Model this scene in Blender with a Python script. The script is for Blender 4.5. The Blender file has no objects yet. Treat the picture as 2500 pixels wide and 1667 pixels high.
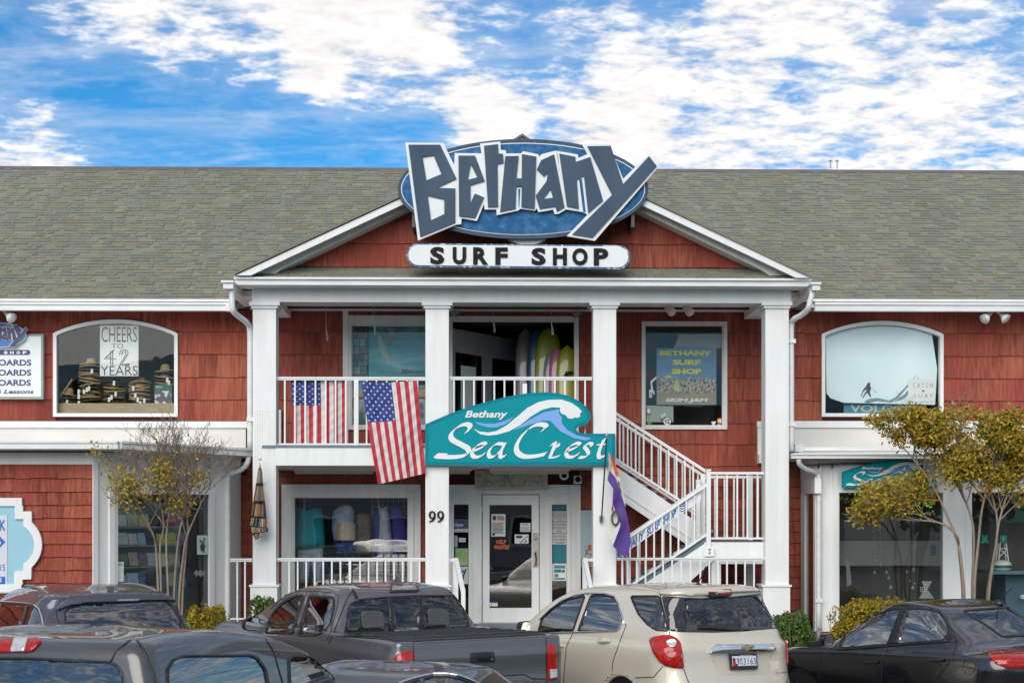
import bpy, bmesh, math, random
from mathutils import Vector, Matrix, geometry
from mathutils.bvhtree import BVHTree
R = math.radians
rnd = random.Random(7)
scene = bpy.context.scene
COL = scene.collection

# ------------------------------------------------------------------ camera
F, YH, CH, TH = 3900.0, 1250.0, 2.48, R(1.15)      # focal length in photo pixels, horizon row, eye height, yaw
cam_d = bpy.data.cameras.new('camera'); cam = bpy.data.objects.new('camera', cam_d); COL.objects.link(cam)
cam.location = (0, 0, CH); cam.rotation_euler = (R(90), 0, -TH)
cam_d.sensor_width = 36.0; cam_d.lens = F / 2500 * 36; cam_d.shift_y = (YH - 833.5) / 2500
cam_d.clip_end = 2000; cam_d.clip_start = 0.1
cam_d.dof.use_dof = True; cam_d.dof.focus_distance = 23.0; cam_d.dof.aperture_fstop = 5.0
scene.camera = cam

# ------------------------------------------------------------------ sky, sun, exposure
SUN_EL, SUN_AZ = 30, 196          # degrees; azimuth clockwise from +Y: the sun stands high behind the camera, a little left
world = bpy.data.worlds.new('World'); scene.world = world; world.use_nodes = True
def make_sky():
    nt = world.node_tree; N = nt.nodes; L = nt.links; N.clear()
    def n(t, **k):
        x = N.new(t)
        for a, b in k.items(): setattr(x, a, b)
        return x
    def math_(op, a, b=None, c=None):
        m = n('ShaderNodeMath', operation=op)
        for i, q in enumerate((a, b, c)):
            if q is None: continue
            if isinstance(q, (int, float)): m.inputs[i].default_value = q
            else: L.new(q, m.inputs[i])
        return m.outputs[0]
    sky = n('ShaderNodeTexSky', sky_type='NISHITA'); sky.sun_disc = False
    sky.sun_elevation = R(SUN_EL); sky.sun_rotation = R(SUN_AZ); sky.air_density = 1.0; sky.dust_density = 0.3; sky.ozone_density = 4.0
    tc = n('ShaderNodeTexCoord'); sep = n('ShaderNodeSeparateXYZ'); L.new(tc.outputs['Generated'], sep.inputs[0])
    zz = math_('ADD', math_('MAXIMUM', sep.outputs['Z'], 0.0), 0.16)
    u = math_('DIVIDE', sep.outputs['X'], zz); v = math_('DIVIDE', sep.outputs['Y'], zz)
    comb = n('ShaderNodeCombineXYZ'); L.new(u, comb.inputs[0]); L.new(v, comb.inputs[1])
    def noise(scale, detail, rough, dist, off):
        mp = n('ShaderNodeMapping'); L.new(comb.outputs[0], mp.inputs[0]); mp.inputs['Location'].default_value = off
        mp.inputs['Rotation'].default_value = (0, 0, R(-24))
        mp.inputs['Scale'].default_value = (1.0, 1.25, 1)
        t = n('ShaderNodeTexNoise'); L.new(mp.outputs[0], t.inputs['Vector'])
        t.inputs['Scale'].default_value = scale; t.inputs['Detail'].default_value = detail
        t.inputs['Roughness'].default_value = rough; t.inputs['Distortion'].default_value = dist
        return t.outputs['Fac']
    big = noise(1.3, 3, .5, .3, (3.1, 1.7, 0)); mid = noise(8.5, 8, .58, .35, (0.4, 5.2, 0)); fine = noise(26, 6, .6, .2, (7.4, 2.2, 0))
    cov = math_('ADD', math_('MULTIPLY', big, .6), math_('MULTIPLY', mid, 1.7))
    cov = math_('ADD', cov, math_('MULTIPLY', fine, 1.25))
    # broad banks and gaps of this cloud deck: (azimuth, elevation, radius, amount) in degrees
    def gap(px, py, rad, amt):
        nonlocal cov
        d = Vector(((px - 1250) / F, 1, (YH - py) / F)); d.rotate(Matrix.Rotation(-TH, 3, 'Z')); d.normalize()
        dp = n('ShaderNodeVectorMath', operation='DOT_PRODUCT'); L.new(tc.outputs['Generated'], dp.inputs[0]); dp.inputs[1].default_value = d
        mr = n('ShaderNodeMapRange', interpolation_type='SMOOTHSTEP'); L.new(dp.outputs['Value'], mr.inputs[0])
        mr.inputs[1].default_value = math.cos(R(rad)); mr.inputs[2].default_value = 1.0; mr.inputs[3].default_value = 0; mr.inputs[4].default_value = amt
        cov = math_('ADD', cov, mr.outputs[0])
    for g in GAPS: gap(*g)
    mask = n('ShaderNodeMapRange', interpolation_type='SMOOTHSTEP'); L.new(cov, mask.inputs[0])
    mask.inputs[1].default_value = 1.46; mask.inputs[2].default_value = 2.2
    thin = n('ShaderNodeMapRange'); L.new(cov, thin.inputs[0]); thin.inputs[1].default_value = 1.0; thin.inputs[2].default_value = 1.9; thin.inputs[4].default_value = .22
    wm = n('ShaderNodeMapping'); L.new(comb.outputs[0], wm.inputs[0]); wm.inputs['Rotation'].default_value = (0, 0, R(14)); wm.inputs['Scale'].default_value = (.8, 3.2, 1)
    wn = n('ShaderNodeTexNoise'); L.new(wm.outputs[0], wn.inputs['Vector']); wn.inputs['Scale'].default_value = 2.6; wn.inputs['Detail'].default_value = 9; wn.inputs['Roughness'].default_value = .62; wn.inputs['Distortion'].default_value = .6
    wr = n('ShaderNodeMapRange', interpolation_type='SMOOTHSTEP'); L.new(wn.outputs['Fac'], wr.inputs[0]); wr.inputs[1].default_value = .40; wr.inputs[2].default_value = .80; wr.inputs[4].default_value = .36
    m = math_('MAXIMUM', mask.outputs[0], math_('ADD', thin.outputs[0], wr.outputs[0]))
    hor = n('ShaderNodeMapRange'); L.new(sep.outputs['Z'], hor.inputs[0]); hor.inputs[1].default_value = -.01; hor.inputs[2].default_value = .01
    m = math_('MULTIPLY', m, hor.outputs[0])
    cr = n('ShaderNodeMapRange'); L.new(math_('ADD', fine, mid), cr.inputs[0]); cr.inputs[1].default_value = .80; cr.inputs[2].default_value = 1.22; cr.inputs[3].default_value = .80; cr.inputs[4].default_value = 1.0
    cloud = n('ShaderNodeMix', data_type='RGBA'); L.new(cr.outputs[0], cloud.inputs['Factor'])
    cloud.inputs['A'].default_value = (CL * .0, 0, 0, 1); cloud.inputs['B'].default_value = (CL, CL * .98, CL * .965, 1)
    tint = n('ShaderNodeMix', data_type='RGBA', blend_type='MULTIPLY'); tint.inputs['Factor'].default_value = 1.0
    L.new(sky.outputs[0], tint.inputs['A']); tint.inputs['B'].default_value = SKYTINT
    mix = n('ShaderNodeMix', data_type='RGBA'); L.new(m, mix.inputs['Factor']); L.new(tint.outputs['Result'], mix.inputs['A']); L.new(cloud.outputs['Result'], mix.inputs['B'])
    bg = n('ShaderNodeBackground'); bg.inputs['Strength'].default_value = SKY_STRENGTH
    L.new(mix.outputs['Result'], bg.inputs[0])
    out = n('ShaderNodeOutputWorld'); L.new(bg.outputs[0], out.inputs[0])
SKY_STRENGTH, CL, SKYTINT = 0.12, 6.4, (.15, .55, .75, 1)
GAPS = [(480, 265, 5.4, -.66), (120, 215, 4.2, -.5), (900, 345, 4.0, -.62), (760, 215, 1.4, .45), (100, 410, 3.0, .60), (1290, 95, 3.2, -.26), (560, 45, 4.2, .55), (900, 130, 3.4, .62), (1180, 290, 2.2, .55), (330, 110, 2.2, .25),
        (1800, 330, 6, .32), (2150, 130, 5, .20), (1450, 240, 3.5, .15), (230, 75, 2.6, .30), (1640, 20, 1.8, -.30), (1500, 330, 2.5, .25), (2350, 330, 4, .25), (2430, 110, 2.2, -.15), (1980, 195, 1.6, -.35)]
make_sky()
sun_d = bpy.data.lights.new('sun', 'SUN'); sun = bpy.data.objects.new('sun', sun_d); COL.objects.link(sun)
sun_d.energy = 2.0; sun_d.angle = R(50); sun_d.color = (1, .93, .83)
_a, _e = R(SUN_AZ), R(SUN_EL)
_to = Vector((math.sin(_a) * math.cos(_e), math.cos(_a) * math.cos(_e), math.sin(_e)))
sun.rotation_euler = _to.to_track_quat('Z', 'Y').to_euler(); sun.location = _to * 60
vs = scene.view_settings
vs.view_transform = 'Standard'; vs.look = 'None'; vs.exposure = 0.53; vs.gamma = 1.0; vs.use_curve_mapping = False
scene.cycles.max_bounces = 10; scene.cycles.transparent_max_bounces = 16

# ------------------------------------------------------------------ helpers
def ray(px, py):
    u, v = (px - 1250) / F, (YH - py) / F
    return Vector((math.sin(TH) + u * math.cos(TH), math.cos(TH) - u * math.sin(TH), v))
def at(px, py, Y):
    d = ray(px, py); return Vector((0, 0, CH)) + d * (Y / d.y)
def PX(px, Y): return at(px, YH, Y).x
def PZ(py, Y, px=1250): return at(px, py, Y).z
class Plane:
    """vertical plane through two ground points; normal n faces the camera"""
    def __init__(s, a, b):
        s.o = Vector((a[0], a[1], 0)); s.e = (Vector((b[0], b[1], 0)) - s.o).normalized(); s.n = Vector((s.e.y, -s.e.x, 0))
    def pt(s, px, py, out=0):
        d = ray(px, py); o = s.o + s.n * out; c = Vector((0, 0, CH))
        return c + d * ((o - c).dot(s.n) / d.dot(s.n))
class MB:
    def __init__(s): s.v = []; s.f = []; s.m = []; s.uv = None; s.cm = 0
    def add(s, pts, faces):
        b = len(s.v); s.v += [tuple(p) for p in pts]
        for f in faces: s.f.append(tuple(i + b for i in f)); s.m.append(s.cm)
        return s
    def hexa(s, p):   # 0-3 front ring, 4-7 back ring
        return s.add(p, [(0, 1, 2, 3), (7, 6, 5, 4), (0, 4, 5, 1), (1, 5, 6, 2), (2, 6, 7, 3), (3, 7, 4, 0)])
    def box(s, x0, x1, y0, y1, z0, z1):
        return s.hexa([(x0, y0, z0), (x1, y0, z0), (x1, y0, z1), (x0, y0, z1), (x0, y1, z0), (x1, y1, z0), (x1, y1, z1), (x0, y1, z1)])
    def pbox(s, px0, py0, px1, py1, Y0, Y1):
        pm = (px0 + px1) / 2
        return s.box(PX(px0, Y0), PX(px1, Y0), Y0, Y1, at(pm, py1, Y0).z, at(pm, py0, Y0).z)
    def qbox(s, pl, px0, py0, px1, py1, out, depth):
        pm = (px0 + px1) / 2
        a, b = pl.pt(px0, YH, out), pl.pt(px1, YH, out); z0, z1 = pl.pt(pm, py1, out).z, pl.pt(pm, py0, out).z
        q = [(a.x, a.y, z0), (b.x, b.y, z0), (b.x, b.y, z1), (a.x, a.y, z1)]
        k = pl.n * -depth
        return s.hexa(q + [(x + k.x, y + k.y, z) for x, y, z in q])
    def prism(s, pts, vec):
        n = len(pts); vec = Vector(vec); P = [Vector(p) for p in pts]
        return s.add(P + [p + vec for p in P], [tuple(range(n)), tuple(range(2 * n - 1, n - 1, -1))] + [(i, i + n, (i + 1) % n + n, (i + 1) % n) for i in range(n)])
    def tess(s, loops, vec):
        """front face with holes, walls along vec"""
        loops = [[Vector(p) for p in l] for l in loops]; tri = geometry.tessellate_polygon(loops); flat = [p for l in loops for p in l]
        vec = Vector(vec); n = len(flat); faces = []
        for t in tri:
            a, b, c = (flat[i] for i in t)
            nn = (b - a).cross(c - a)
            faces.append(tuple(t) if nn.dot(vec) < 0 else tuple(reversed(t)))
        b = 0
        if vec.length > 1e-6:
            for l in loops:
                k = len(l)
                for i in range(k): faces.append((b + i, b + (i + 1) % k, b + (i + 1) % k + n, b + i + n))
                b += k
            return s.add(flat + [p + vec for p in flat], faces)
        return s.add(flat, faces)
    def tube(s, pts, r, n=6, cap=True):
        P = [Vector(p) for p in pts]; k = len(P)
        if isinstance(r, (int, float)): r = [r] * k
        ref = Vector((0, 0, 1)); vs_ = []; fs = []
        up = None
        for i, p in enumerate(P):
            t = (P[min(i + 1, k - 1)] - P[max(i - 1, 0)]).normalized()
            if up is None:
                up = ref if abs(t.dot(ref)) < .95 else Vector((1, 0, 0))
            a = up - t * up.dot(t)
            if a.length < 1e-6: a = t.orthogonal()
            a.normalize(); up = a; b = t.cross(a)
            for j in range(n):
                q = 2 * math.pi * j / n; vs_.append(p + (a * math.cos(q) + b * math.sin(q)) * r[i])
        for i in range(k - 1):
            for j in range(n): fs.append((i * n + j, i * n + (j + 1) % n, (i + 1) * n + (j + 1) % n, (i + 1) * n + j))
        if cap: fs += [tuple(range(n - 1, -1, -1)), tuple(range((k - 1) * n, k * n))]
        return s.add(vs_, fs)
    def bar(s, a, b, w, h):
        """rectangular bar from a to b; w across horizontally, h in the vertical plane"""
        a, b = Vector(a), Vector(b); t = (b - a).normalized(); side = t.cross(Vector((0, 0, 1)))
        side = Vector((1, 0, 0)) if side.length < 1e-4 else side.normalized()
        up = side.cross(t).normalized(); A = side * w / 2; B = up * h / 2
        return s.hexa([a - A - B, a + A - B, a + A + B, a - A + B, b - A - B, b + A - B, b + A + B, b - A + B])
    def lathe(s, prof, c, n=16, axis='z'):
        vs_ = []; fs = []; k = len(prof); c = Vector(c)
        for r_, h in prof:
            for j in range(n):
                q = 2 * math.pi * j / n; a, b = r_ * math.cos(q), r_ * math.sin(q)
                vs_.append(c + Vector({'z': (a, b, h), 'y': (a, h, b), 'x': (h, a, b)}[axis]))
        for i in range(k - 1):
            for j in range(n): fs.append((i * n + j, i * n + (j + 1) % n, (i + 1) * n + (j + 1) % n, (i + 1) * n + j))
        fs += [tuple(range(n - 1, -1, -1)), tuple(range((k - 1) * n, k * n))]
        return s.add(vs_, fs)
    def mesh(s, name, mats, shift=(0, 0, 0), smooth=False):
        me = bpy.data.meshes.new(name); sx, sy, sz = shift
        me.from_pydata([(x - sx, y - sy, z - sz) for x, y, z in s.v], [], s.f)
        for m_ in (mats if isinstance(mats, (list, tuple)) else [mats]): me.materials.append(m_)
        me.polygons.foreach_set('material_index', s.m)
        if s.uv:
            ul = me.uv_layers.new(name='UVMap')
            for li, l in enumerate(me.loops): ul.data[li].uv = s.uv[l.vertex_index]
        if smooth: me.polygons.foreach_set('use_smooth', [True] * len(me.polygons))
        me.update(); return me
def wloc(o):
    p = Vector((0, 0, 0))
    while o: p = p + o.location; o = o.parent
    return p
def props(o, label=None, cat=None, group=None, kind=None):
    for k, v in (('label', label), ('category', cat), ('group', group), ('kind', kind)):
        if v: o[k] = v
    return o
def obj(name, mb, mats, parent=None, label=None, cat=None, group=None, kind=None, smooth=False, local=False):
    if local: sh = Vector((0, 0, 0))
    elif parent: sh = wloc(parent)
    else:
        xs, ys, zs = zip(*mb.v); sh = Vector(((min(xs) + max(xs)) / 2, (min(ys) + max(ys)) / 2, min(zs)))
    o = bpy.data.objects.new(name, mb.mesh(name, mats, sh, smooth)); COL.objects.link(o)
    if parent: o.parent = parent
    elif not local: o.location = sh
    return props(o, label, cat, group, kind)
def thing(name, label, cat, loc, group=None, rotz=0):
    o = bpy.data.objects.new(name, None); COL.objects.link(o); o.location = loc; o.rotation_euler = (0, 0, rotz); o.empty_display_size = .2
    return props(o, label, cat, group)
def copy_tree(o, parent=None):
    c = o.copy(); COL.objects.link(c)
    if parent: c.parent = parent
    for ch in list(o.children): copy_tree(ch, c)
    return c
def catmull(pts, k=6, closed=False):
    P = [Vector(p) for p in pts]; n = len(P); out = []
    rng = range(n) if closed else range(n - 1)
    for i in rng:
        p1, p2 = P[i], P[(i + 1) % n]
        p0 = P[i - 1] if (closed or i > 0) else p1 * 2 - p2
        p3 = P[(i + 2) % n] if (closed or i < n - 2) else p2 * 2 - p1
        for j in range(k):
            t = j / k
            out.append(.5 * ((2 * p1) + (p2 - p0) * t + (2 * p0 - 5 * p1 + 4 * p2 - p3) * t * t + (3 * p1 - p0 - 3 * p2 + p3) * t ** 3))
    if not closed: out.append(P[-1])
    return out
# ---- text
def text_mesh(s, offset=0.0, shear=0.0, spacing=1.0):
    cu = bpy.data.curves.new('t', 'FONT'); cu.body = s; cu.size = 1; cu.offset = offset; cu.shear = shear; cu.space_character = spacing
    cu.resolution_u = 3; cu.fill_mode = 'FRONT'
    o = bpy.data.objects.new('t', cu); COL.objects.link(o)
    me = bpy.data.meshes.new_from_object(o)
    V = [tuple(v.co) for v in me.vertices]; Fs = [tuple(p.vertices) for p in me.polygons]
    bpy.data.objects.remove(o); bpy.data.curves.remove(cu); bpy.data.meshes.remove(me)
    return V, Fs
_tc = {}
def text_into(mb, s, fn, offset=0.0, shear=0.0, spacing=1.0, box=None):
    """lettering fitted to the unit square and mapped by fn(u, v) -> point; v runs up"""
    key = (s, offset, shear, spacing)
    if key not in _tc: _tc[key] = text_mesh(*key)
    V, Fs = _tc[key]
    xs = [v[0] for v in V]; ys = [v[1] for v in V]
    x0, x1, y0, y1 = min(xs), max(xs), min(ys), max(ys)
    mb.add([fn((x - x0) / (x1 - x0), (y - y0) / (y1 - y0)) for x, y, _ in V], Fs)
    return mb
def ptext(mb, s, px0, py0, px1, py1, Y, offset=0.0, shear=0.0, spacing=1.0, rot=0.0):
    """text in the photo rectangle on the frontal plane Y"""
    a, b = at(px0, py1, Y), at(px1, py0, Y); c = (a + b) / 2
    def fn(u, v):
        x, z = a.x + (b.x - a.x) * u, a.z + (b.z - a.z) * v
        if rot:
            dx, dz = x - c.x, z - c.z; x, z = c.x + dx * math.cos(rot) - dz * math.sin(rot), c.z + dx * math.sin(rot) + dz * math.cos(rot)
        return (x, Y, z)
    return text_into(mb, s, fn, offset, shear, spacing)
def qtext(mb, pl, s, px0, py0, px1, py1, out, **k):
    a, b = pl.pt(px0, py1, out), pl.pt(px1, py0, out)
    return text_into(mb, s, lambda u, v: (a.x + (b.x - a.x) * u, a.y + (b.y - a.y) * u, a.z + (b.z - a.z) * v), **k)

# ------------------------------------------------------------------ materials
def mat(name, col, rough=.6, metal=0.0, coat=0.0, var=0.0, vscale=3.0, bump=0.0, bscale=40.0, col2=None, stretch=(1, 1, 1), spec=.5, emit=None, detail=5, objrand=0.0, thr=None, coords='pos'):
    m = bpy.data.materials.new(name); m.use_nodes = True; nt = m.node_tree; N, L = nt.nodes, nt.links
    b = N['Principled BSDF']; b.inputs['Base Color'].default_value = (*col, 1); b.inputs['Roughness'].default_value = rough
    b.inputs['Metallic'].default_value = metal; b.inputs['Specular IOR Level'].default_value = spec
    b.inputs['Coat Weight'].default_value = coat; b.inputs['Coat Roughness'].default_value = .03
    if emit: b.inputs['Emission Color'].default_value = (*col, 1); b.inputs['Emission Strength'].default_value = emit
    m.diffuse_color = (*col, 1)
    g = N.new('ShaderNodeNewGeometry') if coords == 'pos' else N.new('ShaderNodeTexCoord')
    vec = g.outputs['Position'] if coords == 'pos' else g.outputs['Object']
    mp = N.new('ShaderNodeMapping'); L.new(vec, mp.inputs[0]); mp.inputs['Scale'].default_value = stretch
    color = None
    if var or col2:
        t = N.new('ShaderNodeTexNoise'); L.new(mp.outputs[0], t.inputs['Vector']); t.inputs['Scale'].default_value = vscale; t.inputs['Detail'].default_value = detail; t.inputs['Roughness'].default_value = .6
        r = N.new('ShaderNodeMapRange'); L.new(t.outputs['Fac'], r.inputs[0])
        lo, hi = thr or (.32, .68)
        r.inputs[1].default_value = lo; r.inputs[2].default_value = hi
        mx = N.new('ShaderNodeMix'); mx.data_type = 'RGBA'; L.new(r.outputs[0], mx.inputs['Factor'])
        c2 = col2 or tuple(c * (1 - var) for c in col)
        mx.inputs['A'].default_value = (*col, 1); mx.inputs['B'].default_value = (*c2, 1); color = mx.outputs['Result']
    if objrand:
        oi = N.new('ShaderNodeObjectInfo'); g2 = N.new('ShaderNodeNewGeometry')
        ad = N.new('ShaderNodeMath'); ad.operation = 'ADD'; L.new(oi.outputs['Random'], ad.inputs[0]); L.new(g2.outputs['Random Per Island'], ad.inputs[1])
        fr = N.new('ShaderNodeMath'); fr.operation = 'FRACT'; L.new(ad.outputs[0], fr.inputs[0])
        mr = N.new('ShaderNodeMapRange'); L.new(fr.outputs[0], mr.inputs[0]); mr.inputs[3].default_value = 1 - objrand; mr.inputs[4].default_value = 1 + objrand
        ml = N.new('ShaderNodeMix'); ml.data_type = 'RGBA'; ml.blend_type = 'MULTIPLY'; ml.inputs['Factor'].default_value = 1
        if color: L.new(color, ml.inputs['A'])
        else: ml.inputs['A'].default_value = (*col, 1)
        L.new(mr.outputs[0], ml.inputs['B']); color = ml.outputs['Result']
    if color: L.new(color, b.inputs['Base Color'])
    if bump:
        t2 = N.new('ShaderNodeTexNoise'); L.new(mp.outputs[0], t2.inputs['Vector']); t2.inputs['Scale'].default_value = bscale; t2.inputs['Detail'].default_value = 4
        bp = N.new('ShaderNodeBump'); bp.inputs['Strength'].default_value = bump; bp.inputs['Distance'].default_value = .01; L.new(t2.outputs['Fac'], bp.inputs['Height']); L.new(bp.outputs[0], b.inputs['Normal'])
    return m
def ramp_mat(name, stops, rough=.7, coord='island', scale=(1, 1, 1), var=.15, vscale=20, brick=None, spec=.4, bump=0):
    """colour picked from a ramp by island / object random, or per brick of a printed UV pattern"""
    m = bpy.data.materials.new(name); m.use_nodes = True; N, L = m.node_tree.nodes, m.node_tree.links
    b = N['Principled BSDF']; b.inputs['Roughness'].default_value = rough; b.inputs['Specular IOR Level'].default_value = spec
    cr = N.new('ShaderNodeValToRGB'); cr.color_ramp.interpolation = 'CONSTANT' if brick else 'LINEAR'
    e = cr.color_ramp.elements
    while len(e) < len(stops): e.new(.5)
    for i, (p, c) in enumerate(stops): e[i].position = p; e[i].color = (*c, 1)
    if brick:
        uv = N.new('ShaderNodeTexCoord'); mp = N.new('ShaderNodeMapping'); L.new(uv.outputs['UV'], mp.inputs[0]); mp.inputs['Scale'].default_value = scale
        bt = N.new('ShaderNodeTexBrick'); L.new(mp.outputs[0], bt.inputs['Vector']); bt.offset = .37
        bt.inputs['Color1'].default_value = (0, 0, 0, 1); bt.inputs['Color2'].default_value = (1, 1, 1, 1); bt.inputs['Mortar'].default_value = (.02, .02, .02, 1)
        for k, v in brick.items(): bt.inputs[k].default_value = v
        L.new(bt.outputs['Color'], cr.inputs[0])
    else:
        oi = N.new('ShaderNodeObjectInfo'); g = N.new('ShaderNodeNewGeometry'); ad = N.new('ShaderNodeMath'); ad.operation = 'ADD'
        L.new(oi.outputs['Random'], ad.inputs[0]); L.new(g.outputs['Random Per Island'], ad.inputs[1])
        fr = N.new('ShaderNodeMath'); fr.operation = 'FRACT'; L.new(ad.outputs[0], fr.inputs[0]); L.new(fr.outputs[0], cr.inputs[0])
    g3 = N.new('ShaderNodeNewGeometry'); t = N.new('ShaderNodeTexNoise'); L.new(g3.outputs['Position'], t.inputs['Vector']); t.inputs['Scale'].default_value = vscale; t.inputs['Detail'].default_value = 5
    mr = N.new('ShaderNodeMapRange'); L.new(t.outputs['Fac'], mr.inputs[0]); mr.inputs[1].default_value = .3; mr.inputs[2].default_value = .7; mr.inputs[3].default_value = 1 - var; mr.inputs[4].default_value = 1 + var
    ml = N.new('ShaderNodeMix'); ml.data_type = 'RGBA'; ml.blend_type = 'MULTIPLY'; ml.inputs['Factor'].default_value = 1; L.new(cr.outputs[0], ml.inputs['A']); L.new(mr.outputs[0], ml.inputs['B'])
    L.new(ml.outputs['Result'], b.inputs['Base Color'])
    if bump:
        bp = N.new('ShaderNodeBump'); bp.inputs['Strength'].default_value = bump; bp.inputs['Distance'].default_value = .004; L.new(t.outputs['Fac'], bp.inputs['Height']); L.new(bp.outputs[0], b.inputs['Normal'])
    return m
def glass(name, tint, ior=1.5, gloss=1.0, rough=.0, wave=0.0, wscale=1.2, haze=None):
    m = bpy.data.materials.new(name); m.use_nodes = True; N, L = m.node_tree.nodes, m.node_tree.links; N.clear()
    tr = N.new('ShaderNodeBsdfTransparent'); tr.inputs[0].default_value = (*tint, 1)
    gl = N.new('ShaderNodeBsdfGlossy'); gl.inputs['Roughness'].default_value = rough; gl.inputs[0].default_value = (gloss, gloss, gloss, 1)
    fr = N.new('ShaderNodeFresnel'); fr.inputs[0].default_value = ior
    if wave:
        g = N.new('ShaderNodeNewGeometry'); t = N.new('ShaderNodeTexNoise'); L.new(g.outputs['Position'], t.inputs['Vector']); t.inputs['Scale'].default_value = wscale; t.inputs['Detail'].default_value = 2
        bp = N.new('ShaderNodeBump'); bp.inputs['Strength'].default_value = wave; bp.inputs['Distance'].default_value = .05; L.new(t.outputs['Fac'], bp.inputs['Height']); L.new(bp.outputs[0], gl.inputs['Normal'])
    mx = N.new('ShaderNodeMixShader'); L.new(fr.outputs[0], mx.inputs[0]); L.new(tr.outputs[0], mx.inputs[1]); L.new(gl.outputs[0], mx.inputs[2])
    o = N.new('ShaderNodeOutputMaterial'); L.new(mx.outputs[0], o.inputs[0]); m.diffuse_color = (*tint, .4)
    return m
def shingle_red(name):
    m = mat(name, (.275, .062, .041), .8, var=.3, vscale=1.0, stretch=(55, 55, 2.2), bump=.4, bscale=1.0, col2=(.215, .042, .028), objrand=.24, spec=.25)
    N, L = m.node_tree.nodes, m.node_tree.links; b = N['Principled BSDF']
    src = b.inputs['Base Color'].links[0].from_socket
    g = N.new('ShaderNodeNewGeometry'); mp = N.new('ShaderNodeMapping'); L.new(g.outputs['Position'], mp.inputs[0]); mp.inputs['Scale'].default_value = (1, 1, .35)
    t = N.new('ShaderNodeTexNoise'); L.new(mp.outputs[0], t.inputs['Vector']); t.inputs['Scale'].default_value = 1.1; t.inputs['Detail'].default_value = 3
    mp2 = N.new('ShaderNodeMapping'); L.new(g.outputs['Position'], mp2.inputs[0]); mp2.inputs['Scale'].default_value = (30, 30, 2.2)
    t2 = N.new('ShaderNodeTexNoise'); L.new(mp2.outputs[0], t2.inputs['Vector']); t2.inputs['Scale'].default_value = 1; t2.inputs['Detail'].default_value = 4
    ad = N.new('ShaderNodeMath'); ad.operation = 'ADD'; L.new(t.outputs['Fac'], ad.inputs[0]); L.new(t2.outputs['Fac'], ad.inputs[1])
    oi = N.new('ShaderNodeObjectInfo'); ma = N.new('ShaderNodeMath'); ma.operation = 'MULTIPLY_ADD'; L.new(oi.outputs['Random'], ma.inputs[0]); ma.inputs[1].default_value = .16; L.new(ad.outputs[0], ma.inputs[2])
    r = N.new('ShaderNodeMapRange'); L.new(ma.outputs[0], r.inputs[0]); r.inputs[1].default_value = 1.02; r.inputs[2].default_value = 1.40; r.inputs[4].default_value = .75
    mx = N.new('ShaderNodeMix'); mx.data_type = 'RGBA'; L.new(r.outputs[0], mx.inputs['Factor']); L.new(src, mx.inputs['A']); mx.inputs['B'].default_value = (.42, .135, .078, 1)
    L.new(mx.outputs['Result'], b.inputs['Base Color'])
    return m
M = {}
M['white'] = mat('white_paint', (.79, .795, .78), .55, bump=.08, bscale=25, stretch=(6, 6, .8), col2=(.69, .69, .665), vscale=1.3, thr=(.42, .85), detail=9)
M['white2'] = mat('white_trim_weathered', (.75, .75, .72), .6, stretch=(5, 5, .8), col2=(.60, .59, .55), vscale=1.6, thr=(.42, .82), detail=9)
M['cream'] = mat('cream_panel', (.72, .70, .65), .6, var=.12, vscale=1.8, stretch=(.6, 1, 1.5))
M['gutter'] = mat('gutter_white', (.77, .78, .77), .4, var=.14, vscale=2, stretch=(1.5, 1.5, 6))
M['red'] = shingle_red('red_stained_shingle')
M['redback'] = mat('red_wall_backing', (.07, .014, .011), .9)
M['roof'] = ramp_mat('asphalt_shingle', [(0, (.185, .190, .140)), (.2, (.215, .220, .155)), (.4, (.172, .185, .165)), (.6, (.208, .206, .150)), (.8, (.195, .182, .145)), (1, (.236, .240, .168))], .95, var=.18, vscale=60, bump=.4)
def streaks(m, amt):
    N, L = m.node_tree.nodes, m.node_tree.links; b = N['Principled BSDF']; src = b.inputs['Base Color'].links[0].from_socket
    g = N.new('ShaderNodeNewGeometry'); mp = N.new('ShaderNodeMapping'); L.new(g.outputs['Position'], mp.inputs[0]); mp.inputs['Scale'].default_value = (.9, .16, .16)
    t = N.new('ShaderNodeTexNoise'); L.new(mp.outputs[0], t.inputs['Vector']); t.inputs['Scale'].default_value = 1.4; t.inputs['Detail'].default_value = 6
    r = N.new('ShaderNodeMapRange'); L.new(t.outputs['Fac'], r.inputs[0]); r.inputs[1].default_value = .3; r.inputs[2].default_value = .7; r.inputs[3].default_value = 1 - amt; r.inputs[4].default_value = 1 + amt
    x = N.new('ShaderNodeMix'); x.data_type = 'RGBA'; x.blend_type = 'MULTIPLY'; x.inputs['Factor'].default_value = 1; L.new(src, x.inputs['A']); L.new(r.outputs[0], x.inputs['B']); L.new(x.outputs['Result'], b.inputs['Base Color'])
streaks(M['roof'], .07)
M['rooftrim'] = mat('roof_ridge_metal', (.16, .13, .13), .6, var=.3)
M['pane'] = glass('shop_glass', (.975, .985, .98), 1.36, .95, wave=.012, wscale=1.5)
M['pane_d'] = glass('shop_glass_wavy', (.96, .975, .97), 1.8, .95, wave=.022, wscale=1.3)
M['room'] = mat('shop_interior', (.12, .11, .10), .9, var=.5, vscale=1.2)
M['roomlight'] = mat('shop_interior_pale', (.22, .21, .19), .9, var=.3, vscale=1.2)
M['deck'] = mat('deck_blue_grey_paint', (.17, .22, .26), .6, var=.25)
M['slate'] = mat('sign_slate_paint', (.050, .080, .125), .7, var=.25, vscale=3, col2=(.070, .105, .150), stretch=(1, 1, .4), spec=.2)
M['signwhite'] = mat('sign_white', (.76, .78, .78), .5, var=.06)
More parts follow.
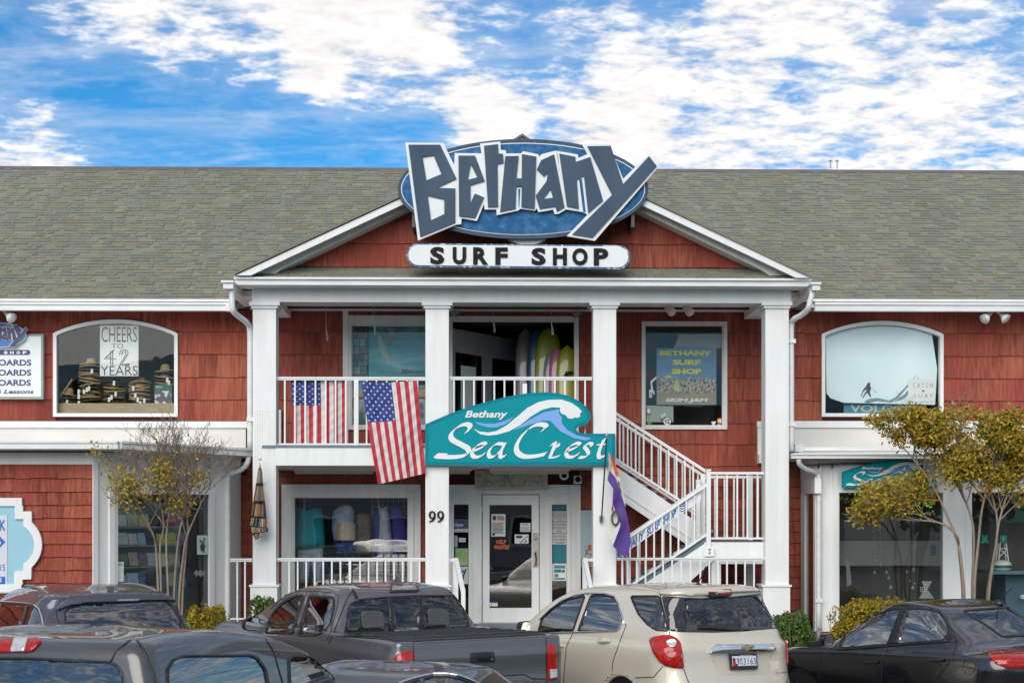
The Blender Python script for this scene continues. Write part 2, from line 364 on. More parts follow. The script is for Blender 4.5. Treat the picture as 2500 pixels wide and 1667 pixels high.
M['signblue'] = mat('sign_blue_weathered', (.018, .105, .25), .7, col2=(.10, .22, .38), vscale=8, thr=(.48, .8), detail=12, spec=.2)
M['blueedge'] = mat('sign_edge_blue', (.05, .12, .24), .6, col2=(.55, .62, .68), vscale=18, thr=(.52, .62), detail=8)
M['black'] = mat('black_lettering', (.008, .008, .011), .8, col2=(.03, .03, .034), vscale=20, spec=.15)
M['teal'] = mat('teal_sign', (.0, .27, .315), .6, var=.05, spec=.15)
M['teal2'] = mat('teal_sign_border', (.0, .20, .26), .6, var=.05, spec=.15)
M['paleblue'] = mat('sign_pale_blue', (.20, .38, .74), .6, spec=.2)
M['chrome'] = mat('chrome', (.75, .76, .78), .08, 1.0)
M['metal'] = mat('grey_metal', (.35, .36, .37), .4, .7)
M['darkmetal'] = mat('dark_metal', (.06, .06, .065), .45, .5)
M['plastic'] = mat('black_plastic', (.020, .021, .023), .45)
M['rubber'] = mat('rubber', (.015, .015, .016), .8)
M['gasket'] = mat('window_gasket', (.012, .012, .014), .35)
M['wood'] = mat('pale_wood', (.42, .33, .20), .6, var=.2, vscale=4, stretch=(1, 6, 6))
M['paper'] = mat('paper', (.72, .74, .72), .7)
M['ink'] = mat('ink_dark', (.045, .05, .055), .7)
M['straw'] = mat('straw', (.46, .33, .14), .8, var=.35, vscale=30, bump=.4, bscale=120)
M['strawdark'] = mat('straw_dark', (.10, .075, .045), .8, var=.3, vscale=30)
# ------------------------------------------------------------------ ground
YW, YF = 25.5, 23.55                  # main wall, front faces of the porch columns
g = MB(); g.box(-400, 400, -400, 400, -.5, 0)
M['asphalt'] = mat('asphalt', (.10, .10, .10), .9, var=.3, vscale=2, bump=.3, bscale=80)
M['concrete'] = mat('concrete_walk', (.36, .34, .30), .85, var=.15, vscale=3)
M['linepaint'] = mat('parking_line_paint', (.7, .7, .68), .8, var=.25, vscale=9)
M['mulch'] = mat('bark_mulch', (.07, .045, .03), .95, var=.5, vscale=30, bump=.6)
obj('parking_lot', g, M['asphalt'], kind='structure')
obj('walkway', MB().box(-14, 14, 21.15, 22.9, 0, .15), M['concrete'], kind='structure')
bd = MB(); bd.box(-14, PX(1080, 22.9), 22.9, YW, 0, .19); bd.box(PX(1460, 22.9), 14, 22.9, YW, 0, .19)
obj('planting_bed', bd, M['mulch'], kind='structure')
ln = MB()
for k in range(-5, 6):
    x0 = k * 3.15 - .35; ph = R(28)
    p = [(x0, 21.0), (x0 + .1, 21.0), (x0 + .1 + 5.4 * math.tan(ph), 15.6), (x0 + 5.4 * math.tan(ph), 15.6)]
    ln.add([(x, y, .004) for x, y in p], [(3, 2, 1, 0)])
obj('parking_lines', ln, M['linepaint'], kind='structure')

# ------------------------------------------------------------------ the shop building
B = thing('shop_building', 'two storey red shingled shop building with white columned porch', 'building', (PX(1270, YW), YW, 0))
def sub_rect(r, hs):
    """rectangle minus rectangles (x0,x1,z0,z1)"""
    out = [r]
    for h in hs:
        nx = []
        for a in out:
            x0, x1, z0, z1 = a
            if h[0] >= x1 or h[1] <= x0 or h[2] >= z1 or h[3] <= z0: nx.append(a); continue
            if h[0] > x0: nx.append((x0, h[0], z0, z1))
            if h[1] < x1: nx.append((h[1], x1, z0, z1))
            a0, a1 = max(x0, h[0]), min(x1, h[1])
            if h[2] > z0: nx.append((a0, a1, z0, h[2]))
            if h[3] < z1: nx.append((a0, a1, h[3], z1))
        out = nx
    return out
def prect(x0, y0, x1, y1, Y):   # photo px -> (x0,x1,z0,z1) on the frontal plane Y
    pm = (x0 + x1) / 2
    return (PX(x0, Y), PX(x1, Y), at(pm, y1, Y).z, at(pm, y0, Y).z)
holes = {'arch_l': prect(137, 817, 430, 1012, YW), 'arch_r': prect(2010, 819, 2296, 1012, YW), 'w1': prect(855, 790, 1064, 1045, YW),
         'mid': prect(1105, 785, 1402, 1093, YW), 'w3': prect(1570, 789, 1770, 1044, YW), 'low': prect(713, 1208, 1002, 1505, YW), 'door': prect(1103, 1205, 1408, 1521, YW)}
ZT = PZ(757, YW, 300); ZB = .1
XL, XR = PX(-500, YW), PX(3020, YW)
def arch_z(h, crown_z):   # circle through the spring points and the crown
    x0, x1, _, z1 = h; c = (x1 - x0) / 2; s = crown_z - z1; r = (c * c + s * s) / (2 * s); xm = (x0 + x1) / 2
    return lambda x: (crown_z - r + math.sqrt(max(r * r - (x - xm) ** 2, 0))) if x0 <= x <= x1 else -99
aL = arch_z(holes['arch_l'], PZ(786, YW, 281)); aR = arch_z(holes['arch_r'], PZ(789.5, YW, 2153))
crL, crR = PZ(786, YW, 281), PZ(789.5, YW, 2153)
wall = MB(); hs = []
for k, h in holes.items(): hs.append((h[0], h[1], h[2], crL + .001) if k == 'arch_l' else (h[0], h[1], h[2], crR + .001) if k == 'arch_r' else h)
for x0, x1, z0, z1 in sub_rect((XL, XR, ZB, ZT + .35), hs): wall.box(x0, x1, YW, YW + .14, z0, z1)
for h, fn, cz in ((holes['arch_l'], aL, crL), (holes['arch_r'], aR, crR)):
    xs = [h[0] + (h[1] - h[0]) * i / 24 for i in range(25)]
    for a, b in zip(xs, xs[1:]):
        wall.prism([(a, YW, fn(a)), (b, YW, fn(b)), (b, YW, cz + .001), (a, YW, cz + .001)], (0, .14, 0))
WALL = obj('upper_wall', wall, M['redback'], B)
obj('side_wall', MB().box(XL - .15, XL, YW - .5, 33, 0, ZT + .3).box(XR, XR + .15, YW - .5, 33, 0, ZT + .3).box(XL, XR, 32.8, 33, 0, ZT), M['redback'], B)

# ---- wall shingles
unit = MB(); unit.hexa([(0, -.029, 0), (1, -.029, 0), (1, -.007, 1), (0, -.007, 1), (0, 0, 0), (1, 0, 0), (1, 0, 1), (0, 0, 1)])
UNIT = unit.mesh('wall_shingle', M['red'])
pieces = []          # (area, parent, x, Y, z, w, h, polygon or None)
def shingle_wall(parent, Y, rows, x0, x1, cut, lo=None, hi=None, wmin=.2, wmax=.46, gap=.0025, stuff=None):
    for z1, z0 in zip(rows, rows[1:]):
        x = x0 - rnd.random() * wmax
        while x < x1:
            w = rnd.uniform(wmin, wmax); a, b = max(x, x0), min(x + w - gap, x1); x += w
            if b - a < .02: continue
            dz = rnd.uniform(-.006, .006)
            for (p, q, s, t) in sub_rect((a, b, z0 + dz, z1 - .002), cut):
                if q - p < .015 or t - s < .015: continue
                poly = None
                if lo or hi:
                    xs = [p + (q - p) * i / 8 for i in range(9)]
                    lows = [max(s, lo(X)) if lo else s for X in xs]; his = [min(t, hi(X)) if hi else t for X in xs]
                    if all(h - l < .01 for l, h in zip(lows, his)): continue
                    if any(l > s + .001 for l in lows) or any(h < t - .001 for h in his):
                        k = [i for i in range(9) if his[i] - lows[i] > .0]
                        xs = [xs[i] for i in k]; lows = [lows[i] for i in k]; his = [his[i] for i in k]
                        if len(xs) < 2: continue
                        poly = [(X, l) for X, l in zip(xs, lows)] + [(X, h) for X, h in reversed(list(zip(xs, his)))]
                if stuff is not None:
                    stuff.hexa([(p, Y - .026, s), (q, Y - .026, s), (q, Y - .006, t), (p, Y - .006, t), (p, Y, s), (q, Y, s), (q, Y, t), (p, Y, t)])
                else: pieces.append(((q - p) * (t - s) / Y * (1 if PX(-5, Y) < q and p < PX(2505, Y) else .001), parent, p, Y, s, q - p, t - s, poly))
def F_(x0, y0, x1, y1): return prect(x0, y0, x1, y1, YW)
cutU = [F_(133, 817, 434, 1016), F_(2006, 818, 2300, 1016), F_(837, 757, 851, 1093), F_(850, 771, 1064, 1050), F_(1094, 772, 1414, 1100), F_(1565, 785, 1776, 1049),
        F_(-600, 1028, 604, 1300), F_(1850, 1028, 3100, 1110)]
rowsU = [PZ(y, YW, 300) for y in (757, 809.6, 865, 920, 975.5, 1031)]
lo = lambda x: max(aL(x) + .05 if holes['arch_l'][0] - .05 < x < holes['arch_l'][1] + .05 else -99, aR(x) + .05 if holes['arch_r'][0] - .05 < x < holes['arch_r'][1] + .05 else -99)
shingle_wall(WALL, YW, rowsU, PX(-500, YW), PX(3020, YW), cutU, lo=lo)
rows2 = [PZ(y, YW, 1300) for y in (1029, 1084, 1137.5, 1160)]
shingle_wall(WALL, YW, rows2, PX(604, YW), PX(1100, YW), cutU)
shingle_wall(WALL, YW, rows2, PX(1413, YW), PX(1960, YW), cutU)
lowS = MB()
rows3 = [PZ(1160 + 27.6 * i, YW, 1300) for i in range(14)]
shingle_wall(WALL, YW, rows3, PX(560, YW), PX(1960, YW), [F_(686, 1180, 1029, 1530), F_(1090, 1160, 1418, 1530)], stuff=lowS)
# gable
YG = 23.62
GB = obj('gable_wall', MB().prism([at(690, 657, YG), at(1862, 659, YG), at(1275, 372, YG)], (0, .12, 0)), M['redback'], B)
gA, gB_, gC = at(690, 655, YG), at(1275, 374, YG), at(1860, 657, YG)
def ghi(x):
    if x < gB_.x: return gA.z + (gB_.z - gA.z) * (x - gA.x) / (gB_.x - gA.x) if x > gA.x else -99
    return gC.z + (gB_.z - gC.z) * (x - gC.x) / (gB_.x - gC.x) if x < gC.x else -99
rowsG = [PZ(y, YG, 1275) for y in (374, 425, 481.5, 538.7, 596, 653)]
shingle_wall(GB, YG, rowsG, gA.x, gC.x, [], hi=ghi, wmin=.22, wmax=.5)
# left bay front
YL = 22.6
BAY = obj('bay_wall', MB().box(PX(-500, YL), PX(226, YL), YL + .001, YL + .14, .2, PZ(1105, YL)), M['redback'], B)
rowsL = [PZ(y, YL, 100) for y in (1133, 1167, 1200.5, 1232, 1264, 1296, 1328, 1359, 1391, 1422.5, 1454, 1486)]
shingle_wall(BAY, YL, rowsL, PX(-500, YL), PX(228, YL), [], wmin=.13, wmax=.30)
pieces.sort(key=lambda p: -p[0])
rest = lowS
for i, (_a, par, x, Y, z, w, h, poly) in enumerate(pieces):
    if poly:
        q = MB(); n = len(poly); zs = [p[1] for p in poly]; z0, z1 = min(zs), max(zs)
        d = lambda Z: -.029 + .022 * (Z - z0) / max(z1 - z0, .01)
        q.add([(X, Y + d(Z), Z) for X, Z in poly] + [(X, Y, Z) for X, Z in poly], [tuple(range(n))] + [(i_, i_ + n, (i_ + 1) % n + n, (i_ + 1) % n) for i_ in range(n)])
        if i < 299: obj('wall_shingle', q, M['red'], par)
        else: rest.add(q.v, q.f)
    elif i < 299:
        o = bpy.data.objects.new('wall_shingle', UNIT); COL.objects.link(o); o.parent = par; o.location = Vector((x, Y, z)) - wloc(par); o.scale = (w, 1, h)
    else:
        rest.hexa([(x, Y - .034, z), (x + w, Y - .034, z), (x + w, Y - .007, z + h), (x, Y - .007, z + h), (x, Y, z), (x + w, Y, z), (x + w, Y, z + h), (x, Y, z + h)])
obj('wall_shingle', rest, M['red'], WALL, kind='stuff')

# ---- main roof
YE, YR = 25.0, 29.6
ZE = PZ(733, YE, 1250); ZR = PZ(415, YR, 1250)
XRL, XRR = PX(-560, YR), PX(3080, YR)
sl = (ZR - ZE) / (YR - YE); nrow = 50
rf = MB(); rf.prism([(XRL, YE, ZE - .02), (XRL, YR, ZR - .02), (XRL, YR + 6, ZE - .9), (XRL, YR + 6, ZE - 1.0), (XRL, YR, ZR - .14), (XRL, YE, ZE - .14)], (XRR - XRL, 0, 0))
ROOF = obj('main_roof', rf, mat('roof_underlay', (.04, .04, .036), .95), B)
GA = at(1275, 345, 23.1); GSL = (GA.z - at(578, 669, 23.1).z) / (GA.x - at(578, 669, 23.1).x)
gz = lambda x: GA.z - GSL * abs(x - GA.x)
ang = math.atan(sl); su = MB()
su.hexa([(0, 0, 0.015), (1, 0, 0.015), (1, 1.25, .003), (0, 1.25, .003), (0, 0, -.004), (1, 0, -.004), (1, 1.25, -.004), (0, 1.25, -.004)])
SU = su.mesh('roof_shingle', M['roof']); rs = MB(); cnt = 0
ca, sa = math.cos(ang), math.sin(ang); dlen = math.hypot(ZR - ZE, YR - YE) / nrow
for r_ in range(nrow):
    yy = YE - .03 + (YR - YE) * r_ / nrow; zz = ZE - .02 + (ZR - ZE) * r_ / nrow; x = XRL - rnd.random() * .2
    while x < XRR:
        w = rnd.choice((.075, .11, .15, .19, .23)) * rnd.uniform(.9, 1.1)
        px_ = 1250 + (x + w / 2 - .5) / yy * F
        if gz(x + w / 2) < zz + .02 or yy < 23.2:
            t = rnd.choice((.5, 1.0, 1.35)); jl = dlen * rnd.uniform(.96, 1.06)
            if cnt < 299 and r_ < 5 and -10 < px_ < 2510:
                o = bpy.data.objects.new('roof_shingle', SU); COL.objects.link(o); o.parent = ROOF; o.location = Vector((x, yy, zz)) - wloc(ROOF); o.rotation_euler = (ang, 0, 0); o.scale = (w - .003, jl, t); cnt += 1
            else:
                def P(a, b, c): return (x + a, yy + b * ca - c * sa, zz + b * sa + c * ca)
                ww = w - .003; L_ = jl * 1.25
                rs.add([P(0, 0, (.015 * t)), P(ww, 0, (.015 * t)), P(ww, L_, .003), P(0, L_, .003), P(0, 0, -.004), P(ww, 0, -.004)], [(0, 1, 2, 3), (4, 5, 1, 0), (4, 0, 3), (5, 2, 1)])
        x += w
obj('roof_shingle', rs, M['roof'], ROOF, kind='stuff')
obj('ridge_cap', MB().prism([(XRL, YR - .09, ZR - .045), (XRL, YR, ZR + .03), (XRL, YR + .09, ZR - .045), (XRL, YR, ZR - .02)], (XRR - XRL, 0, 0)), M['rooftrim'], ROOF)
# small gablet peak behind the big sign, two vent pipes on the ridge
pk = MB(); pk.prism([at(1248, 350, 27.5), at(1302, 350, 27.5), at(1276, 331, 27.5)], (0, .1, 0)); obj('roof_peak', pk, M['white'], B)
pk = MB(); pk.prism([at(1236, 351, 27.4), at(1275, 326, 27.4), at(1275, 332, 27.4), at(1240, 353, 27.4)], (0, 2.2, 0)); pk.prism([at(1314, 353, 27.4), at(1275, 326, 27.4), at(1275, 332, 27.4), at(1310, 354, 27.4)], (0, 2.2, 0)); obj('peak_roof', pk, M['rooftrim'], B)
for px in (2028, 2044):
    a = at(px, 412, YR); b = at(px, 394, YR); q = MB().tube([a, b], .012); q.box(b.x - .03, b.x + .03, b.y - .03, b.y + .03, b.z, b.z + .02); obj('vent_pipe', q, M['metal'], B)
# gable roof slabs and rake boards
gr = MB()
for s in (-1, 1):
    e = at(572 if s < 0 else 1981, 672 if s < 0 else 678, 23.05)
    zt = lambda X: GA.z - GSL * abs(X - GA.x)
    q = [(e.x, 23.05, zt(e.x)), (GA.x, 23.05, GA.z), (GA.x, 23.05, GA.z + .035), (e.x, 23.05, zt(e.x) + .035)]
    gr.prism(q, (0, 8.0, 0))
obj('gable_roof', gr, M['roof'], B)
def ppoly(name, pts, Y, depth, m, parent=B, **k):
    return obj(name, MB().tess([[at(x, y, Y) for x, y in pts]], (0, depth, 0)), m, parent, **k)
ppoly('rake_board', [(576, 672), (1275, 347), (1275, 364), (612, 672)], 23.08, .08, M['white'])
ppoly('rake_board', [(1275, 347), (1980, 678), (1944, 678), (1275, 364)], 23.08, .08, M['white'])
ppoly('rake_frieze', [(600, 676), (1275, 360), (1275, 377), (690, 656), (660, 676)], 23.3, .34, M['white2'])
ppoly('rake_frieze', [(1275, 360), (1950, 680), (1890, 680), (1858, 658), (1275, 377)], 23.3, .34, M['white2'])
# pent roof strip under the gable: shingled
pn = MB(); ya, yb = 23.2, 23.64; za, zb = PZ(679, ya), PZ(655, yb)
pn.prism([(PX(612, ya), ya, za), (PX(612, ya), yb, zb), (PX(612, ya), yb, zb - .1), (PX(612, ya), ya, za - .03)], (PX(1944, ya) - PX(612, ya), 0, 0))
PENT = obj('pent_roof', pn, M['roof'], B)
ps = MB()
for r_ in range(4):
    x = PX(615, ya)
    while x < PX(1940, ya):
        w = rnd.choice((.12, .16, .2, .25)); y0 = ya - .02 + (yb - ya) * r_ / 4; z0 = za + (zb - za) * r_ / 4; y1 = y0 + (yb - ya) / 4 * 1.1; z1 = z0 + (zb - za) / 4 * 1.1; t = rnd.uniform(.006, .016)
        ps.hexa([(x, y0, z0), (x + w - .005, y0, z0), (x + w - .005, y0, z0 + t), (x, y0, z0 + t), (x, y1, z1), (x + w - .005, y1, z1), (x + w - .005, y1, z1 + .003), (x, y1, z1 + .003)]); x += w
obj('pent_shingle', ps, M['roof'], PENT, kind='stuff')

# ---- eaves, gutters, cornice
def gutter(name, x0, x1, y0, y1, Y, m=M['gutter']):
    q = MB(); q.pbox(x0, y0, x1, y0 + (y1 - y0) * .28, Y - .025, Y + .12); q.pbox(x0, y0 + (y1 - y0) * .28, x1, y1, Y, Y + .12); return obj(name, q, m, B)
gutter('gutter', -500, 560, 737, 757, 24.86); gutter('gutter', 1990, 3020, 739, 760, 24.86)
obj('drip_edge', MB().pbox(-500, 729, 562, 735, 24.93, 25.1).pbox(1985, 731, 3020, 737, 24.93, 25.1), M['gutter'], B)
obj('gutter_connector', MB().pbox(551, 738, 562, 759, 24.82, 24.99), M['gutter'], B)
obj('soffit', MB().box(XL, PX(570, 24.95), 24.98, YW - .02, ZT + .005, ZT + .05).box(PX(1975, 24.95), XR, 24.98, YW - .02, ZT + .005, ZT + .05), M['white2'], B)
obj('cornice', MB().pbox(571, 678, 1981, 683, 23.14, 23.6).pbox(573, 683, 1979, 697, 23.18, 23.6).pbox(600, 697, 1945, 702, 23.5, 23.6), M['gutter'], B)
obj('frieze_beam', MB().pbox(615, 697, 1932, 738.5, 23.54, 23.88), M['white'], B)
zb0, zb1 = PZ(738.5, 23.54), PZ(697, 23.54)
for a, b in ((617, 673), (1869, 1926)):
    obj('side_beam', MB().box(PX(a, YF), PX(b, YF), 23.88, YW - .03, zb0, zb1), M['white'], B)
obj('porch_ceiling', MB().box(PX(575, 23.9), PX(1976, 23.9), 23.88, YW - .03, ZT + .003, ZT + .09), M['white2'], B)
obj('ceiling_molding', MB().pbox(676, 752, 1868, 760, YW - .07, YW - .03), M['white2'], B)
for a, b in ((573, 616), (1931, 1980)): obj('eave_soffit', MB().box(PX(a, 23.2), PX(b, 23.2), 23.6, YW - .03, zb1 - .02, zb1 + .06), M['cream'], B)
for a, b in ((547, 571), (1981, 2000)):
    q = MB(); q.box(PX(a, 23.05), PX(b, 23.05), 22.98, 25.2, PZ(708, 23.05), PZ(690, 23.05)); q.box(PX(a, 23.05) - .03, PX(b, 23.05) + .01, 22.95, 25.2, PZ(694, 23.05), PZ(689, 23.05)); obj('side_gutter', q, M['gutter'], B)
def spout(pts, r=.042, straps=()):
    q = MB(); q.tube(catmull([at(*p) for p in pts], 4), r, 10); o = obj('downspout', q, M['gutter'], B, smooth=True)
    for x, y, Y in straps: obj('strap', MB().pbox(x - 8, y - 5, x + 11, y + 5, Y - .055, Y - .04), M['gutter'], o)
spout([(566, 705, 23.1), (567, 745, 23.1), (571, 762, 23.15), (588, 776, 23.4), (604, 790, 23.6), (610, 812, 23.68), (610, 900, 23.68), (610, 1000, 23.68), (610, 1098, 23.68)], straps=((610, 1023, 23.68),))
spout([(1986, 705, 23.1), (1978, 735, 23.1), (1972, 755, 23.15), (1955, 770, 23.4), (1938, 780, 23.6), (1932, 800, 23.68), (1932, 900, 23.68), (1932, 1000, 23.68), (1932, 1100, 23.68)], straps=((1932, 832, 23.68), (1932, 1035, 23.68)))

# ---- columns (fluted shaft, capital, plinth)
def column(x0, x1):
    c = MB(); X0, X1 = PX(x0, YF), PX(x1, YF); w = X1 - X0
    zt, zp = PZ(751, YF), PZ(1431, YF)
    n = 9; g_ = .006
    c.box(X0, X1, YF + g_, YF + w, .7, zt)
    obj_ = obj('column', c, M['white'], B)
    for i in range(n):   # raised fillets between the flutes
        a = X0 + .012 + (w - .024) * i / n; f = MB(); f.box(a, a + (w - .024) / n - .012, YF, YF + g_, zp, PZ(1000, YF) if i else PZ(1000, YF)); obj('flute', f, M['white'], obj_)
    cp = MB(); cp.pbox(x0 - 4, 745, x1 + 4, 752, YF - .03, YF + w + .03); cp.pbox(x0 - 9, 736.5, x1 + 9, 745, YF - .06, YF + w + .06); obj('capital', cp, M['white'], obj_)
    pl = MB(); pl.pbox(x0 - 6, 1432, x1 + 3, 1546, YF - .035, YF + w + .03); pl.pbox(x0 - 9, 1427, x1 + 7, 1432, YF - .055, YF + w + .05); obj('plinth', pl, M['white'], obj_)
    return obj_
for a, b in ((617, 673.5), (1038.7, 1095.5), (1448.6, 1504.4), (1869, 1926)): column(a, b)

# ---- balcony floor, porch floor, steps
obj('balcony_deck', MB().box(PX(640, YF), PX(1500, YF), YF - .02, YW - .03, PZ(1093, YF), PZ(1087, YF)), M['deck'], B)
obj('balcony_fascia', MB().pbox(673.5, 1093, 1449, 1136, YF - .01, YF + .05), M['white'], B)
obj('lower_ceiling', MB().box(PX(640, YF), PX(1500, YF), YF + .05, YW - .03, PZ(1136, YF), PZ(1094, YF)), M['white2'], B)
obj('lower_ceiling_trim', MB().pbox(676, 1138, 1448, 1147, YW - .12, YW - .03), M['white2'], B)
ZP = PZ(1520, YW)
obj('porch_floor', MB().box(PX(560, 23.3), PX(1960, 23.3), 23.25, YW - .03, ZP - .16, ZP), M['deck'], B)
st = MB()
obj('porch_base', MB().box(PX(565, 23.35), PX(1955, 23.35), 23.33, 23.5, .19, ZP - .16), M['white2'], B)
for k in range(3):
    obj('step', MB().box(PX(1100, 23), PX(1445, 23), 23.25 - .32 * (k + 1), 23.25 - .32 * k, .15, ZP - .16 * (k + 1)), M['deck'], B)

# ---- lower left bay: splayed shop front
SA, SB = (PX(228, YL), YL), (PX(562, 24.4), 24.4); SP = Plane(SA, SB)
obj('bay_frieze', MB().pbox(-500, 1104, 228, 1133, YL - .03, YL), M['white2'], B)
def sp_part(name, *a, m=M['white'], parent=B, **k): return obj(name, MB().qbox(SP, *a), m, parent, **k)
sp_part('corner_board', 228, 1104, 282, 1542, .02, .14)
sp_part('corner_molding', 268, 1200, 282, 1542, .05, .03); sp_part('corner_molding', 228, 1125, 240, 1542, .045, .025)
sp_part('bay_header', 282, 1104, 512, 1205, .02, .14); sp_part('bay_header_molding', 282, 1196, 512, 1206, .05, .03)
sp_part('corner_board', 512, 1104, 562, 1542, .02, .14); sp_part('corner_molding', 512, 1200, 524, 1542, .05, .03)
sp_part('bay_sill', 282, 1532, 512, 1548, .06, .2)
LW = sp_part('bay_window', 282, 1206, 288, 1532, .035, .05); obj('pane', MB().qbox(SP, 288, 1206, 512, 1532, -.02, .008), M['pane'], LW)
obj('bay_foundation', MB().box(PX(-500, YL), SA[0], YL + .03, YW, .15, PZ(1540, YL)).prism([(SA[0], YL, .15), (SB[0], SB[1], .15), (SB[0], YW, .15), (SA[0], YW, .15)], (0, 0, PZ(1545, YL) - .15)), M['concrete'], B)
obj('bay_side_wall', MB().box(SB[0] - .12, SB[0], SB[1], YW, .5, PZ(1100, 24)), M['white'], B)
zg = PZ(1088, 22.2); a_, b_, c_ = at(-500, 1088, 22.2), at(290, 1088, 22.2), at(618, 1106, 24.15)
a_.z = b_.z = zg; gq = MB(); gq.bar(a_, b_, .13, .10); gq.bar(b_, c_, .13, .10); gq.bar(a_ + Vector((0, -.02, .045)), b_ + Vector((0, -.02, .045)), .13, .03); gq.bar(b_ + Vector((.01, -.02, .045)), c_ + Vector((.01, -.02, .045)), .13, .03); obj('bay_gutter', gq, M['gutter'], B)
def slab(pts, z0, z1, name, m):
    return obj(name, MB().prism([(x, y, z0) for x, y in pts], (0, 0, z1 - z0)), m, B)
slab([(PX(-500, 22.25), 22.25), (b_.x, 22.25), (c_.x - .03, 24.15), (c_.x - .03, YW), (PX(-500, 22.25), YW)], zg - .06, zg + .045, 'bay_roof', M['white2'])
obj('wall_band', MB().pbox(-500, 1028, 603, 1043, YW - .09, YW), M['white'], B)
obj('wall_panel', MB().pbox(-500, 1043, 600, 1100, YW - .05, YW), M['cream'], B)
obj('wall_panel_cap', MB().pbox(-500, 1043, 602, 1046, YW - .065, YW - .05), M['white2'], B)
obj('wall_band', MB().pbox(676, 1000, 686, 1092, YW - .09, YW), M['white'], B)

# ---- lower right bay
YB = 24.0
obj('wall_band', MB().pbox(1939, 1028, 3020, 1044, YW - .09, YW), M['white'], B); obj('wall_panel', MB().pbox(1939, 1044, 3020, 1112, YW - .05, YW), M['cream'], B)
obj('wall_band', MB().pbox(1849, 1028, 1868, 1042, YW - .10, YW).pbox(1850, 1042, 1868, 1110, YW - .08, YW).pbox(1853, 1110, 1866, 1130, YW - .2, YW), M['white'], B)
gutter('bay_gutter', 1932, 3020, 1107, 1119, 23.55)
zr = PZ(1112, 23.6)
slab([(PX(1934, 23.6), 23.62), (PX(3020, 23.6), 23.62), (PX(3020, 23.6), YW), (PX(1934, 23.6), YW)], zr - .03, zr + .03, 'bay_roof', M['white2'])
obj('roof_flashing', MB().pbox(1941, 1084, 1961, 1102, 24.0, 24.5).pbox(1941, 1092, 3020, 1101, 24.05, 24.4), M['gutter'], B)
def rb(name, x0, y0, x1, y1, out=0, dep=.14, m=M['white'], parent=B): return obj(name, MB().pbox(x0, y0, x1, y1, YB - out, YB - out + dep), m, parent)
rb('bay_header', 1990, 1118, 3020, 1200, 0, .2); rb('bay_header_molding', 2040, 1193, 2305, 1202, .03, .03); rb('bay_header_molding', 2366, 1193, 3020, 1202, .03, .03)
rb('corner_board', 1990, 1200, 2044, 1541, .01); rb('corner_molding', 2034, 1145, 2046, 1541, .035, .03); rb('corner_board', 2303, 1200, 2368, 1541, .01); rb('corner_molding', 2303, 1203, 2312, 1541, .035, .03); rb('corner_molding', 2358, 1203, 2368, 1541, .035, .03)
rb('bay_sill', 2044, 1524, 2303, 1542, .04, .2); rb('bay_sill', 2368, 1524, 3020, 1542, .04, .2)
W1 = rb('bay_window', 2044, 1202, 2049, 1524, .02, .05); obj('pane', MB().pbox(2049, 1202, 2303, 1524, YB + .03, YB + .038), M['pane_d'], W1)
W2 = rb('bay_window', 2368, 1202, 2373, 1524, .02, .05); obj('pane', MB().pbox(2373, 1202, 3020, 1524, YB + .03, YB + .038), M['pane'], W2)
obj('bay_foundation', MB().box(PX(1993, YB), PX(3020, YB), YB + .03, YW, .15, PZ(1541, YB)), M['concrete'], B)
RS = Plane((PX(1954, YW), YW), (PX(1990, YB), YB))
sd = obj('side_door', MB().qbox(RS, 1955, 1170, 1964, 1530, .03, .1).qbox(RS, 1955, 1170, 1989, 1205, .03, .1), M['white'], B)
obj('door_glass', MB().qbox(RS, 1964, 1205, 1989, 1530, 0, .01), glass('side_door_glass', (.3, .32, .33), 1.5), sd)
obj('bay_soffit_wall', MB().qbox(RS, 1954, 1118, 1990, 1170, .01, .1), M['white2'], B)
q = MB(); q.tube([at(1938, 1137, 23.8), at(2060, 1131, 23.9), at(2200, 1130, 23.9)], .012)
for x in (1960, 1998, 2032): q.tube([at(x, 1130, 23.9), at(x, 1142, 23.9)], .016)
obj('conduit', q, M['darkmetal'], B)
spout([(607, 1112, 24.05), (604, 1130, 24.05), (590, 1146, 24.15), (564, 1156, 24.3), (556, 1172, 24.33), (556, 1300, 24.33), (556, 1552, 24.33)], .04)
spout([(1950, 1119, 23.6), (1952, 1132, 23.65), (1966, 1144, 23.75), (1990, 1152, 23.88), (1999, 1166, 23.93), (1999, 1300, 23.93), (1999, 1556, 23.93)], .04, straps=((1999, 1465, 23.93),))

# ---- rooms behind the glass
def room(x0, y0, x1, y1, Y, dep, m=None, floor=None):
    X0, X1, z0, z1 = prect(x0, y0, x1, y1, Y); X0 -= .02; X1 += .02; z0 -= .02; z1 += .02; q = MB()
    q.add([(X0, Y, z0), (X1, Y, z0), (X1, Y, z1), (X0, Y, z1), (X0, Y + dep, z0), (X1, Y + dep, z0), (X1, Y + dep, z1), (X0, Y + dep, z1)], [(4, 7, 6, 5), (0, 3, 7, 4), (1, 5, 6, 2), (3, 2, 6, 7), (0, 4, 5, 1)])
    return obj('display_room', q, m or M['room'], B)
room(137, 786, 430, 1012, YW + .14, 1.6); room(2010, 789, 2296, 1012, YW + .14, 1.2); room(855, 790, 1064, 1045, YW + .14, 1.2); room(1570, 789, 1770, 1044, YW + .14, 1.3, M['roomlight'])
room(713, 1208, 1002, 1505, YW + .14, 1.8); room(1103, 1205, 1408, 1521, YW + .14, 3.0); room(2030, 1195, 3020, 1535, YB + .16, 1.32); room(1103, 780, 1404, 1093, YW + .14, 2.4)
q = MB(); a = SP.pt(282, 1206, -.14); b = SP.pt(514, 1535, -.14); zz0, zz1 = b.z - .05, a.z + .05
k = -SP.n * 1.15
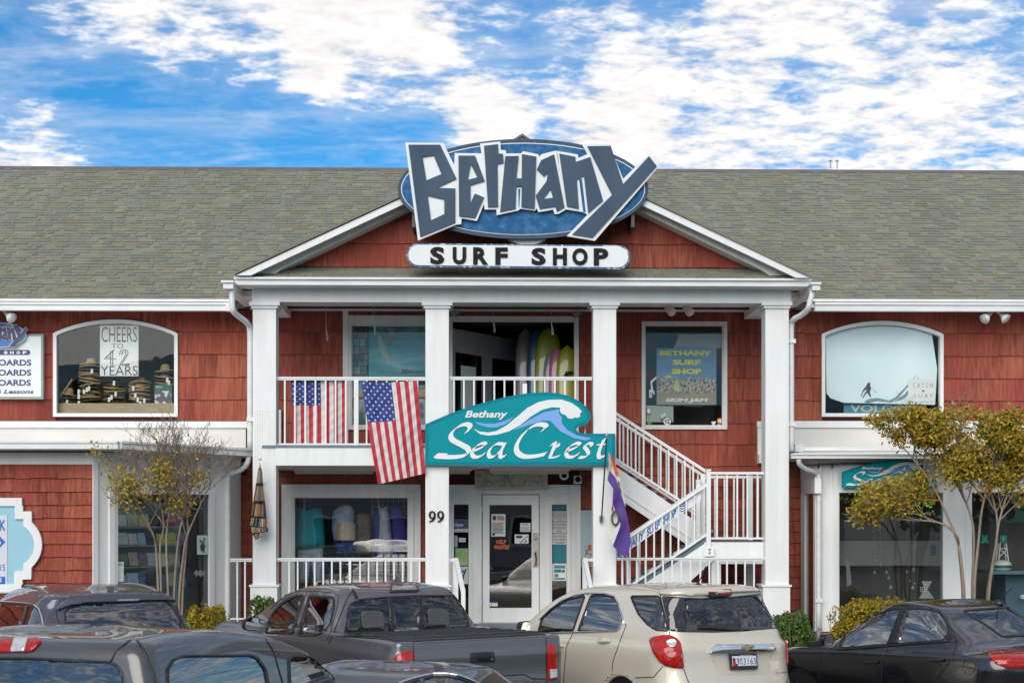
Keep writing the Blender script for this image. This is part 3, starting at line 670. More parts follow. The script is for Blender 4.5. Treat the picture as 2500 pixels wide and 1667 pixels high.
q.add([(a.x, a.y, zz0), (b.x, b.y, zz0), (b.x, b.y, zz1), (a.x, a.y, zz1), (a.x + k.x, a.y + k.y, zz0), (b.x + k.x, b.y + k.y, zz0), (b.x + k.x, b.y + k.y, zz1), (a.x + k.x, a.y + k.y, zz1)], [(4, 7, 6, 5), (0, 3, 7, 4), (1, 5, 6, 2), (3, 2, 6, 7), (0, 4, 5, 1)])
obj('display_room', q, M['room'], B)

# ---- windows of the main wall
def rect_window(name, ox0, oy0, ox1, oy1, gx0, gy0, gx1, gy1, pane, parent=B, out=.05):
    f = MB(); o = prect(ox0, oy0, ox1, oy1, YW); i = prect(gx0, gy0, gx1, gy1, YW)
    for r in sub_rect(o, [i]): f.box(r[0], r[1], YW - out, YW + .06, r[2], r[3])
    w = obj(name, f, M['white2'], parent); b = .02
    tr = MB()
    for r in sub_rect((i[0] - .0, i[1] + .0, i[2] - .0, i[3]), [(i[0] + b, i[1] - b, i[2] + b, i[3] - b)]): tr.box(r[0], r[1], YW - .015, YW + .05, r[2], r[3])
    obj('sash', tr, M['white2'], w); obj('pane', MB().box(i[0] + b, i[1] - b, YW + .01, YW + .018, i[2] + b, i[3] - b), pane, w); return w
def arch_window(h, fn, cz, Y=YW):
    f = MB(); x0, x1, z0, z1 = h; t = .055; n = 28; xs = [x0 + (x1 - x0) * i / n for i in range(n + 1)]
    outer = [(x0 - .035, z0 - .035), (x1 + .035, z0 - .035), (x1 + .035, z1 + .012)] + [(x, fn(x) + .035) for x in reversed(xs)] + [(x0 - .035, z1 + .012)]
    inner = [(x0 + .02, z0 + .02), (x1 - .02, z0 + .02)] + [(min(max(x, x0 + .02), x1 - .02), fn(x) - .022) for x in reversed(xs)]
    f.tess([[(x, Y - .06, z) for x, z in outer], [(x, Y - .06, z) for x, z in inner]], (0, .12, 0))
    w = obj('arched_window', f, M['white'], B)
    p = MB().tess([[(x, Y + .0, z) for x, z in inner]], (0, .006, 0)); obj('pane', p, M['pane'], w); return w
arch_window(holes['arch_l'], aL, crL); arch_window(holes['arch_r'], aR, crR)
rect_window('window', 851, 771, 1068, 1049, 857, 793, 1062, 1040, M['pane'])
obj('wall_trim', MB().pbox(837, 757, 850, 1090, YW - .06, YW - .001), M['white2'], B)
rect_window('window', 1566, 785.5, 1774.5, 1048, 1573, 793, 1766, 1040.5, M['pane'])
rect_window('shop_window', 688, 1182, 1027, 1512, 717, 1212, 998, 1500, M['pane_d'])
obj('window_molding', MB().pbox(706, 1200, 1010, 1206, YW - .075, YW - .051).pbox(706, 1206, 711, 1500, YW - .075, YW - .051).pbox(1004, 1206, 1010, 1500, YW - .075, YW - .051), M['white2'], B)
# ---- entrance: door frame, sidelights, door
en = MB()
for r in sub_rect(prect(1094, 1183, 1417, 1521, YW), [prect(1108, 1231, 1144, 1500, YW), prect(1347, 1231, 1383, 1500, YW), prect(1176, 1206, 1317, 1521, YW)]): en.box(r[0], r[1], YW - .06, YW + .08, r[2], r[3])
EN = obj('entrance_frame', en, M['white2'], B)
for a, b in ((1099, 1152), (1339, 1393)):
    q = MB()
    for r in sub_rect(prect(a, 1206, b, 1519, YW), [prect(a + 3, 1209, b - 3, 1516, YW)]): q.box(r[0], r[1], YW - .08, YW - .06, r[2], r[3])
    obj('sidelight_molding', q, M['white2'], EN)
obj('sidelight_pane', MB().pbox(1107, 1230, 1145, 1501, YW + .01, YW + .018), M['pane'], EN); obj('sidelight_pane', MB().pbox(1346, 1230, 1384, 1501, YW + .01, YW + .018), M['pane'], EN)
dr = MB()
for r in sub_rect(prect(1178, 1208, 1315.5, 1519, YW), [prect(1195, 1232, 1298, 1483, YW)]): dr.box(r[0], r[1], YW - .03, YW + .02, r[2], r[3])
DR = obj('door', dr, M['white'], EN)
obj('door_pane', MB().pbox(1195, 1232, 1298, 1483, YW - .005, YW + .003), M['pane_d'], DR)
obj('door_handle', MB().tube(catmull([at(1308, 1348, YW - .03), at(1307, 1352, YW - .09), at(1309, 1364, YW - .10), at(1308, 1376, YW - .09), at(1308, 1380, YW - .03)], 4), .012), mat('aged_brass', (.12, .09, .05), .35, .9), DR)
obj('door_lock', MB().lathe([(.02, 0), (.028, -.01), (.028, -.03), (.015, -.035)], at(1306.5, 1312, YW - .03), 14, 'y'), M['metal'], DR)
obj('kick_plate', MB().pbox(1300, 1300, 1315, 1385, YW - .034, YW - .03), mat('worn_paint', (.62, .57, .48), .6, var=.3, vscale=9), DR)
for y in (1243, 1357, 1470): obj('hinge', MB().tube([at(1177, y - 8, YW - .045), at(1177, y + 8, YW - .045)], .012), M['metal'], DR)
obj('threshold', MB().pbox(1170, 1519, 1322, 1523, YW - .12, YW), M['metal'], B)

# ---- upper entry recess with angled door panels
obj('recess_frame', MB().pbox(1096, 772, 1413, 785, YW - .05, YW + .06).pbox(1096, 785, 1105, 1093, YW - .05, YW + .06).pbox(1402, 785, 1413, 1093, YW - .05, YW + .06), M['white2'], B)
VL = Plane((PX(1106, YW + .1), YW + .1), (PX(1290, 27.6), 27.6))
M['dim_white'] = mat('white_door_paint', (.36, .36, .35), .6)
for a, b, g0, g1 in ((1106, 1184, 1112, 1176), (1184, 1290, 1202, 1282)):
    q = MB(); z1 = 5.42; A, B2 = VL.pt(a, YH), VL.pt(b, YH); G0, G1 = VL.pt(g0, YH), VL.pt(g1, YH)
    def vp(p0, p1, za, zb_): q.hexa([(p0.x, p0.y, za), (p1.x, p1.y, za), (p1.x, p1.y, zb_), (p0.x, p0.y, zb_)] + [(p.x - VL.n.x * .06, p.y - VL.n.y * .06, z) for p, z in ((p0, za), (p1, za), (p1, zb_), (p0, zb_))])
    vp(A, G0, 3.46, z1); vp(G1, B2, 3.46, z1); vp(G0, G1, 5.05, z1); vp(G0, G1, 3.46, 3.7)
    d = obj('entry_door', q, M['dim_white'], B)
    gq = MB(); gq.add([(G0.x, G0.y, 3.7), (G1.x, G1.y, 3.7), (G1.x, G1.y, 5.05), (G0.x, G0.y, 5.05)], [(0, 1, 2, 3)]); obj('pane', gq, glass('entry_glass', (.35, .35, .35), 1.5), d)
q = MB(); A, B2 = VL.pt(1125, 890, .01), VL.pt(1162, 890, .01); q.add([(A.x, A.y, 4.15), (B2.x, B2.y, 4.15), (B2.x, B2.y, 4.85), (A.x, A.y, 4.85)], [(0, 1, 2, 3)])
obj('door_notice', q, M['paper'], label='white paper notice taped inside upper entry door', cat='notice')
# ------------------------------------------------------------------ railings and staircase
M['rail'] = mat('white_railing_paint', (.80, .81, .80), .4, var=.06, vscale=4)
def rail_h(name, label, x0, x1, Y, top, bot, bal, posts=(), group='white railings of the porch', tw=7, zfix=None):
    xm = (x0 + x1) / 2; p0, p1 = at(x0, top, Y), at(x1, top, Y)
    t = thing(name, label, 'railing', ((p0.x + p1.x) / 2, Y, PZ(bot + 4, Y)), group)
    q = MB(); q.box(PX(x0, Y), PX(x1, Y), Y - .03, Y + .03, PZ(top + tw * .55, Y), PZ(top, Y)); q.box(PX(x0, Y), PX(x1, Y), Y - .018, Y + .018, PZ(top + tw + 1, Y), PZ(top + tw * .55, Y)); obj('top_rail', q, M['rail'], t)
    obj('bottom_rail', MB().pbox(x0, bot, x1, bot + 4, Y - .02, Y + .02), M['rail'], t)
    for x in bal: obj('baluster', MB().pbox(x - 1.9, top + tw, x + 1.9, bot, Y - .012, Y + .012), M['rail'], t)
    for a, b, y0, y1 in posts: obj('post', MB().pbox(a, y0, b, y1, Y - .035, Y + .035), M['rail'], t)
    return t
fr = lambda a, st, n: [a + st * i for i in range(n)]
rail_h('balcony_railing', 'white balcony railing with two flags, left of the teal sign', 675, 1038.5, 23.66, 921, 1082, [695.3, 720, 745, 770, 795, 819, 844] + [895, 919, 944, 969, 994, 1019], [(864, 875, 928, 1092)], 'balcony railings')
rail_h('balcony_railing', 'white balcony railing above the arched top of the teal sign', 1096, 1445, 23.66, 920, 1082, [1108, 1132.5, 1157, 1182, 1206.7, 1231.5, 1256.3, 1305.3, 1330, 1354.6, 1379, 1404.5, 1428.5], [(1276, 1286.5, 936, 1085)], 'balcony railings')
rail_h('porch_railing', 'white ground floor railing before the clothes display window', 673.5, 1038, 23.66, 1361, 1500, [705.6, 726.6, 747.5, 768, 789, 810, 831, 878.7, 899.6, 920.5, 941, 962, 983, 1003.5, 1024], [(851, 857, 1366, 1515)], 'ground floor porch railings')
rail_h('porch_railing', 'short white railing in the gap between left bay and first column', 562, 616, 23.66, 1362, 1508, [579, 598], (), 'ground floor porch railings')
rail_h('porch_railing', 'white ground floor railing under the outside stairs', 1505, 1869, 23.6, 1361, 1500, [1519, 1533, 1554.5, 1576, 1598, 1619, 1641, 1663, 1686, 1710, 1732, 1753, 1775, 1797, 1819, 1841], (), 'ground floor porch railings', 5)
# sloping hand rails of the entrance steps
for nm, xa, xb, lab in (('left', 1096, 1113, 'white sloping step handrail beside the column numbered 99'), ('right', 1447, 1428, 'white sloping step handrail left of the flag column')):
    xe = xb + (18 if nm == 'left' else 16) * (1 if nm == 'left' else 1)
    t = thing('step_handrail', lab, 'handrail', at(xb, 1500, 23.4), 'handrails of the entrance steps')
    obj('level_rail', MB().bar(at(xa, 1366, 23.66), at(xb, 1366, 23.62), .05, .04), M['rail'], t)
    obj('slope_rail', MB().bar(at(xb, 1365, 23.62), at(xe, 1445, 22.5), .06, .05), M['rail'], t)
    obj('post', MB().bar(at(xb, 1366, 23.62), at(xb, 1510, 23.62), .07, .07), M['rail'], t)
    obj('post', MB().bar(at(xe, 1442, 22.5), at(xe, 1570, 22.5), .06, .06), M['rail'], t)
# ---- staircase in the right bay
ST = thing('outside_staircase', 'white two flight outside staircase climbing to the balcony, with landing', 'staircase', at(1730, 1520, 24.3))
def stringer(name, top, bottom, Y, th, m): return obj(name, MB().tess([[at(x, y, Y) for x, y in top + bottom[::-1]]], (0, th, 0)), m, ST)
YU, YV = 24.75, 23.75      # front planes of the upper and lower flight
stringer('upper_stringer', [(1500, 1136), (1735, 1297)], [(1500, 1209), (1735, 1368)], YU, .05, M['white'])
stringer('upper_stringer', [(1500, 1140), (1735, 1296)], [(1500, 1200), (1735, 1356)], 25.35, .05, M['white'])
obj('stringer_trim', MB().tess([[at(x, y, YU - .015) for x, y in ((1500, 1186), (1735, 1345), (1735, 1349), (1500, 1190))]], (0, .014, 0)), M['white2'], ST)
for k in range(10):
    f = (k + .5) / 10; a = at(1500 + 235 * f, 1141 + 160 * f, YU + .05)
    obj('tread', MB().box(a.x - .10, a.x + .14, YU + .05, 25.35, a.z - .04, a.z), M['deck'], ST)
obj('stair_soffit', MB().tess([[at(x, y, YU + .06) for x, y in ((1500, 1196), (1735, 1355), (1735, 1362), (1500, 1203))]], (0, .52, 0)), M['cream'], ST)
stringer('lower_stringer', [(1574, 1424), (1722, 1326), (1760, 1326)], [(1650, 1450), (1748, 1362), (1760, 1362)], YV, .05, M['white'])
stringer('lower_stringer', [(1490, 1478), (1574, 1424), (1720, 1328)], [(1490, 1560), (1650, 1450), (1748, 1362)], YV + .002, .05, M['white'])
for k in range(7):
    f = (k + .5) / 7; a = at(1490 + 230 * f, 1476 - 152 * f, YV + .05)
    obj('tread', MB().box(a.x - .16, a.x + .14, YV + .052, 24.68, a.z - .03, a.z + .01), M['deck'], ST)
obj('blue_tread_edge', MB().tess([[at(x, y, YV + .03) for x, y in ((1500, 1460), (1586, 1420), (1722, 1330), (1722, 1304), (1712, 1308), (1580, 1400), (1500, 1450))]], (0, .02, 0)), M['deck'], ST)
lz = PZ(1322, YV)
obj('landing', MB().box(PX(1722, YV), PX(1868, YV), YV + .05, YW - .04, lz - .08, lz), M['deck'], ST)
obj('landing_fascia', MB().pbox(1720, 1323, 1868, 1362, YV - .01, YV + .045), M['white'], ST)
obj('landing_beam', MB().pbox(1755, 1364, 1868, 1376, YV + .02, YV + .1), M['white2'], ST)
obj('landing_post', MB().pbox(1737, 1363, 1760, 1530, YV + .03, YV + .2), M['white'], ST); obj('landing_post', MB().pbox(1823, 1376, 1843, 1530, 25.1, 25.2), M['white2'], ST)
def flight_rail(xa, ya, xb, yb, Y, drop, bals, w=.05, second=None):
    obj('handrail', MB().bar(at(xa, ya, Y), at(xb, yb, Y), .06, .045), M['rail'], ST)
    obj('lower_rail', MB().bar(at(xa, ya + drop, Y), at(xb, yb + drop, Y), .04, .035), M['rail'], ST)
    for x in bals:
        f = (x - xa) / (xb - xa); y = ya + (yb - ya) * f
        obj('baluster', MB().pbox(x - 1.9, y + 2, x + 1.9, y + drop + 1, Y - .011, Y + .011), M['rail'], ST)
flight_rail(1500, 1007, 1727, 1153, YU - .02, 111, [1513, 1532.5, 1552, 1571.5, 1591, 1613, 1632.5, 1652, 1672, 1692.5])
flight_rail(1500, 1020, 1727, 1168, 25.3, 106, [1522, 1541, 1561, 1607.5, 1627, 1647, 1666, 1684.5, 1704], .04)
flight_rail(1490, 1341, 1726, 1182, YV - .02, 121, [1520, 1538, 1557.5, 1577.5, 1597, 1617, 1637, 1656.5, 1675.5, 1695.5])
flight_rail(1490, 1338, 1715, 1186, 24.6, 119, [1530, 1562, 1620, 1690], .04)
q = MB(); q.pbox(1725, 1149, 1735.5, 1356, YV - .06, YV + .02); q.pbox(1724, 1145, 1736.5, 1149, YV - .07, YV + .03); nw = obj('newel_post', q, M['rail'], ST)
obj('post_plate', MB().pbox(1719, 1335, 1743, 1357, YV - .075, YV - .06), M['rail'], nw)
for y in (1340, 1348.5): obj('bolt', MB().lathe([(.018, 0), (.018, -.012), (.008, -.016)], at(1732, y, YV - .075), 12, 'y'), M['metal'], nw)
obj('newel_post', MB().pbox(1711, 1156, 1722, 1320, YU - .06, YU + .02), M['rail'], ST); obj('newel_post', MB().pbox(1700, 1170, 1710, 1330, 24.6, 24.68), M['rail'], ST)
def land_rail(Y, top, bot, bals, xr):
    obj('handrail', MB().pbox(1735, top, xr, top + 6, Y - .03, Y + .03), M['rail'], ST); obj('lower_rail', MB().pbox(1735, bot, xr, bot + 4, Y - .02, Y + .02), M['rail'], ST)
    for x in bals: obj('baluster', MB().pbox(x - 2.1, top + 6, x + 2.1, bot, Y - .012, Y + .012), M['rail'], ST)
land_rail(YV - .02, 1151.5, 1312, [1750.5, 1775, 1800, 1825, 1849.5], 1869)
land_rail(25.25, 1161, 1310, [1745.5, 1769, 1792, 1815, 1851], 1866)
obj('landing_rail_post', MB().pbox(1828, 1160, 1838, 1322, 25.1, 25.2), M['rail'], ST)
# banner tied below the sloping handrail
BP = [(1502, 1342), (1720, 1195)]
bt = thing('stair_banner', 'white banner with blue surf shop lettering tied along the lower stair rail', 'banner', at(1600, 1340, YV - .06))
q = MB(); q.tess([[at(x, y, YV + .006) for x, y in ((1495, 1340), (1712, 1190), (1711, 1221), (1495, 1371))]], (0, .005, 0)); obj('banner_cloth', q, M['signwhite'], bt)
M['bluetxt'] = mat('blue_lettering', (.012, .12, .40), .5)
q = MB(); A_, B_ = at(1508, 1359, YV + .002), at(1651, 1260, YV + .002); upv = at(1508, 1340, YV + .002) - A_
text_into(q, 'BETHANY  SURF SHOP', lambda u, v: A_ + (B_ - A_) * u + upv * v, .035, .12); obj('lettering', q, M['bluetxt'], bt)
q = MB()
for k in range(4): q.tube(catmull([at(1660 + dx, 1244 - k * 6 + dy, YV + .002) for dx, dy in ((0, 2), (5, 4), (11, 1), (13, -3))], 3), .006, 5)
obj('wave_emblem', q, M['bluetxt'], bt)

# ------------------------------------------------------------------ signs
def crop1(p): return (960 + p[0] / 3.5636, 310 + p[1] / 3.5636)
def spoly(name, pts, Y, th, m, parent, holes=(), **k): return obj(name, MB().tess([[at(x, y, Y) for x, y in l] for l in [pts] + list(holes)], (0, th, 0)), m, parent, **k)
OUT = [(105,137),(435,140),(530,330),(535,228),(768,231),(755,145),(932,128),(935,200),(980,205),(983,232),(1112,232),(1130,212),(1265,240),(1268,262),(1292,238),(1410,208),(1605,240),(1612,270),(1690,238),(1642,150),(1878,148),(2000,452),(2228,232),(2312,345),(1755,990),(1510,950),(1690,765),(1672,750),(1648,740),(1505,717),(1440,756),(1405,758),(1393,720),(1265,741),(1246,708),(1235,728),(1105,712),(1085,728),(900,768),(898,718),(795,718),(790,670),(728,818),(595,795),(592,845),(548,850),(215,988)]
LET = {'B': ([(132,155),(408,155),(550,450),(378,530),(540,535),(540,832),(235,955)], [[(255,262),(352,248),(420,410),(288,465)], [(300,598),(443,630),(445,757),(328,812)]]),
 'e': ([(567,250),(712,250),(795,470),(672,508),(672,662),(710,580),(790,612),(712,792),(573,775)], [[(675,322),(733,438),(650,460)]]),
 't': ([(790,165),(912,150),(915,232),(955,235),(960,312),(908,325),(912,695),(825,697)], []),
 'h': ([(975,255),(1092,252),(1072,448),(1118,448),(1120,237),(1245,258),(1230,712),(1115,697),(1118,520),(1072,520),(1065,710),(930,738)], []),
 'a': ([(1250,370),(1287,290),(1400,238),(1490,698),(1425,735),(1412,692),(1275,712),(1240,598),(1335,470),(1345,400),(1312,430)], [[(1370,540),(1390,615),(1305,628)]]),
 'n': ([(1445,232),(1585,260),(1588,305),(1715,262),(1825,640),(1697,748),(1660,425),(1598,460),(1615,712),(1512,690)], []),
 'y': ([(1690,168),(1893,165),(2000,498),(2225,255),(2293,340),(1735,962),(1558,935),(1905,590)], [])}
YS = 23.0
BS = thing('surf_shop_sign', 'large oval blue sign with jagged slate letters on the gable', 'sign', at(1277, 585, YS))
ell = lambda cx, cy, a, b, n=72: [(cx + a * math.cos(2 * math.pi * i / n), cy + b * math.sin(2 * math.pi * i / n)) for i in range(n)]
spoly('oval_rim', ell(1277, 461.5, 306, 122), YS, .06, M['slate'], BS)
spoly('white_line', ell(1277, 461.5, 298, 112.5), YS - .008, .008, M['signwhite'], BS)
spoly('oval_field', ell(1277, 461.5, 296, 110.5), YS - .014, .007, M['signblue'], BS)
spoly('letter_backing', [crop1(p) for p in OUT], YS - .075, .05, M['signwhite'], BS)
for sl_ in ([(1088,540),(1106,540),(1097,704),(1090,700)], [(1617,458),(1642,452),(1676,745),(1652,738)]): spoly('backing_gap', [crop1(p) for p in sl_], YS - .077, .002, M['signblue'], BS)
for ch, (o_, h_) in LET.items(): spoly('letter', [crop1(p) for p in o_], YS - .10, .025, M['slate'], BS, [[crop1(p) for p in h] for h in h_])
spoly('crack', [crop1(p) for p in ((1420,215),(1432,238),(1450,400),(1440,330),(1425,245))], YS - .079, .002, M['wood'], BS)
for x, y in ((1010, 575), (1545, 575), (1200, 590), (1350, 590)): obj('bracket', MB().pbox(x - 4, y - 60, x + 4, y - 20, YS + .06, 23.6), M['darkmetal'], BS)
obj('bracket_disc', MB().tess([[at(x, y, YS + .1) for x, y in ell(1288, 572, 48, 26, 32)]], (0, .3, 0)), M['cream'], BS)
# SURF SHOP board
SS = thing('surf_shop_board', 'white pill shaped board reading SURF SHOP below the oval sign', 'sign', at(1265, 656, YS))
def pill(x0, x1, yl0, yl1, dy):
    r = (yl1 - yl0) / 2; o_ = []
    for i in range(13): a = math.pi / 2 + math.pi * i / 12; o_.append((x0 + r + r * math.cos(a), (yl0 + yl1) / 2 - r * math.sin(a)))
    for i in range(13): a = -math.pi / 2 + math.pi * i / 12; o_.append((x1 - r + r * math.cos(a), (yl0 + yl1) / 2 + dy - r * math.sin(a)))
    return o_
spoly('board_edge', pill(992, 1539, 594, 652, 5), YS - .02, .08, M['blueedge'], SS)
spoly('board_face', pill(997, 1534, 597.5, 647.5, 5), YS - .032, .012, M['signwhite'], SS)
for ch, x, w in (('S', 383, 124), ('U', 576, 118), ('R', 760, 130), ('F', 942, 108), ('S', 1265, 124), ('H', 1450, 122), ('O', 1625, 136), ('P', 1808, 126)):
    y0 = 1043 + (x - 383) * .0088; a, b = crop1((x - w / 2, y0)), crop1((x + w / 2, y0 + 150))
    V = at(a[0], b[1], YS - .05); W_ = at(b[0], a[1], YS - .05); q = MB()
    text_into(q, ch, lambda u, v: (V.x + (W_.x - V.x) * u, YS - .05, V.z + (W_.z - V.z) * v), .045)
    n = len(q.v); q2 = MB(); q2.v = q.v + [(x_, y_ + .018, z_) for x_, y_, z_ in q.v]; q2.f = list(q.f)
    ed = {}
    for f in q.f:
        for i in range(len(f)):
            e = (f[i], f[(i + 1) % len(f)]); ed[e] = 1
    for (i, j) in list(ed):
        if (j, i) not in ed: q2.f.append((j, i, i + n, j + n))
    q2.m = [0] * len(q2.f); obj('letter', q2, M['black'], SS)
# ---- sea crest sign art, shared by three signs
SC_OUT = [(68,1140),(68,1515),(1800,1515),(1800,1225),(1510,1225),(1465,1215),(1442,1190),(1455,1165),(1510,1155),(1550,1130),(1577,1085),(1570,1030),(1530,975),(1470,930),(1380,882),(1270,856),(1150,848),(1000,857),(800,890),(500,970),(300,1040)]
SC_IN = [(97,1162),(97,1487),(1772,1487),(1772,1252),(1500,1250),(1445,1235),(1415,1192),(1435,1148),(1497,1131),(1530,1108),(1549,1075),(1543,1040),(1510,993),(1455,953),(1370,908),(1264,883),(1150,876),(1004,885),(806,917),(508,996),(310,1066)]
WAVE = [(505,1180),(560,1205),(640,1215),(720,1200),(810,1150),(900,1075),(1000,990),(1100,938),(1200,916),(1310,915),(1400,945),(1460,985),(1495,1022),(1478,1045),(1482,1070),(1450,1083),(1428,1078),(1410,1090),(1370,1085),(1345,1055),(1312,1045),(1295,1018),(1297,988),(1220,985),(1130,1010),(1030,1070),(930,1150),(830,1205),(720,1235),(640,1243),(570,1230)]
WB1 = [(865,1200),(1000,1110),(1150,1030),(1290,1003),(1285,1040),(1312,1080),(1312,1130),(1360,1190),(1450,1240),(1585,1268),(1530,1288),(1420,1265),(1300,1205),(1210,1110),(1150,1105),(1000,1150)]
WB2 = [(512,1115),(600,1133),(700,1135),(780,1115),(880,1072),(800,1140),(720,1168),(640,1168),(560,1145)]
_e = [(500,1385),(560,1362),(612,1332),(610,1314),(575,1316),(520,1350),(494,1398),(510,1434),(560,1436),(612,1404)]
STROKES = [([(440,1218),(478,1168),(450,1140),(380,1156),(308,1218),(312,1276),(390,1322),(456,1362),(456,1408),(380,1434),(270,1438),(170,1432)], 17),
 (_e, 13), ([(785,1322),(720,1318),(664,1360),(645,1405),(662,1438),(708,1424),(765,1368)], 13), ([(795,1312),(762,1380),(752,1425),(768,1440),(802,1422)], 14),
 ([(1130,1196),(1170,1166),(1140,1142),(1060,1152),(965,1225),(905,1320),(905,1390),(965,1432),(1070,1430),(1165,1410)], 17),
 ([(1212,1330),(1250,1312),(1232,1372),(1205,1440)], 14), ([(1212,1420),(1250,1360),(1282,1316),(1282,1345)], 10), ([(1195,1444),(1250,1440),(1295,1424)], 8),
 ([(x + 858, y) for x, y in _e], 13), ([(1582,1342),(1585,1318),(1550,1316),(1520,1342),(1545,1380),(1555,1415),(1515,1440),(1470,1440)], 12),
 ([(1700,1272),(1662,1360),(1648,1415),(1662,1442),(1708,1424)], 14), ([(1632,1326),(1712,1322)], 6)]
def stroke(mb, pts, w, fn, nib=(.62, -.52)):
    P = catmull([(x, y, 0) for x, y in pts], 7)
    k = len(mb.v); n = len(P)
    for i, p in enumerate(P):
        t = (P[min(i + 1, n - 1)] - P[max(i - 1, 0)]).normalized(); nr = Vector((-t.y, t.x, 0))
        e = Vector((nib[0], nib[1], 0)) * w * 1.25 
        if e.dot(nr) < 0: e = -e
        e += nr * 3.2 * w / 14
        mb.v += [fn(*(p - e).xy), fn(*(p + e).xy)]
    for i in range(n - 1): mb.f.append((k + 2 * i, k + 2 * i + 1, k + 2 * i + 3, k + 2 * i + 2)); mb.m.append(0)
def seacrest(name, label, fn, off, th, root_at, body=True, mats=('teal2', 'teal', 'signwhite', 'paleblue'), group=None):
    """fn(x, y, out) maps sign art coordinates to a point"""
    t = thing(name, label, 'sign', root_at, group); nrm = fn(800, 1200, 0) - fn(800, 1200, 1); nrm.normalize()
    pl_ = lambda nm, pts, o_, d, m: obj(nm, MB().tess([[fn(x, y, o_) for x, y in pts]], nrm * d), M[m], t)
    if body:
        sm = lambda pts: [(p.x, p.y) for p in pts]
        pl_('sign_board', SC_OUT, off, th, mats[0]); pl_('sign_field', SC_IN, off + .004, .004, mats[1])
    pl_('white_wave', WAVE, off + .012, .008, mats[2]); pl_('blue_wave', WB1, off + .010, .006, mats[3]); pl_('blue_ripple', WB2, off + .010, .006, mats[3])
    for s_, w in STROKES:
        q = MB(); stroke(q, s_, w * 1.3, lambda x, y: fn(x, y, off + .014 + .0015 * (w % 5))); obj('letter', q, M[mats[2]], t)
    pl_('letter_foot', [(138,1442),(185,1402),(275,1405),(262,1424),(300,1424),(300,1446)], off + .013, .006, mats[2])
    q = MB(); text_into(q, 'Bethany', lambda u, v: fn(430 + 390 * u, 1098 - 82 * v, off + .014), .03, .28); obj('lettering', q, M[mats[2]], t)
    return t
YC = 23.46
crop2 = lambda x, y: (1020 + x / 3.7327, 730 + y / 3.7327)
seacrest('sea_crest_sign', 'big teal wave shaped shop sign hung on the balcony front', lambda x, y, o_: at(*crop2(x, y), YC - o_), 0, .05, at(1270, 1136, YC))
def small_sc(x, y, o_): return at(2055 + (x - 68) * .1345, 1191 - (1515 - y) * .105, 23.86 - o_)
seacrest('sea_crest_sign', 'smaller teal wave sign over the right bay window, half behind the tree', small_sc, 0, .04, at(2160, 1192, 23.94))
wb = thing('wooden_sign', 'faded cream board with teal lettering over the entrance door', 'sign', at(1248, 1193, 25.3))
M['sandboard'] = mat('cream_sign_board', (.50, .45, .35), .7, var=.2, vscale=5); M['tealtxt'] = mat('faded_teal', (.06, .30, .29), .6)
obj('board', MB().pbox(1159, 1149, 1337, 1193, 25.3, 25.33), M['sandboard'], wb)
def wsc(x, y, o_): return at(1168 + (x - 138) * .1024, 1187 - (1445 - y) * .103, 25.3 - o_)
q = MB()
for s_, w in STROKES: stroke(q, s_, w * .8, lambda x, y: wsc(x, y, .004))
for pts in (WB1,): q.tess([[wsc(700 + (x - 865) * .35, y + 120, .004) for x, y in pts]], (0, 0, 0))
obj('lettering', q, M['tealtxt'], wb)
q = MB(); ptext(q, 'Bethany', 1196, 1154, 1233, 1164, 25.294, .01); obj('lettering', q, M['wood'], wb)
M['coral'] = mat('painted_flowers', (.45, .22, .06), .7, col2=(.5, .32, .16), vscale=60)
for cx, cy in ((1168, 1160), (1183, 1180), (1250, 1185), (1188, 1153), (1318, 1159)):
    q = MB()
    for k in range(6): a = k * 1.05; q.tess([[at(cx, cy, 25.293), at(cx + 6 * math.cos(a - .3), cy + 6 * math.sin(a - .3), 25.293), at(cx + 8 * math.cos(a), cy + 8 * math.sin(a), 25.293), at(cx + 6 * math.cos(a + .3), cy + 6 * math.sin(a + .3), 25.293)]], (0, 0, 0))
    obj('painted_flower', q, M['coral'], wb)
# house number
hn = thing('house_number', 'black house number 99 on the second porch column', 'number', at(1065, 1276, YF))
def digit9(cx):
    q = MB(); cy = 1259.5
    o_ = ell(cx, cy - 3.2, 8.6, 10, 28); i_ = ell(cx, cy - 3.6, 3.5, 7, 28)
    q.tess([[at(x, y, YF - .022) for x, y in o_], [at(x, y, YF - .022) for x, y in i_]], (0, .02, 0))
    q.tess([[at(x, y, YF - .0225) for x, y in ((cx + 8.6, cy - 3), (cx + 8, cy + 4), (cx + 4, cy + 10), (cx - 2, cy + 14), (cx - 7.5, cy + 14.5), (cx - 7.2, cy + 12), (cx - 2, cy + 10), (cx + 2, cy + 5), (cx + 3.4, cy - 2))]], (0, .02, 0))
    return q
for cx in (1055, 1075.5): obj('digit', digit9(cx), M['black'], hn)

# ---- left surf board list sign (partly out of the photo)
LS = thing('price_board_sign', 'white board sign listing boards and lessons, cut by the left edge', 'sign', at(0, 975, YW - .1))
M['signframe'] = mat('sage_sign_frame', (.30, .35, .31), .6, var=.2); M['navy'] = mat('navy_lettering', (.035, .05, .16), .5)
obj('frame', MB().pbox(-190, 815, 105.5, 974, YW - .12, YW - .02), M['signframe'], LS)
obj('board', MB().pbox(-184, 820.5, 100, 968, YW - .125, YW - .12), M['signwhite'], LS)
for i, y in enumerate((877.5, 902, 926.5)):
    q = MB(); ptext(q, 'BOARDS', -17.5, y, 76.5 - (i == 2), y + 15.2, YW - .127, .035); obj('lettering', q, M['navy'], LS)
q = MB(); ptext(q, '& Lessons', -12, 950.5, 83, 961, YW - .127, .03, .3); obj('lettering', q, M['navy'], LS)
ppl = pill(-160, 74, 854, 866.5, 0); spoly('pill', ppl, YW - .128, .004, M['navy'], LS)
q = MB()
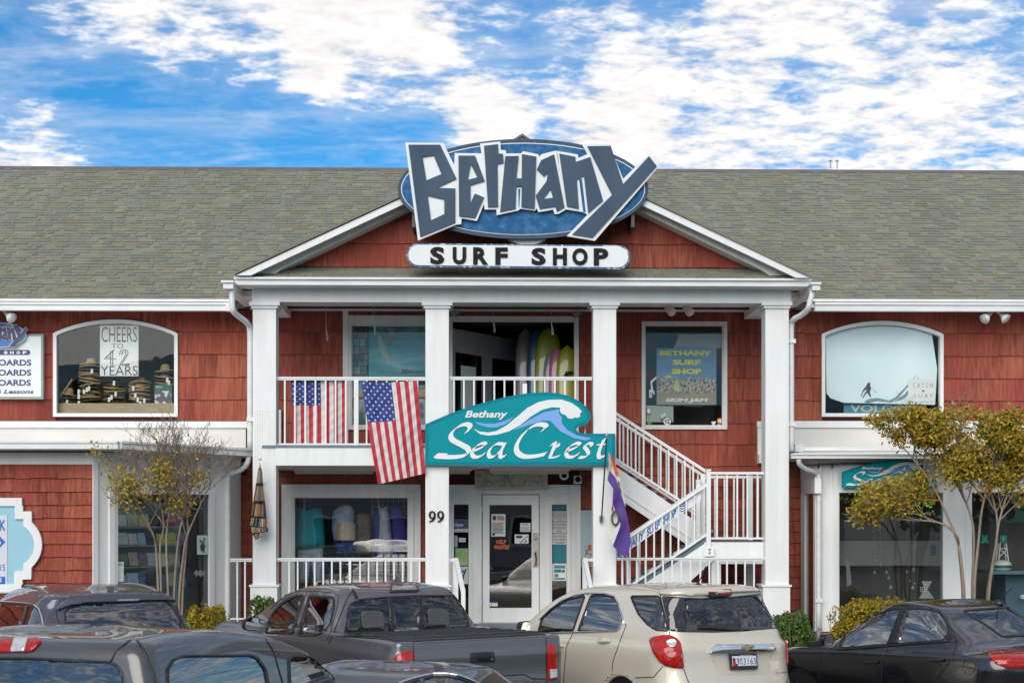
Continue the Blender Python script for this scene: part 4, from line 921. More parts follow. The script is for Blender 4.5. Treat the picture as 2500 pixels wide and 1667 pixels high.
for ch, x in zip('SHOP', (14, 29, 44.5, 60)): ptext(q, ch, x - 4.5, 857, x + 4.5, 864, YW - .13, .06)
for ch, x in zip('SURF', (-70, -54, -38, -22)): ptext(q, ch, x - 4.5, 857, x + 4.5, 864, YW - .13, .06)
obj('lettering', q, M['signwhite'], LS)
SO = thing('small_oval_sign', 'small blue oval surf logo sign fixed over the white board sign', 'sign', at(-20, 848, YW - .18))
sm_ = lambda p: (68 + (p[0] - 2310) * .0600, 805 + (p[1] - 345) * .0665)
M['brightblue'] = mat('bright_blue', (.02, .17, .50), .45); M['tan'] = mat('tan_outline', (.62, .52, .40), .5)
def smo(name, pts, Y, th, m, holes=()): return spoly(name, pts, Y, th, m, SO, holes)
cx, cy = sm_((1130, 540)); smo('oval_rim', ell(cx, cy, 66.5, 30.5), YW - .19, .03, M['signwhite']); smo('oval_field', ell(cx, cy, 65, 28.6), YW - .196, .006, M['brightblue'])
smo('letter_backing', [sm_(p) for p in OUT], YW - .212, .015, M['tan'])
for ch, (o_, h_) in LET.items(): smo('letter', [sm_(p) for p in o_], YW - .224, .011, M['navy'], [[sm_(p) for p in h] for h in h_])
# ---- parking sign on the left bay
PS = thing('parking_sign', 'blue sign with stepped white border and parking notice on left bay', 'sign', at(30, 1470, YL - .1))
c6 = lambda p: (p[0] / 6.03, 1200 + p[1] / 6.03)
def arcp(x0, y0, x1, y1, x2, y2, n=14):   # circle through three points
    a, b, c = Vector((x0, y0)), Vector((x1, y1)), Vector((x2, y2)); d = 2 * (a.x * (b.y - c.y) + b.x * (c.y - a.y) + c.x * (a.y - b.y))
    ux = (a.length_squared * (b.y - c.y) + b.length_squared * (c.y - a.y) + c.length_squared * (a.y - b.y)) / d; uy = (a.length_squared * (c.x - b.x) + b.length_squared * (a.x - c.x) + c.length_squared * (b.x - a.x)) / d
    r = math.hypot(x0 - ux, y0 - uy); t0 = math.atan2(y0 - uy, x0 - ux); t1 = math.atan2(y2 - uy, x2 - ux)
    return [(ux + r * math.cos(t0 + (t1 - t0) * i / n), uy + r * math.sin(t0 + (t1 - t0) * i / n)) for i in range(n + 1)]
half = [(320, 90), (320, 205), (335, 205), (335, 287), (465, 287), (465, 445)] + arcp(465, 450, 615, 770, 460, 1112)[1:-1] + [(460, 1115), (458, 1287), (328, 1290), (328, 1368), (312, 1368), (312, 1480)]
halfi = [(218, 210), (218, 402), (346, 402), (346, 508)] + arcp(346, 510, 503, 770, 343, 1058)[1:-1] + [(343, 1060), (341, 1168), (210, 1168), (207, 1360)]
XM = -420
mir = lambda h: [c6(p) for p in h] + [c6((2 * XM - p[0], p[1])) for p in reversed(h)]
spoly('border', mir(half), YL - .09, .06, M['white'], PS, [mir(halfi)])
M['skyblue'] = mat('pale_blue_panel', (.30, .55, .66), .5, var=.05)
spoly('panel', mir(halfi), YL - .06, .03, M['skyblue'], PS)
M['greypanel'] = mat('notice_panel', (.62, .63, .68), .5); M['deepblue'] = mat('deep_blue', (.01, .12, .50), .5)
obj('notice', MB().pbox(-150, 1258, 17.5, 1448, YL - .07, YL - .06), M['greypanel'], PS)
q = MB(); ptext(q, 'PARK', -36, 1269, 13.8, 1295, YL - .072, .03); obj('lettering', q, M['deepblue'], PS)
spoly('diamond', [(13.5, 1322.5), (-12, 1348), (-37, 1322.5), (-12, 1297)], YL - .073, .003, M['deepblue'], PS)
q = MB(); ptext(q, '6', -9, 1313, 2.2, 1330, YL - .075, .03); obj('lettering', q, M['signwhite'], PS)
q = MB(); ptext(q, '15', .8, 1377, 12.8, 1393, YL - .072, .01); obj('lettering', q, M['deepblue'], PS)
obj('blue_block', MB().pbox(-60, 1407, 12.5, 1439, YL - .074, YL - .07), M['deepblue'], PS)
q = MB(); ptext(q, 'E', .2, 1410, 4.3, 1420, YL - .076, .03); ptext(q, 'PT', -3, 1426, 7.8, 1437.5, YL - .076, .02); obj('lettering', q, M['signwhite'], PS)

# ------------------------------------------------------------------ flags
M['fred'] = mat('flag_red', (.50, .022, .045), .7, var=.12, vscale=25, bump=.5, bscale=60, stretch=(1, 1, .6)); M['fwhite'] = mat('flag_white', (.66, .64, .60), .75, var=.14, vscale=25, bump=.5, bscale=60); M['fblue'] = mat('flag_blue', (.022, .045, .24), .7, var=.1, vscale=25)
def us_flag(label, TL, TR, BL, BR, Y, seed, amp, sag):
    rr = random.Random(seed); NU, NV = 39, 50; q = MB(); ph = [rr.uniform(0, 6) for _ in range(6)]
    def pos(u, v, out=0):
        x = (TL[0] * (1 - u) + TR[0] * u) * (1 - v) + (BL[0] * (1 - u) + BR[0] * u) * v; y = (TL[1] * (1 - u) + TR[1] * u) * (1 - v) + (BL[1] * (1 - u) + BR[1] * u) * v
        y += sag * 4 * u * (1 - u) * (1 - v)
        x += 5 * math.sin(2.6 * v + ph[0]) * v * (1 - u) * amp * 10
        yy = amp * (math.sin(u * 9 + v * 2.2 + ph[1]) * .55 + math.sin(u * 17 - v * 5 + ph[2]) * .25 + .3 * math.sin(v * 7 + u * 3 + ph[3])) * (.25 + .75 * v) + .012 * rr_n(u, v)
        return at(x, y, Y - .02 + yy - out)
    def rr_n(u, v): return math.sin(31 * u + 17 * v + ph[4]) * math.sin(9 * u - 29 * v + ph[5])
    for j in range(NV + 1):
        for i in range(NU + 1): q.v.append(tuple(pos(i / NU, j / NV)))
    for j in range(NV):
        for i in range(NU):
            a = j * (NU + 1) + i; q.f.append((a, a + NU + 1, a + NU + 2, a + 1)); s = i // 3
            q.m.append(2 if (i < 21 and j < 20) else (0 if s % 2 == 0 else 1))
    t = thing('american_flag', label, 'flag', at((BL[0] + BR[0]) / 2, BL[1], Y), 'american flags hung on the balcony')
    obj('flag_cloth', q, [M['fred'], M['fwhite'], M['fblue']], t, smooth=True)
    sq = MB()
    for r_ in range(11):      # eleven staggered rows across the turned field
        n = 5 if r_ % 2 == 0 else 4
        for k in range(n):
            cu = (.30 + (k if n == 5 else k + .5)) / 4.6 * 21 / 39 * 1.0; cv = (.5 + r_) / 11 * .4
            pts = []
            for m_ in range(10):
                a = math.pi / 5 * m_ - math.pi / 2; rad = 1 if m_ % 2 == 0 else .42
                pts.append(pos(min(max(cu + .024 * rad * math.cos(a), 0), 1), max(cv + .0145 * rad * math.sin(a), 0), .006))
            c = pos(cu, cv, .006); b = len(sq.v); sq.v += [tuple(c)] + [tuple(p) for p in pts]
            for m_ in range(10): sq.f.append((b, b + 1 + m_, b + 1 + (m_ + 1) % 10)); sq.m.append(0)
    obj('star', sq, M['fwhite'], t, kind='stuff')
    return t
us_flag('american flag hanging behind the white balusters, left of its twin', (710, 921), (845, 921), (716, 1092), (845, 1093), 23.74, 3, .045, 0)
us_flag('american flag draped over the outside of the balcony rail, its free end blowing', (882, 930), (1018, 928), (923, 1182), (1038, 1155), 23.48, 5, .07, 4)
q = MB(); q.box(PX(709, 23.66), PX(846, 23.66), 23.62, 23.70, PZ(921, 23.66) + .001, PZ(919, 23.66)); 
# book pattern flag
bk = thing('book_flag', 'narrow furled flag printed with bookshelves on the first column', 'flag', at(634, 1318, 23.3))
outl = [(634, 1128, 634, 1128), (630, 1150, 640, 1150), (622, 1200, 644, 1200), (614, 1250, 650, 1250), (611, 1278, 653, 1285), (615, 1300, 655, 1296), (624, 1318, 640, 1308)]
q = MB(); q.uv = []; NV = 24
for j in range(NV + 1):
    f = j / NV * (len(outl) - 1); i = min(int(f), len(outl) - 2); f -= i; L_ = [outl[i][k] * (1 - f) + outl[i + 1][k] * f for k in range(4)]
    for i in range(9):
        u = i / 8; p = at(L_[0] + (L_[2] - L_[0]) * u, L_[1] + (L_[3] - L_[1]) * u, 23.30 + .05 * math.sin(u * 7 + j * .2)); q.v.append(tuple(p)); q.uv.append((u * .9 + j * .02, 1 - j / NV))
for j in range(NV):
    for i in range(8): a = j * 9 + i; q.f.append((a, a + 9, a + 10, a + 1)); q.m.append(0)
M['books'] = ramp_mat('bookshelf_print', [(0, (.02, .02, .03)), (.12, (.42, .16, .05)), (.28, (.50, .36, .15)), (.42, (.22, .30, .16)), (.55, (.55, .50, .40)), (.68, (.30, .07, .04)), (.8, (.12, .18, .26)), (.9, (.52, .28, .10))], brick={'Scale': 1.0, 'Brick Width': .085, 'Row Height': .145, 'Mortar Size': .014}, var=.2)
obj('flag_cloth', q, M['books'], bk, smooth=True)
q = MB(); q.tube([at(634, 1136, 23.28), at(640, 1180, YF - .02)], .012); obj('flag_pole', q, M['rail'], bk); obj('finial', MB().lathe([(.0, .03), (.025, .015), (.03, 0), (.02, -.02), (.01, -.03)], at(634.5, 1119, 23.27), 12), M['signwhite'], bk)
# open flag
of = thing('open_flag', 'red white and purple OPEN flag hanging limp from a pole', 'flag', at(1500, 1360, 23.1))
c3 = lambda p: (1020 + p[0] / 3.7327, 1120 + p[1] / 3.7327)
M['purple'] = mat('flag_purple', (.085, .035, .25), .7, var=.15, vscale=12); M['orangered'] = mat('flag_orange_red', (.60, .06, .03), .7); M['darkgrey'] = mat('flag_letter_grey', (.06, .055, .06), .7)
def fold(nm, pts, Y, m, bulge=.04):
    L2 = [c3(p) for p in pts]; q = MB()
    cl = [Vector(p) for p in L2]; cen = sum(cl, Vector((0, 0))) / len(cl)
    v2, e2, f2, *_ = geometry.delaunay_2d_cdt([Vector(p) for p in L2] + [cen + (p - cen) * .5 for p in cl] + [cen], [(i, (i + 1) % len(L2)) for i in range(len(L2))], [list(range(len(L2)))], 1, 1e-4)
    q.v = [tuple(at(p.x, p.y, Y + bulge * math.sin(p.x * .16 + p.y * .05))) for p in v2]
    q.f = [tuple(f) for f in f2]; q.m = [0] * len(q.f); return obj(nm, q, m, of, smooth=True)
fold('purple_fold', [(1750,105),(1728,190),(1780,270),(1775,400),(1800,470),(1850,560),(1845,610),(1812,700),(1778,790),(1830,850),(1897,902),(1925,840),(1941,760),(1932,650),(1905,500),(1872,380),(1835,270),(1800,170)], 23.17, M['purple'])
fold('white_panel', [(1775,440),(1758,520),(1740,690),(1778,790),(1815,700),(1850,600),(1812,490)], 23.20, M['fwhite'])
fold('white_panel', [(1738,-55),(1740,40),(1728,190),(1750,105),(1790,155),(1835,270),(1872,380),(1895,440),(1880,340),(1850,200),(1828,120),(1775,0),(1745,-60)], 23.21, M['fwhite'])
fold('red_strip', [(1742,-58),(1775,40),(1800,140),(1830,150),(1800,30),(1770,-20)], 23.15, M['orangered'])
fold('red_strip', [(1778,390),(1762,470),(1785,460)], 23.16, M['orangered'])
q = MB(); q.tess([[at(*c3(p), 23.16) for p in ell(1802, 540, 40, 72, 24)], [at(*c3(p), 23.16) for p in ell(1800, 540, 22, 50, 24)]], (0, .002, 0)); obj('letter', q, M['darkgrey'], of)
for pts in ([(1822,190),(1838,215),(1842,250),(1828,235)], [(1832,240),(1852,280),(1858,320),(1842,290)]):
    q = MB(); q.tess([[at(*c3(p), 23.15) for p in pts]], (0, .002, 0)); obj('letter', q, M['darkgrey'], of)
q = MB(); q.tube([at(1481.5, 1062, 23.05), at(1468.5, 1268, 23.45)], .011, 8); obj('flag_pole', q, M['darkmetal'], of)
obj('finial', MB().lathe([(0, .035), (.02, .02), (.024, 0), (.02, -.02), (.012, -.03), (.02, -.045), (.012, -.055)], at(1481.8, 1062, 23.05), 12), M['metal'], of)
q = MB(); q.tube([at(1468, 1262, 23.45), at(1467, 1275, 23.5)], .018, 8); q.pbox(1463, 1258, 1473, 1272, YF - .03, YF); obj('pole_bracket', q, M['metal'], of)
# ------------------------------------------------------------------ vehicles
def pchip(xs, ys, x):
    n = len(xs); h = [xs[i + 1] - xs[i] for i in range(n - 1)]; d = [(ys[i + 1] - ys[i]) / h[i] for i in range(n - 1)]
    m = [d[0]] + [0 if d[i - 1] * d[i] <= 0 else 2 * d[i - 1] * d[i] / (d[i - 1] + d[i]) for i in range(1, n - 1)] + [d[-1]]
    i = 0
    while i < n - 2 and x > xs[i + 1]: i += 1
    t = (x - xs[i]) / h[i]
    return (2 * t ** 3 - 3 * t * t + 1) * ys[i] + (t ** 3 - 2 * t * t + t) * h[i] * m[i] + (-2 * t ** 3 + 3 * t * t) * ys[i + 1] + (t ** 3 - t * t) * h[i] * m[i + 1]
def inpoly(p, poly):
    x, y = p; c = False; n = len(poly); j = n - 1
    for i in range(n):
        xi, yi = poly[i]; xj, yj = poly[j]
        if (yi > y) != (yj > y) and x < (xj - xi) * (y - yi) / (yj - yi) + xi: c = not c
        j = i
    return c
def project(p):
    x, y, z = p[0], p[1], p[2] - CH
    f = x * math.sin(TH) + y * math.cos(TH); r = x * math.cos(TH) - y * math.sin(TH)
    return (1250 + F * r / f, YH - F * z / f)
def rpoly(pts, r, n=4):
    """round the corners of a polygon"""
    out = []; k = len(pts)
    for i in range(k):
        p, a, b = Vector(pts[i]), Vector(pts[i - 1]), Vector(pts[(i + 1) % k])
        da, db = (a - p), (b - p); ra = min(r, da.length * .45); rb_ = min(r, db.length * .45)
        s, e = p + da.normalized() * ra, p + db.normalized() * rb_
        for j in range(n + 1):
            t = j / n; out.append(tuple(s * (1 - t) ** 2 + p * 2 * t * (1 - t) + e * t * t))
    return out
def grow(pts, d):
    """offset a polygon outward by d"""
    k = len(pts); A = sum(pts[i - 1][0] * pts[i][1] - pts[i][0] * pts[i - 1][1] for i in range(k)); sg = 1 if A > 0 else -1; out = []
    for i in range(k):
        p, a, b = Vector(pts[i]), Vector(pts[i - 1]), Vector(pts[(i + 1) % k])
        t = ((p - a).normalized() + (b - p).normalized())
        t = t.normalized() if t.length > 1e-6 else (p - a).normalized()
        n = Vector((t.y, -t.x)) * sg; out.append(tuple(p + n * d))
    return out
class Car:
    def __init__(s, name, label, cat, px, Y, phi, rings, paint, NS=130, sub=5, group='cars parked before the shop', z0=0.0):
        o = at(px, YH, Y); s.root = thing(name, label, cat, (o.x, Y, z0), group, R(90 + phi))
        s.Mw = Matrix.Translation((o.x, Y, z0)) @ Matrix.Rotation(R(90 + phi), 4, 'Z'); s.Mi = s.Mw.inverted()
        s.paint = paint; s.eye = s.Mi @ Vector((0, 0, CH))
        K = len(rings); cols = list(zip(*rings)); idx = list(range(K)); V = []; s.faces = []
        half = []
        nR, nC, nF = 22, 9, 14; s.npts = None
        steps = (K - 1) * sub
        for q in range(steps + 1):
            zr, zm, zf, xr, xf, w, rr, rf_, bow = (pchip(idx, list(c), q / sub) for c in cols)
            H = []
            def zz(x):
                t = (x - xr) / max(xf - xr, 1e-4); return zr * (1 - t) * (1 - 2 * t) + zm * 4 * t * (1 - t) + zf * t * (2 * t - 1)
            for i in range(nR): y = (w - rr) * i / nR; H.append((xr + bow * (y / w) ** 2 if w > .01 else xr, y))
            xb = xr + bow * ((w - rr) / w) ** 2
            for i in range(nC + 1): a = math.pi / 2 * i / nC; H.append((xb + (rr) * (1 - math.cos(a)), w - rr + rr * math.sin(a)))
            xs_, xe = xb + rr, xf - rf_
            for i in range(1, NS): t = i / NS; H.append((xs_ + (xe - xs_) * t, w * (1 - .02 * (2 * t - 1) ** 2) if False else w))
            for i in range(nC + 1): a = math.pi / 2 * i / nC; H.append((xe + rf_ * math.sin(a), w - rf_ * (1 - math.cos(a))))
            for i in range(1, nF + 1): y = (w - rf_) * (1 - i / nF); H.append((xf + 0 * y, y))
            ring = [(x, y, zz(x)) for x, y in H] + [(x, -y, zz(x)) for x, y in reversed(H[1:-1])]
            s.n = len(ring); V += ring
        n = s.n
        for q in range(steps):
            for i in range(n): s.faces.append((q * n + i, q * n + (i + 1) % n, (q + 1) * n + (i + 1) % n, (q + 1) * n + i))
        s.faces.append(tuple(range(steps * n, steps * n + n)))
        s.V = [Vector(v) for v in V]; s.bvh = BVHTree.FromPolygons(s.V, s.faces); s.keep = [True] * len(s.faces)
        s.cen = [sum((s.V[i] for i in f), Vector((0, 0, 0))) / len(f) for f in s.faces]
        s.fpx = None
    def hit(s, px, py):
        d = (s.Mi.to_3x3() @ ray(px, py)).normalized(); h, nrm, _, _ = s.bvh.ray_cast(s.eye, d)
        if h is None:
            best = None
            for k in range(60):
                p = s.eye + d * (6 + k * .25); r = s.bvh.find_nearest(p)
                if best is None or r[3] < best[3]: best = r
            h, nrm = best[0], best[1]
        if nrm.dot(d) > 0: nrm = -nrm
        return h, nrm
    def patch(s, name, poly, off, m, parent=None, hole=None, res=5.0, th=.008, mirror=False, bulge=0.0, smooth=True, dens=True, **k):
        """piece of trim, light or glass lying on the body, outlined by its photo outline"""
        P = []
        def dense(pl):
            o_ = []
            for i in range(len(pl)):
                a, b = Vector(pl[i]), Vector(pl[(i + 1) % len(pl)]); n = max(1, int((b - a).length / res))
                o_ += [a + (b - a) * j / n for j in range(n)]
            return o_
        A = dense(poly); E = [(i, (i + 1) % len(A)) for i in range(len(A))]; P = list(A)
        if hole: Hh = dense(hole); b = len(P); P += Hh; E += [(b + i, b + (i + 1) % len(Hh)) for i in range(len(Hh))]
        xs = [p[0] for p in A]; ys = [p[1] for p in A]
        gx = min(xs) + res / 2
        row = 0
        while gx < max(xs):
            gy = min(ys) + res / 2
            while gy < max(ys):
                if inpoly((gx, gy), poly) and not (hole and inpoly((gx, gy), hole)): P.append(Vector((gx, gy)))
                gy += res
            gx += res
        v2, e2, f2, *_r = geometry.delaunay_2d_cdt([Vector(p) for p in P], E, [], 0, 1e-3)
        F2 = []
        for f in f2:
            c = sum((v2[i] for i in f), Vector((0, 0))) / len(f)
            if inpoly(c, poly) and not (hole and inpoly(c, hole)): F2.append(tuple(f))
        used = sorted({i for f in F2 for i in f}); mp = {i: j for j, i in enumerate(used)}
        top = []; bot = []
        cx, cy = (min(xs) + max(xs)) / 2, (min(ys) + max(ys)) / 2; rx, ry = max((max(xs) - min(xs)) / 2, 1), max((max(ys) - min(ys)) / 2, 1)
        for i in used:
            h, nn = s.hit(*v2[i]); b = bulge * max(0, 1 - ((v2[i].x - cx) / rx) ** 2) * max(0, 1 - ((v2[i].y - cy) / ry) ** 2) if bulge else 0
            top.append(h + nn * (off + b)); bot.append(h + nn * (off - th))
        tri = [tuple(mp[i] for i in f) for f in F2]; fixed = []
        for f in tri:
            a, b, c = (top[i] for i in f[:3]); nn = (b - a).cross(c - a)
            fixed.append(f if nn.dot(a - s.eye) < 0 else tuple(reversed(f)))
        q = MB(); q.add(top, fixed); n = len(top)
        if th > 0:
            ed = {(f[i], f[(i + 1) % len(f)]) for f in fixed for i in range(len(f))}
            q.v += [tuple(p) for p in bot]
            for (i, j) in ed:
                if (j, i) not in ed: q.f.append((j, i, i + n, j + n)); q.m.append(0)
        o = obj(name, q, m, parent or s.root, local=True, smooth=smooth and th == 0, **k)
        if smooth and th > 0:
            for i, p in enumerate(o.data.polygons): p.use_smooth = i < len(fixed)
        if mirror:
            q2 = MB(); q2.v = [(x, -y, z) for x, y, z in q.v]; q2.f = [tuple(reversed(f)) for f in q.f]; q2.m = list(q.m)
            obj(name, q2, m, s.root, local=True, smooth=smooth)
        return o
    def cut(s, poly, mirror=False):
        if s.fpx is None:
            s.fpx = [project(s.Mw @ c) for c in s.cen]; s.fn = []
            for f in s.faces:
                a, b, c = s.V[f[0]], s.V[f[1]], s.V[f[2]]; s.fn.append((b - a).cross(s.V[f[3] if len(f) > 3 else f[2]] - a) if (b - a).length > 1e-6 else (c - b).cross(s.V[f[-1]] - b))
        xs = [p[0] for p in poly]; ys = [p[1] for p in poly]; x0, x1, y0, y1 = min(xs), max(xs), min(ys), max(ys); gone = set()
        for i, p in enumerate(s.fpx):
            if x0 <= p[0] <= x1 and y0 <= p[1] <= y1 and inpoly(p, poly):
                h, _ = s.hit(*p)
                if (h - s.cen[i]).length < .06: s.keep[i] = False; gone.add(i)
        if mirror:
            kd = {}
            for i in gone: c = s.cen[i]; kd[(round(c.x, 3), round(-c.y, 3), round(c.z, 3))] = 1
            for i, c in enumerate(s.cen):
                if (round(c.x, 3), round(c.y, 3), round(c.z, 3)) in kd: s.keep[i] = False
    def window(s, name, poly, m, r=6, mirror=False, frame=4.0, gas='gasket', off=.004):
        pr = rpoly(poly, r); s.cut(grow(pr, frame * .3), mirror)
        w = s.patch(name, pr, -.002, m, th=0, mirror=mirror, res=8)
        s.patch('window_seal', grow(pr, frame), off, M[gas], w, hole=grow(pr, -1.2), th=.012, mirror=mirror, res=8)
        return w
    def line(s, name, pts, r=.005, m='gasket', off=.001, parent=None, mirror=False):
        P = []
        for a, b in zip(pts, pts[1:]):
            a, b = Vector(a), Vector(b); n = max(1, int((b - a).length / 6)); P += [a + (b - a) * i / n for i in range(n)]
        P.append(Vector(pts[-1])); L_ = []
        for p in P: h, nn = s.hit(*p); L_.append(h + nn * off)
        o = obj(name, MB().tube(L_, r, 6), M[m], parent or s.root, local=True, smooth=True)
        if mirror: obj(name, MB().tube([(p.x, -p.y, p.z) for p in L_], r, 6), M[m], s.root, local=True, smooth=True)
        return o
    def arches(s, xw, zw, r):
        for i, c in enumerate(s.cen):
            if abs(c.y) > .6 and c.z < zw + r and any(math.hypot(c.x - x, c.z - zw) < r for x in xw): s.keep[i] = False
        hw = max(abs(v.y) for v in s.V)
        for x in xw:
            for sd in (-1, 1):
                n = 24; o_ = MB()
                o_.tube([(x + (r) * math.cos(a), sd * (hw - .035), zw + r * math.sin(a)) for a in [math.pi * (-.12 + 1.24 * i / n) for i in range(n + 1)]], .03, 8); obj('arch_lip', o_, s.paint if s.lip else M['plastic'], s.root, local=True, smooth=True)
                b = MB(); b.lathe([(.0, -.2), (r * .99, -.2), (r * .99, .25)], (x, sd * (hw - .28), zw), 24, 'y'); obj('wheel_well', b, M['gasket'], s.root, local=True)
                t = MB(); rt = r - .05; yy = sd * (hw - .14)
                t.lathe([(rt * .62, .10), (rt * .9, .11), (rt * .98, .08), (rt, .0), (rt * .98, -.08), (rt * .9, -.11), (rt * .62, -.10), (rt * .6, 0)], (x, yy, rt + .0), 32, 'y'); wt = obj('wheel', t, M['rubber'], s.root, local=True, smooth=True)
                d = MB(); d.lathe([(rt * .62, 0), (rt * .62, .10), (rt * .55, .06), (rt * .55, 0)], (x, yy, rt), 24, 'y') if sd > 0 else d.lathe([(rt * .62, 0), (rt * .62, -.10), (rt * .55, -.06), (rt * .55, 0)], (x, yy, rt), 24, 'y')
                for k in range(5):
                    a = k * 2 * math.pi / 5; d.bar((x, yy + sd * .07, rt), (x + rt * .58 * math.cos(a), yy + sd * .085, rt + rt * .58 * math.sin(a)), .05, .05)
                d.lathe([(.0, .0), (.07, 0), (.07, .09), (0, .095)], (x, yy if sd > 0 else yy - .09, rt), 12, 'y'); obj('rim', d, M['metal'], wt, local=True)
    lip = True
    def finish(s):
        q = MB(); q.v = [tuple(v) for v in s.V]; q.f = [f for f, k in zip(s.faces, s.keep) if k]; q.m = [0] * len(q.f)
        body = obj('body', q, s.paint, s.root, local=True, smooth=True)
        x0 = min(v.x for v in s.V); x1 = max(v.x for v in s.V); w = max(v.y for v in s.V)
        u = MB(); u.box(x0 + .25, x1 - .3, -w + .12, w - .12, .22, .34); obj('floor_pan', u, M['gasket'], s.root, local=True)
        return body
    def seats(s, rows, m, z=1.02, tilt=.12):
        for x, ys in rows:
            for y in ys:
                q = MB(); q.hexa([(x, y - .23, .5), (x, y + .23, .5), (x - tilt, y + .2, z), (x - tilt, y - .2, z), (x + .14, y - .23, .5), (x + .14, y + .23, .5), (x - tilt + .11, y + .2, z), (x - tilt + .11, y - .2, z)]); q.box(x, x + .5, y - .24, y + .24, .42, .56)
                st_ = obj('seat', q, m, s.root, local=True)
                h = MB(); h.tess([[(x - tilt - .03, y + a, z + .06 + b) for a, b in rpoly([(-.13, 0), (.13, 0), (.115, .19), (-.115, .19)], .05)]], (.10, 0, 0)); h.tube([(x - tilt + .03, y - .06, z - .02), (x - tilt + .03, y - .06, z + .08)], .008); h.tube([(x - tilt + .03, y + .06, z - .02), (x - tilt + .03, y + .06, z + .08)], .008)
                obj('headrest', h, m, st_, local=True)
    def mirror_pod(s, pts, y_out, depth=.14, m=None):
        """door mirror: pts are photo outline of the glass side"""
        c = Vector((sum(p[0] for p in pts) / len(pts), sum(p[1] for p in pts) / len(pts)))
        pr = rpoly(pts, 5)
        def loc(px, py, Yl):   # meet the local plane x = const
            d = s.Mi.to_3x3() @ ray(px, py); t = (Yl - s.eye.x) / d.x; return s.eye + d * t
        xp = y_out
        A = [loc(x, y, xp) for x, y in pr]; cen = sum(A, Vector((0, 0, 0))) / len(A)
        B2 = [cen + (p - cen) * .96 + Vector((depth * .6, 0, 0)) for p in A]; C2 = [cen + (p - cen) * .6 + Vector((depth, 0, 0)) for p in A]
        q = MB(); n = len(A); q.v = [tuple(p) for p in A + B2 + C2]
        for k in (0, 1): q.f += [(k * n + i, k * n + (i + 1) % n, (k + 1) * n + (i + 1) % n, (k + 1) * n + i) for i in range(n)]
        q.f.append(tuple(range(2 * n, 3 * n))); q.f.append(tuple(range(n - 1, -1, -1))); q.m = [0] * len(q.f)
        mo = obj('door_mirror', q, m or M['plastic'], s.root, local=True, smooth=False)
        g_ = MB(); g_.add([cen + (p - cen) * .86 + Vector((-.004, 0, 0)) for p in A], [tuple(range(n))]); obj('mirror_glass', g_, M['mirrorglass'], mo, local=True)
        ar = MB(); sd = 1 if cen.y > 0 else -1; ar.bar(cen + Vector((depth * .5, -sd * .05, -.03)), (cen.x + depth * .5, sd * .80, cen.z - .06), .06, .07); obj('mirror_arm', ar, M['plastic'], mo, local=True)
        q2 = MB(); q2.v = [(x, -y, z) for x, y, z in q.v]; q2.f = [tuple(reversed(f)) for f in q.f]; q2.m = q.m; obj('door_mirror', q2, m or M['plastic'], s.root, local=True)
M['mirrorglass'] = mat('mirror_glass', (.75, .78, .78), .03, 1.0)
M['tail'] = mat('tail_lamp_red', (.26, .004, .004), .15, coat=.7, var=.5, vscale=35, col2=(.45, .015, .01), spec=.3); M['tailo'] = mat('tail_lamp_orange_red', (.48, .018, .006), .15, coat=.7, var=.4, vscale=30, col2=(.30, .006, .004), spec=.3)
M['lampclear'] = mat('lamp_clear', (.62, .64, .64), .15, .3, coat=1.0, var=.3, vscale=40); M['lampgrey'] = mat('lamp_grey', (.33, .34, .35), .15, .2, coat=1.0, var=.5, vscale=40)
M['platewhite'] = mat('plate_white', (.70, .71, .74), .5)
def carpaint(n, c, metal=.35, rough=.32): return mat(n, c, rough, metal, coat=1.0, spec=.5)
M['champagne'] = carpaint('champagne_paint', (.64, .585, .475), .22, .38); M['greypaint'] = carpaint('grey_metallic_paint', (.115, .115, .122), .45, .33); M['blackpaint'] = carpaint('black_paint', (.006, .006, .008), .0, .25)
M['bluegrey'] = carpaint('blue_grey_paint', (.055, .06, .085), .4, .3); M['charcoal'] = carpaint('charcoal_paint', (.066, .067, .068), .4, .32); M['darksedan'] = carpaint('dark_grey_paint', (.05, .052, .055), .4, .3)
M['cglass'] = glass('car_glass_green', (.50, .66, .60), 1.9); M['ctint'] = glass('car_glass_tinted', (.10, .115, .115), 2.6); M['cside'] = glass('car_side_glass', (.62, .72, .68), 1.75); M['csky'] = glass('car_side_glass_tinted', (.30, .36, .34), 3.4, .95); M['cdark'] = glass('car_glass_privacy', (.03, .033, .036), 2.4)
M['seatgrey'] = mat('seat_grey_cloth', (.075, .08, .08), .9); M['seattan'] = mat('seat_pale_cloth', (.14, .14, .13), .9)
E_ = lambda pts, k, ox, oy: [(ox + x / k, oy + y / k) for x, y in pts]

# ---- champagne coloured suv
rings = [ # zr zm zf  xr xf  w  rr rf bow
 (.24,.22,.26,.16,4.55,.84,.25,.35,.10),(.34,.30,.34,.04,4.70,.89,.30,.45,.10),(.55,.55,.55,.0,4.77,.915,.34,.50,.09),(.74,.74,.74,.05,4.76,.92,.34,.5,.08),
 (.92,.92,.86,.09,4.72,.918,.32,.5,.08),(1.04,1.02,.94,.10,4.62,.905,.30,.5,.08),(1.085,1.06,1.0,.115,4.45,.885,.30,.5,.08),(1.11,1.085,1.09,.135,3.45,.862,.28,.22,.08),
 (1.20,1.19,1.19,.175,3.26,.835,.26,.18,.08),(1.35,1.35,1.36,.245,2.98,.78,.24,.16,.08),(1.48,1.49,1.48,.31,2.76,.725,.22,.15,.08),(1.555,1.57,1.54,.33,2.62,.68,.20,.15,.07),(1.60,1.625,1.58,.335,2.5,.63,.18,.15,.06),
 (1.625,1.66,1.61,.40,2.36,.55,.16,.26,.05),(1.64,1.685,1.63,.6,2.1,.38,.14,.2,.03),(1.65,1.695,1.65,.95,1.75,.12,.05,.05,.01)]
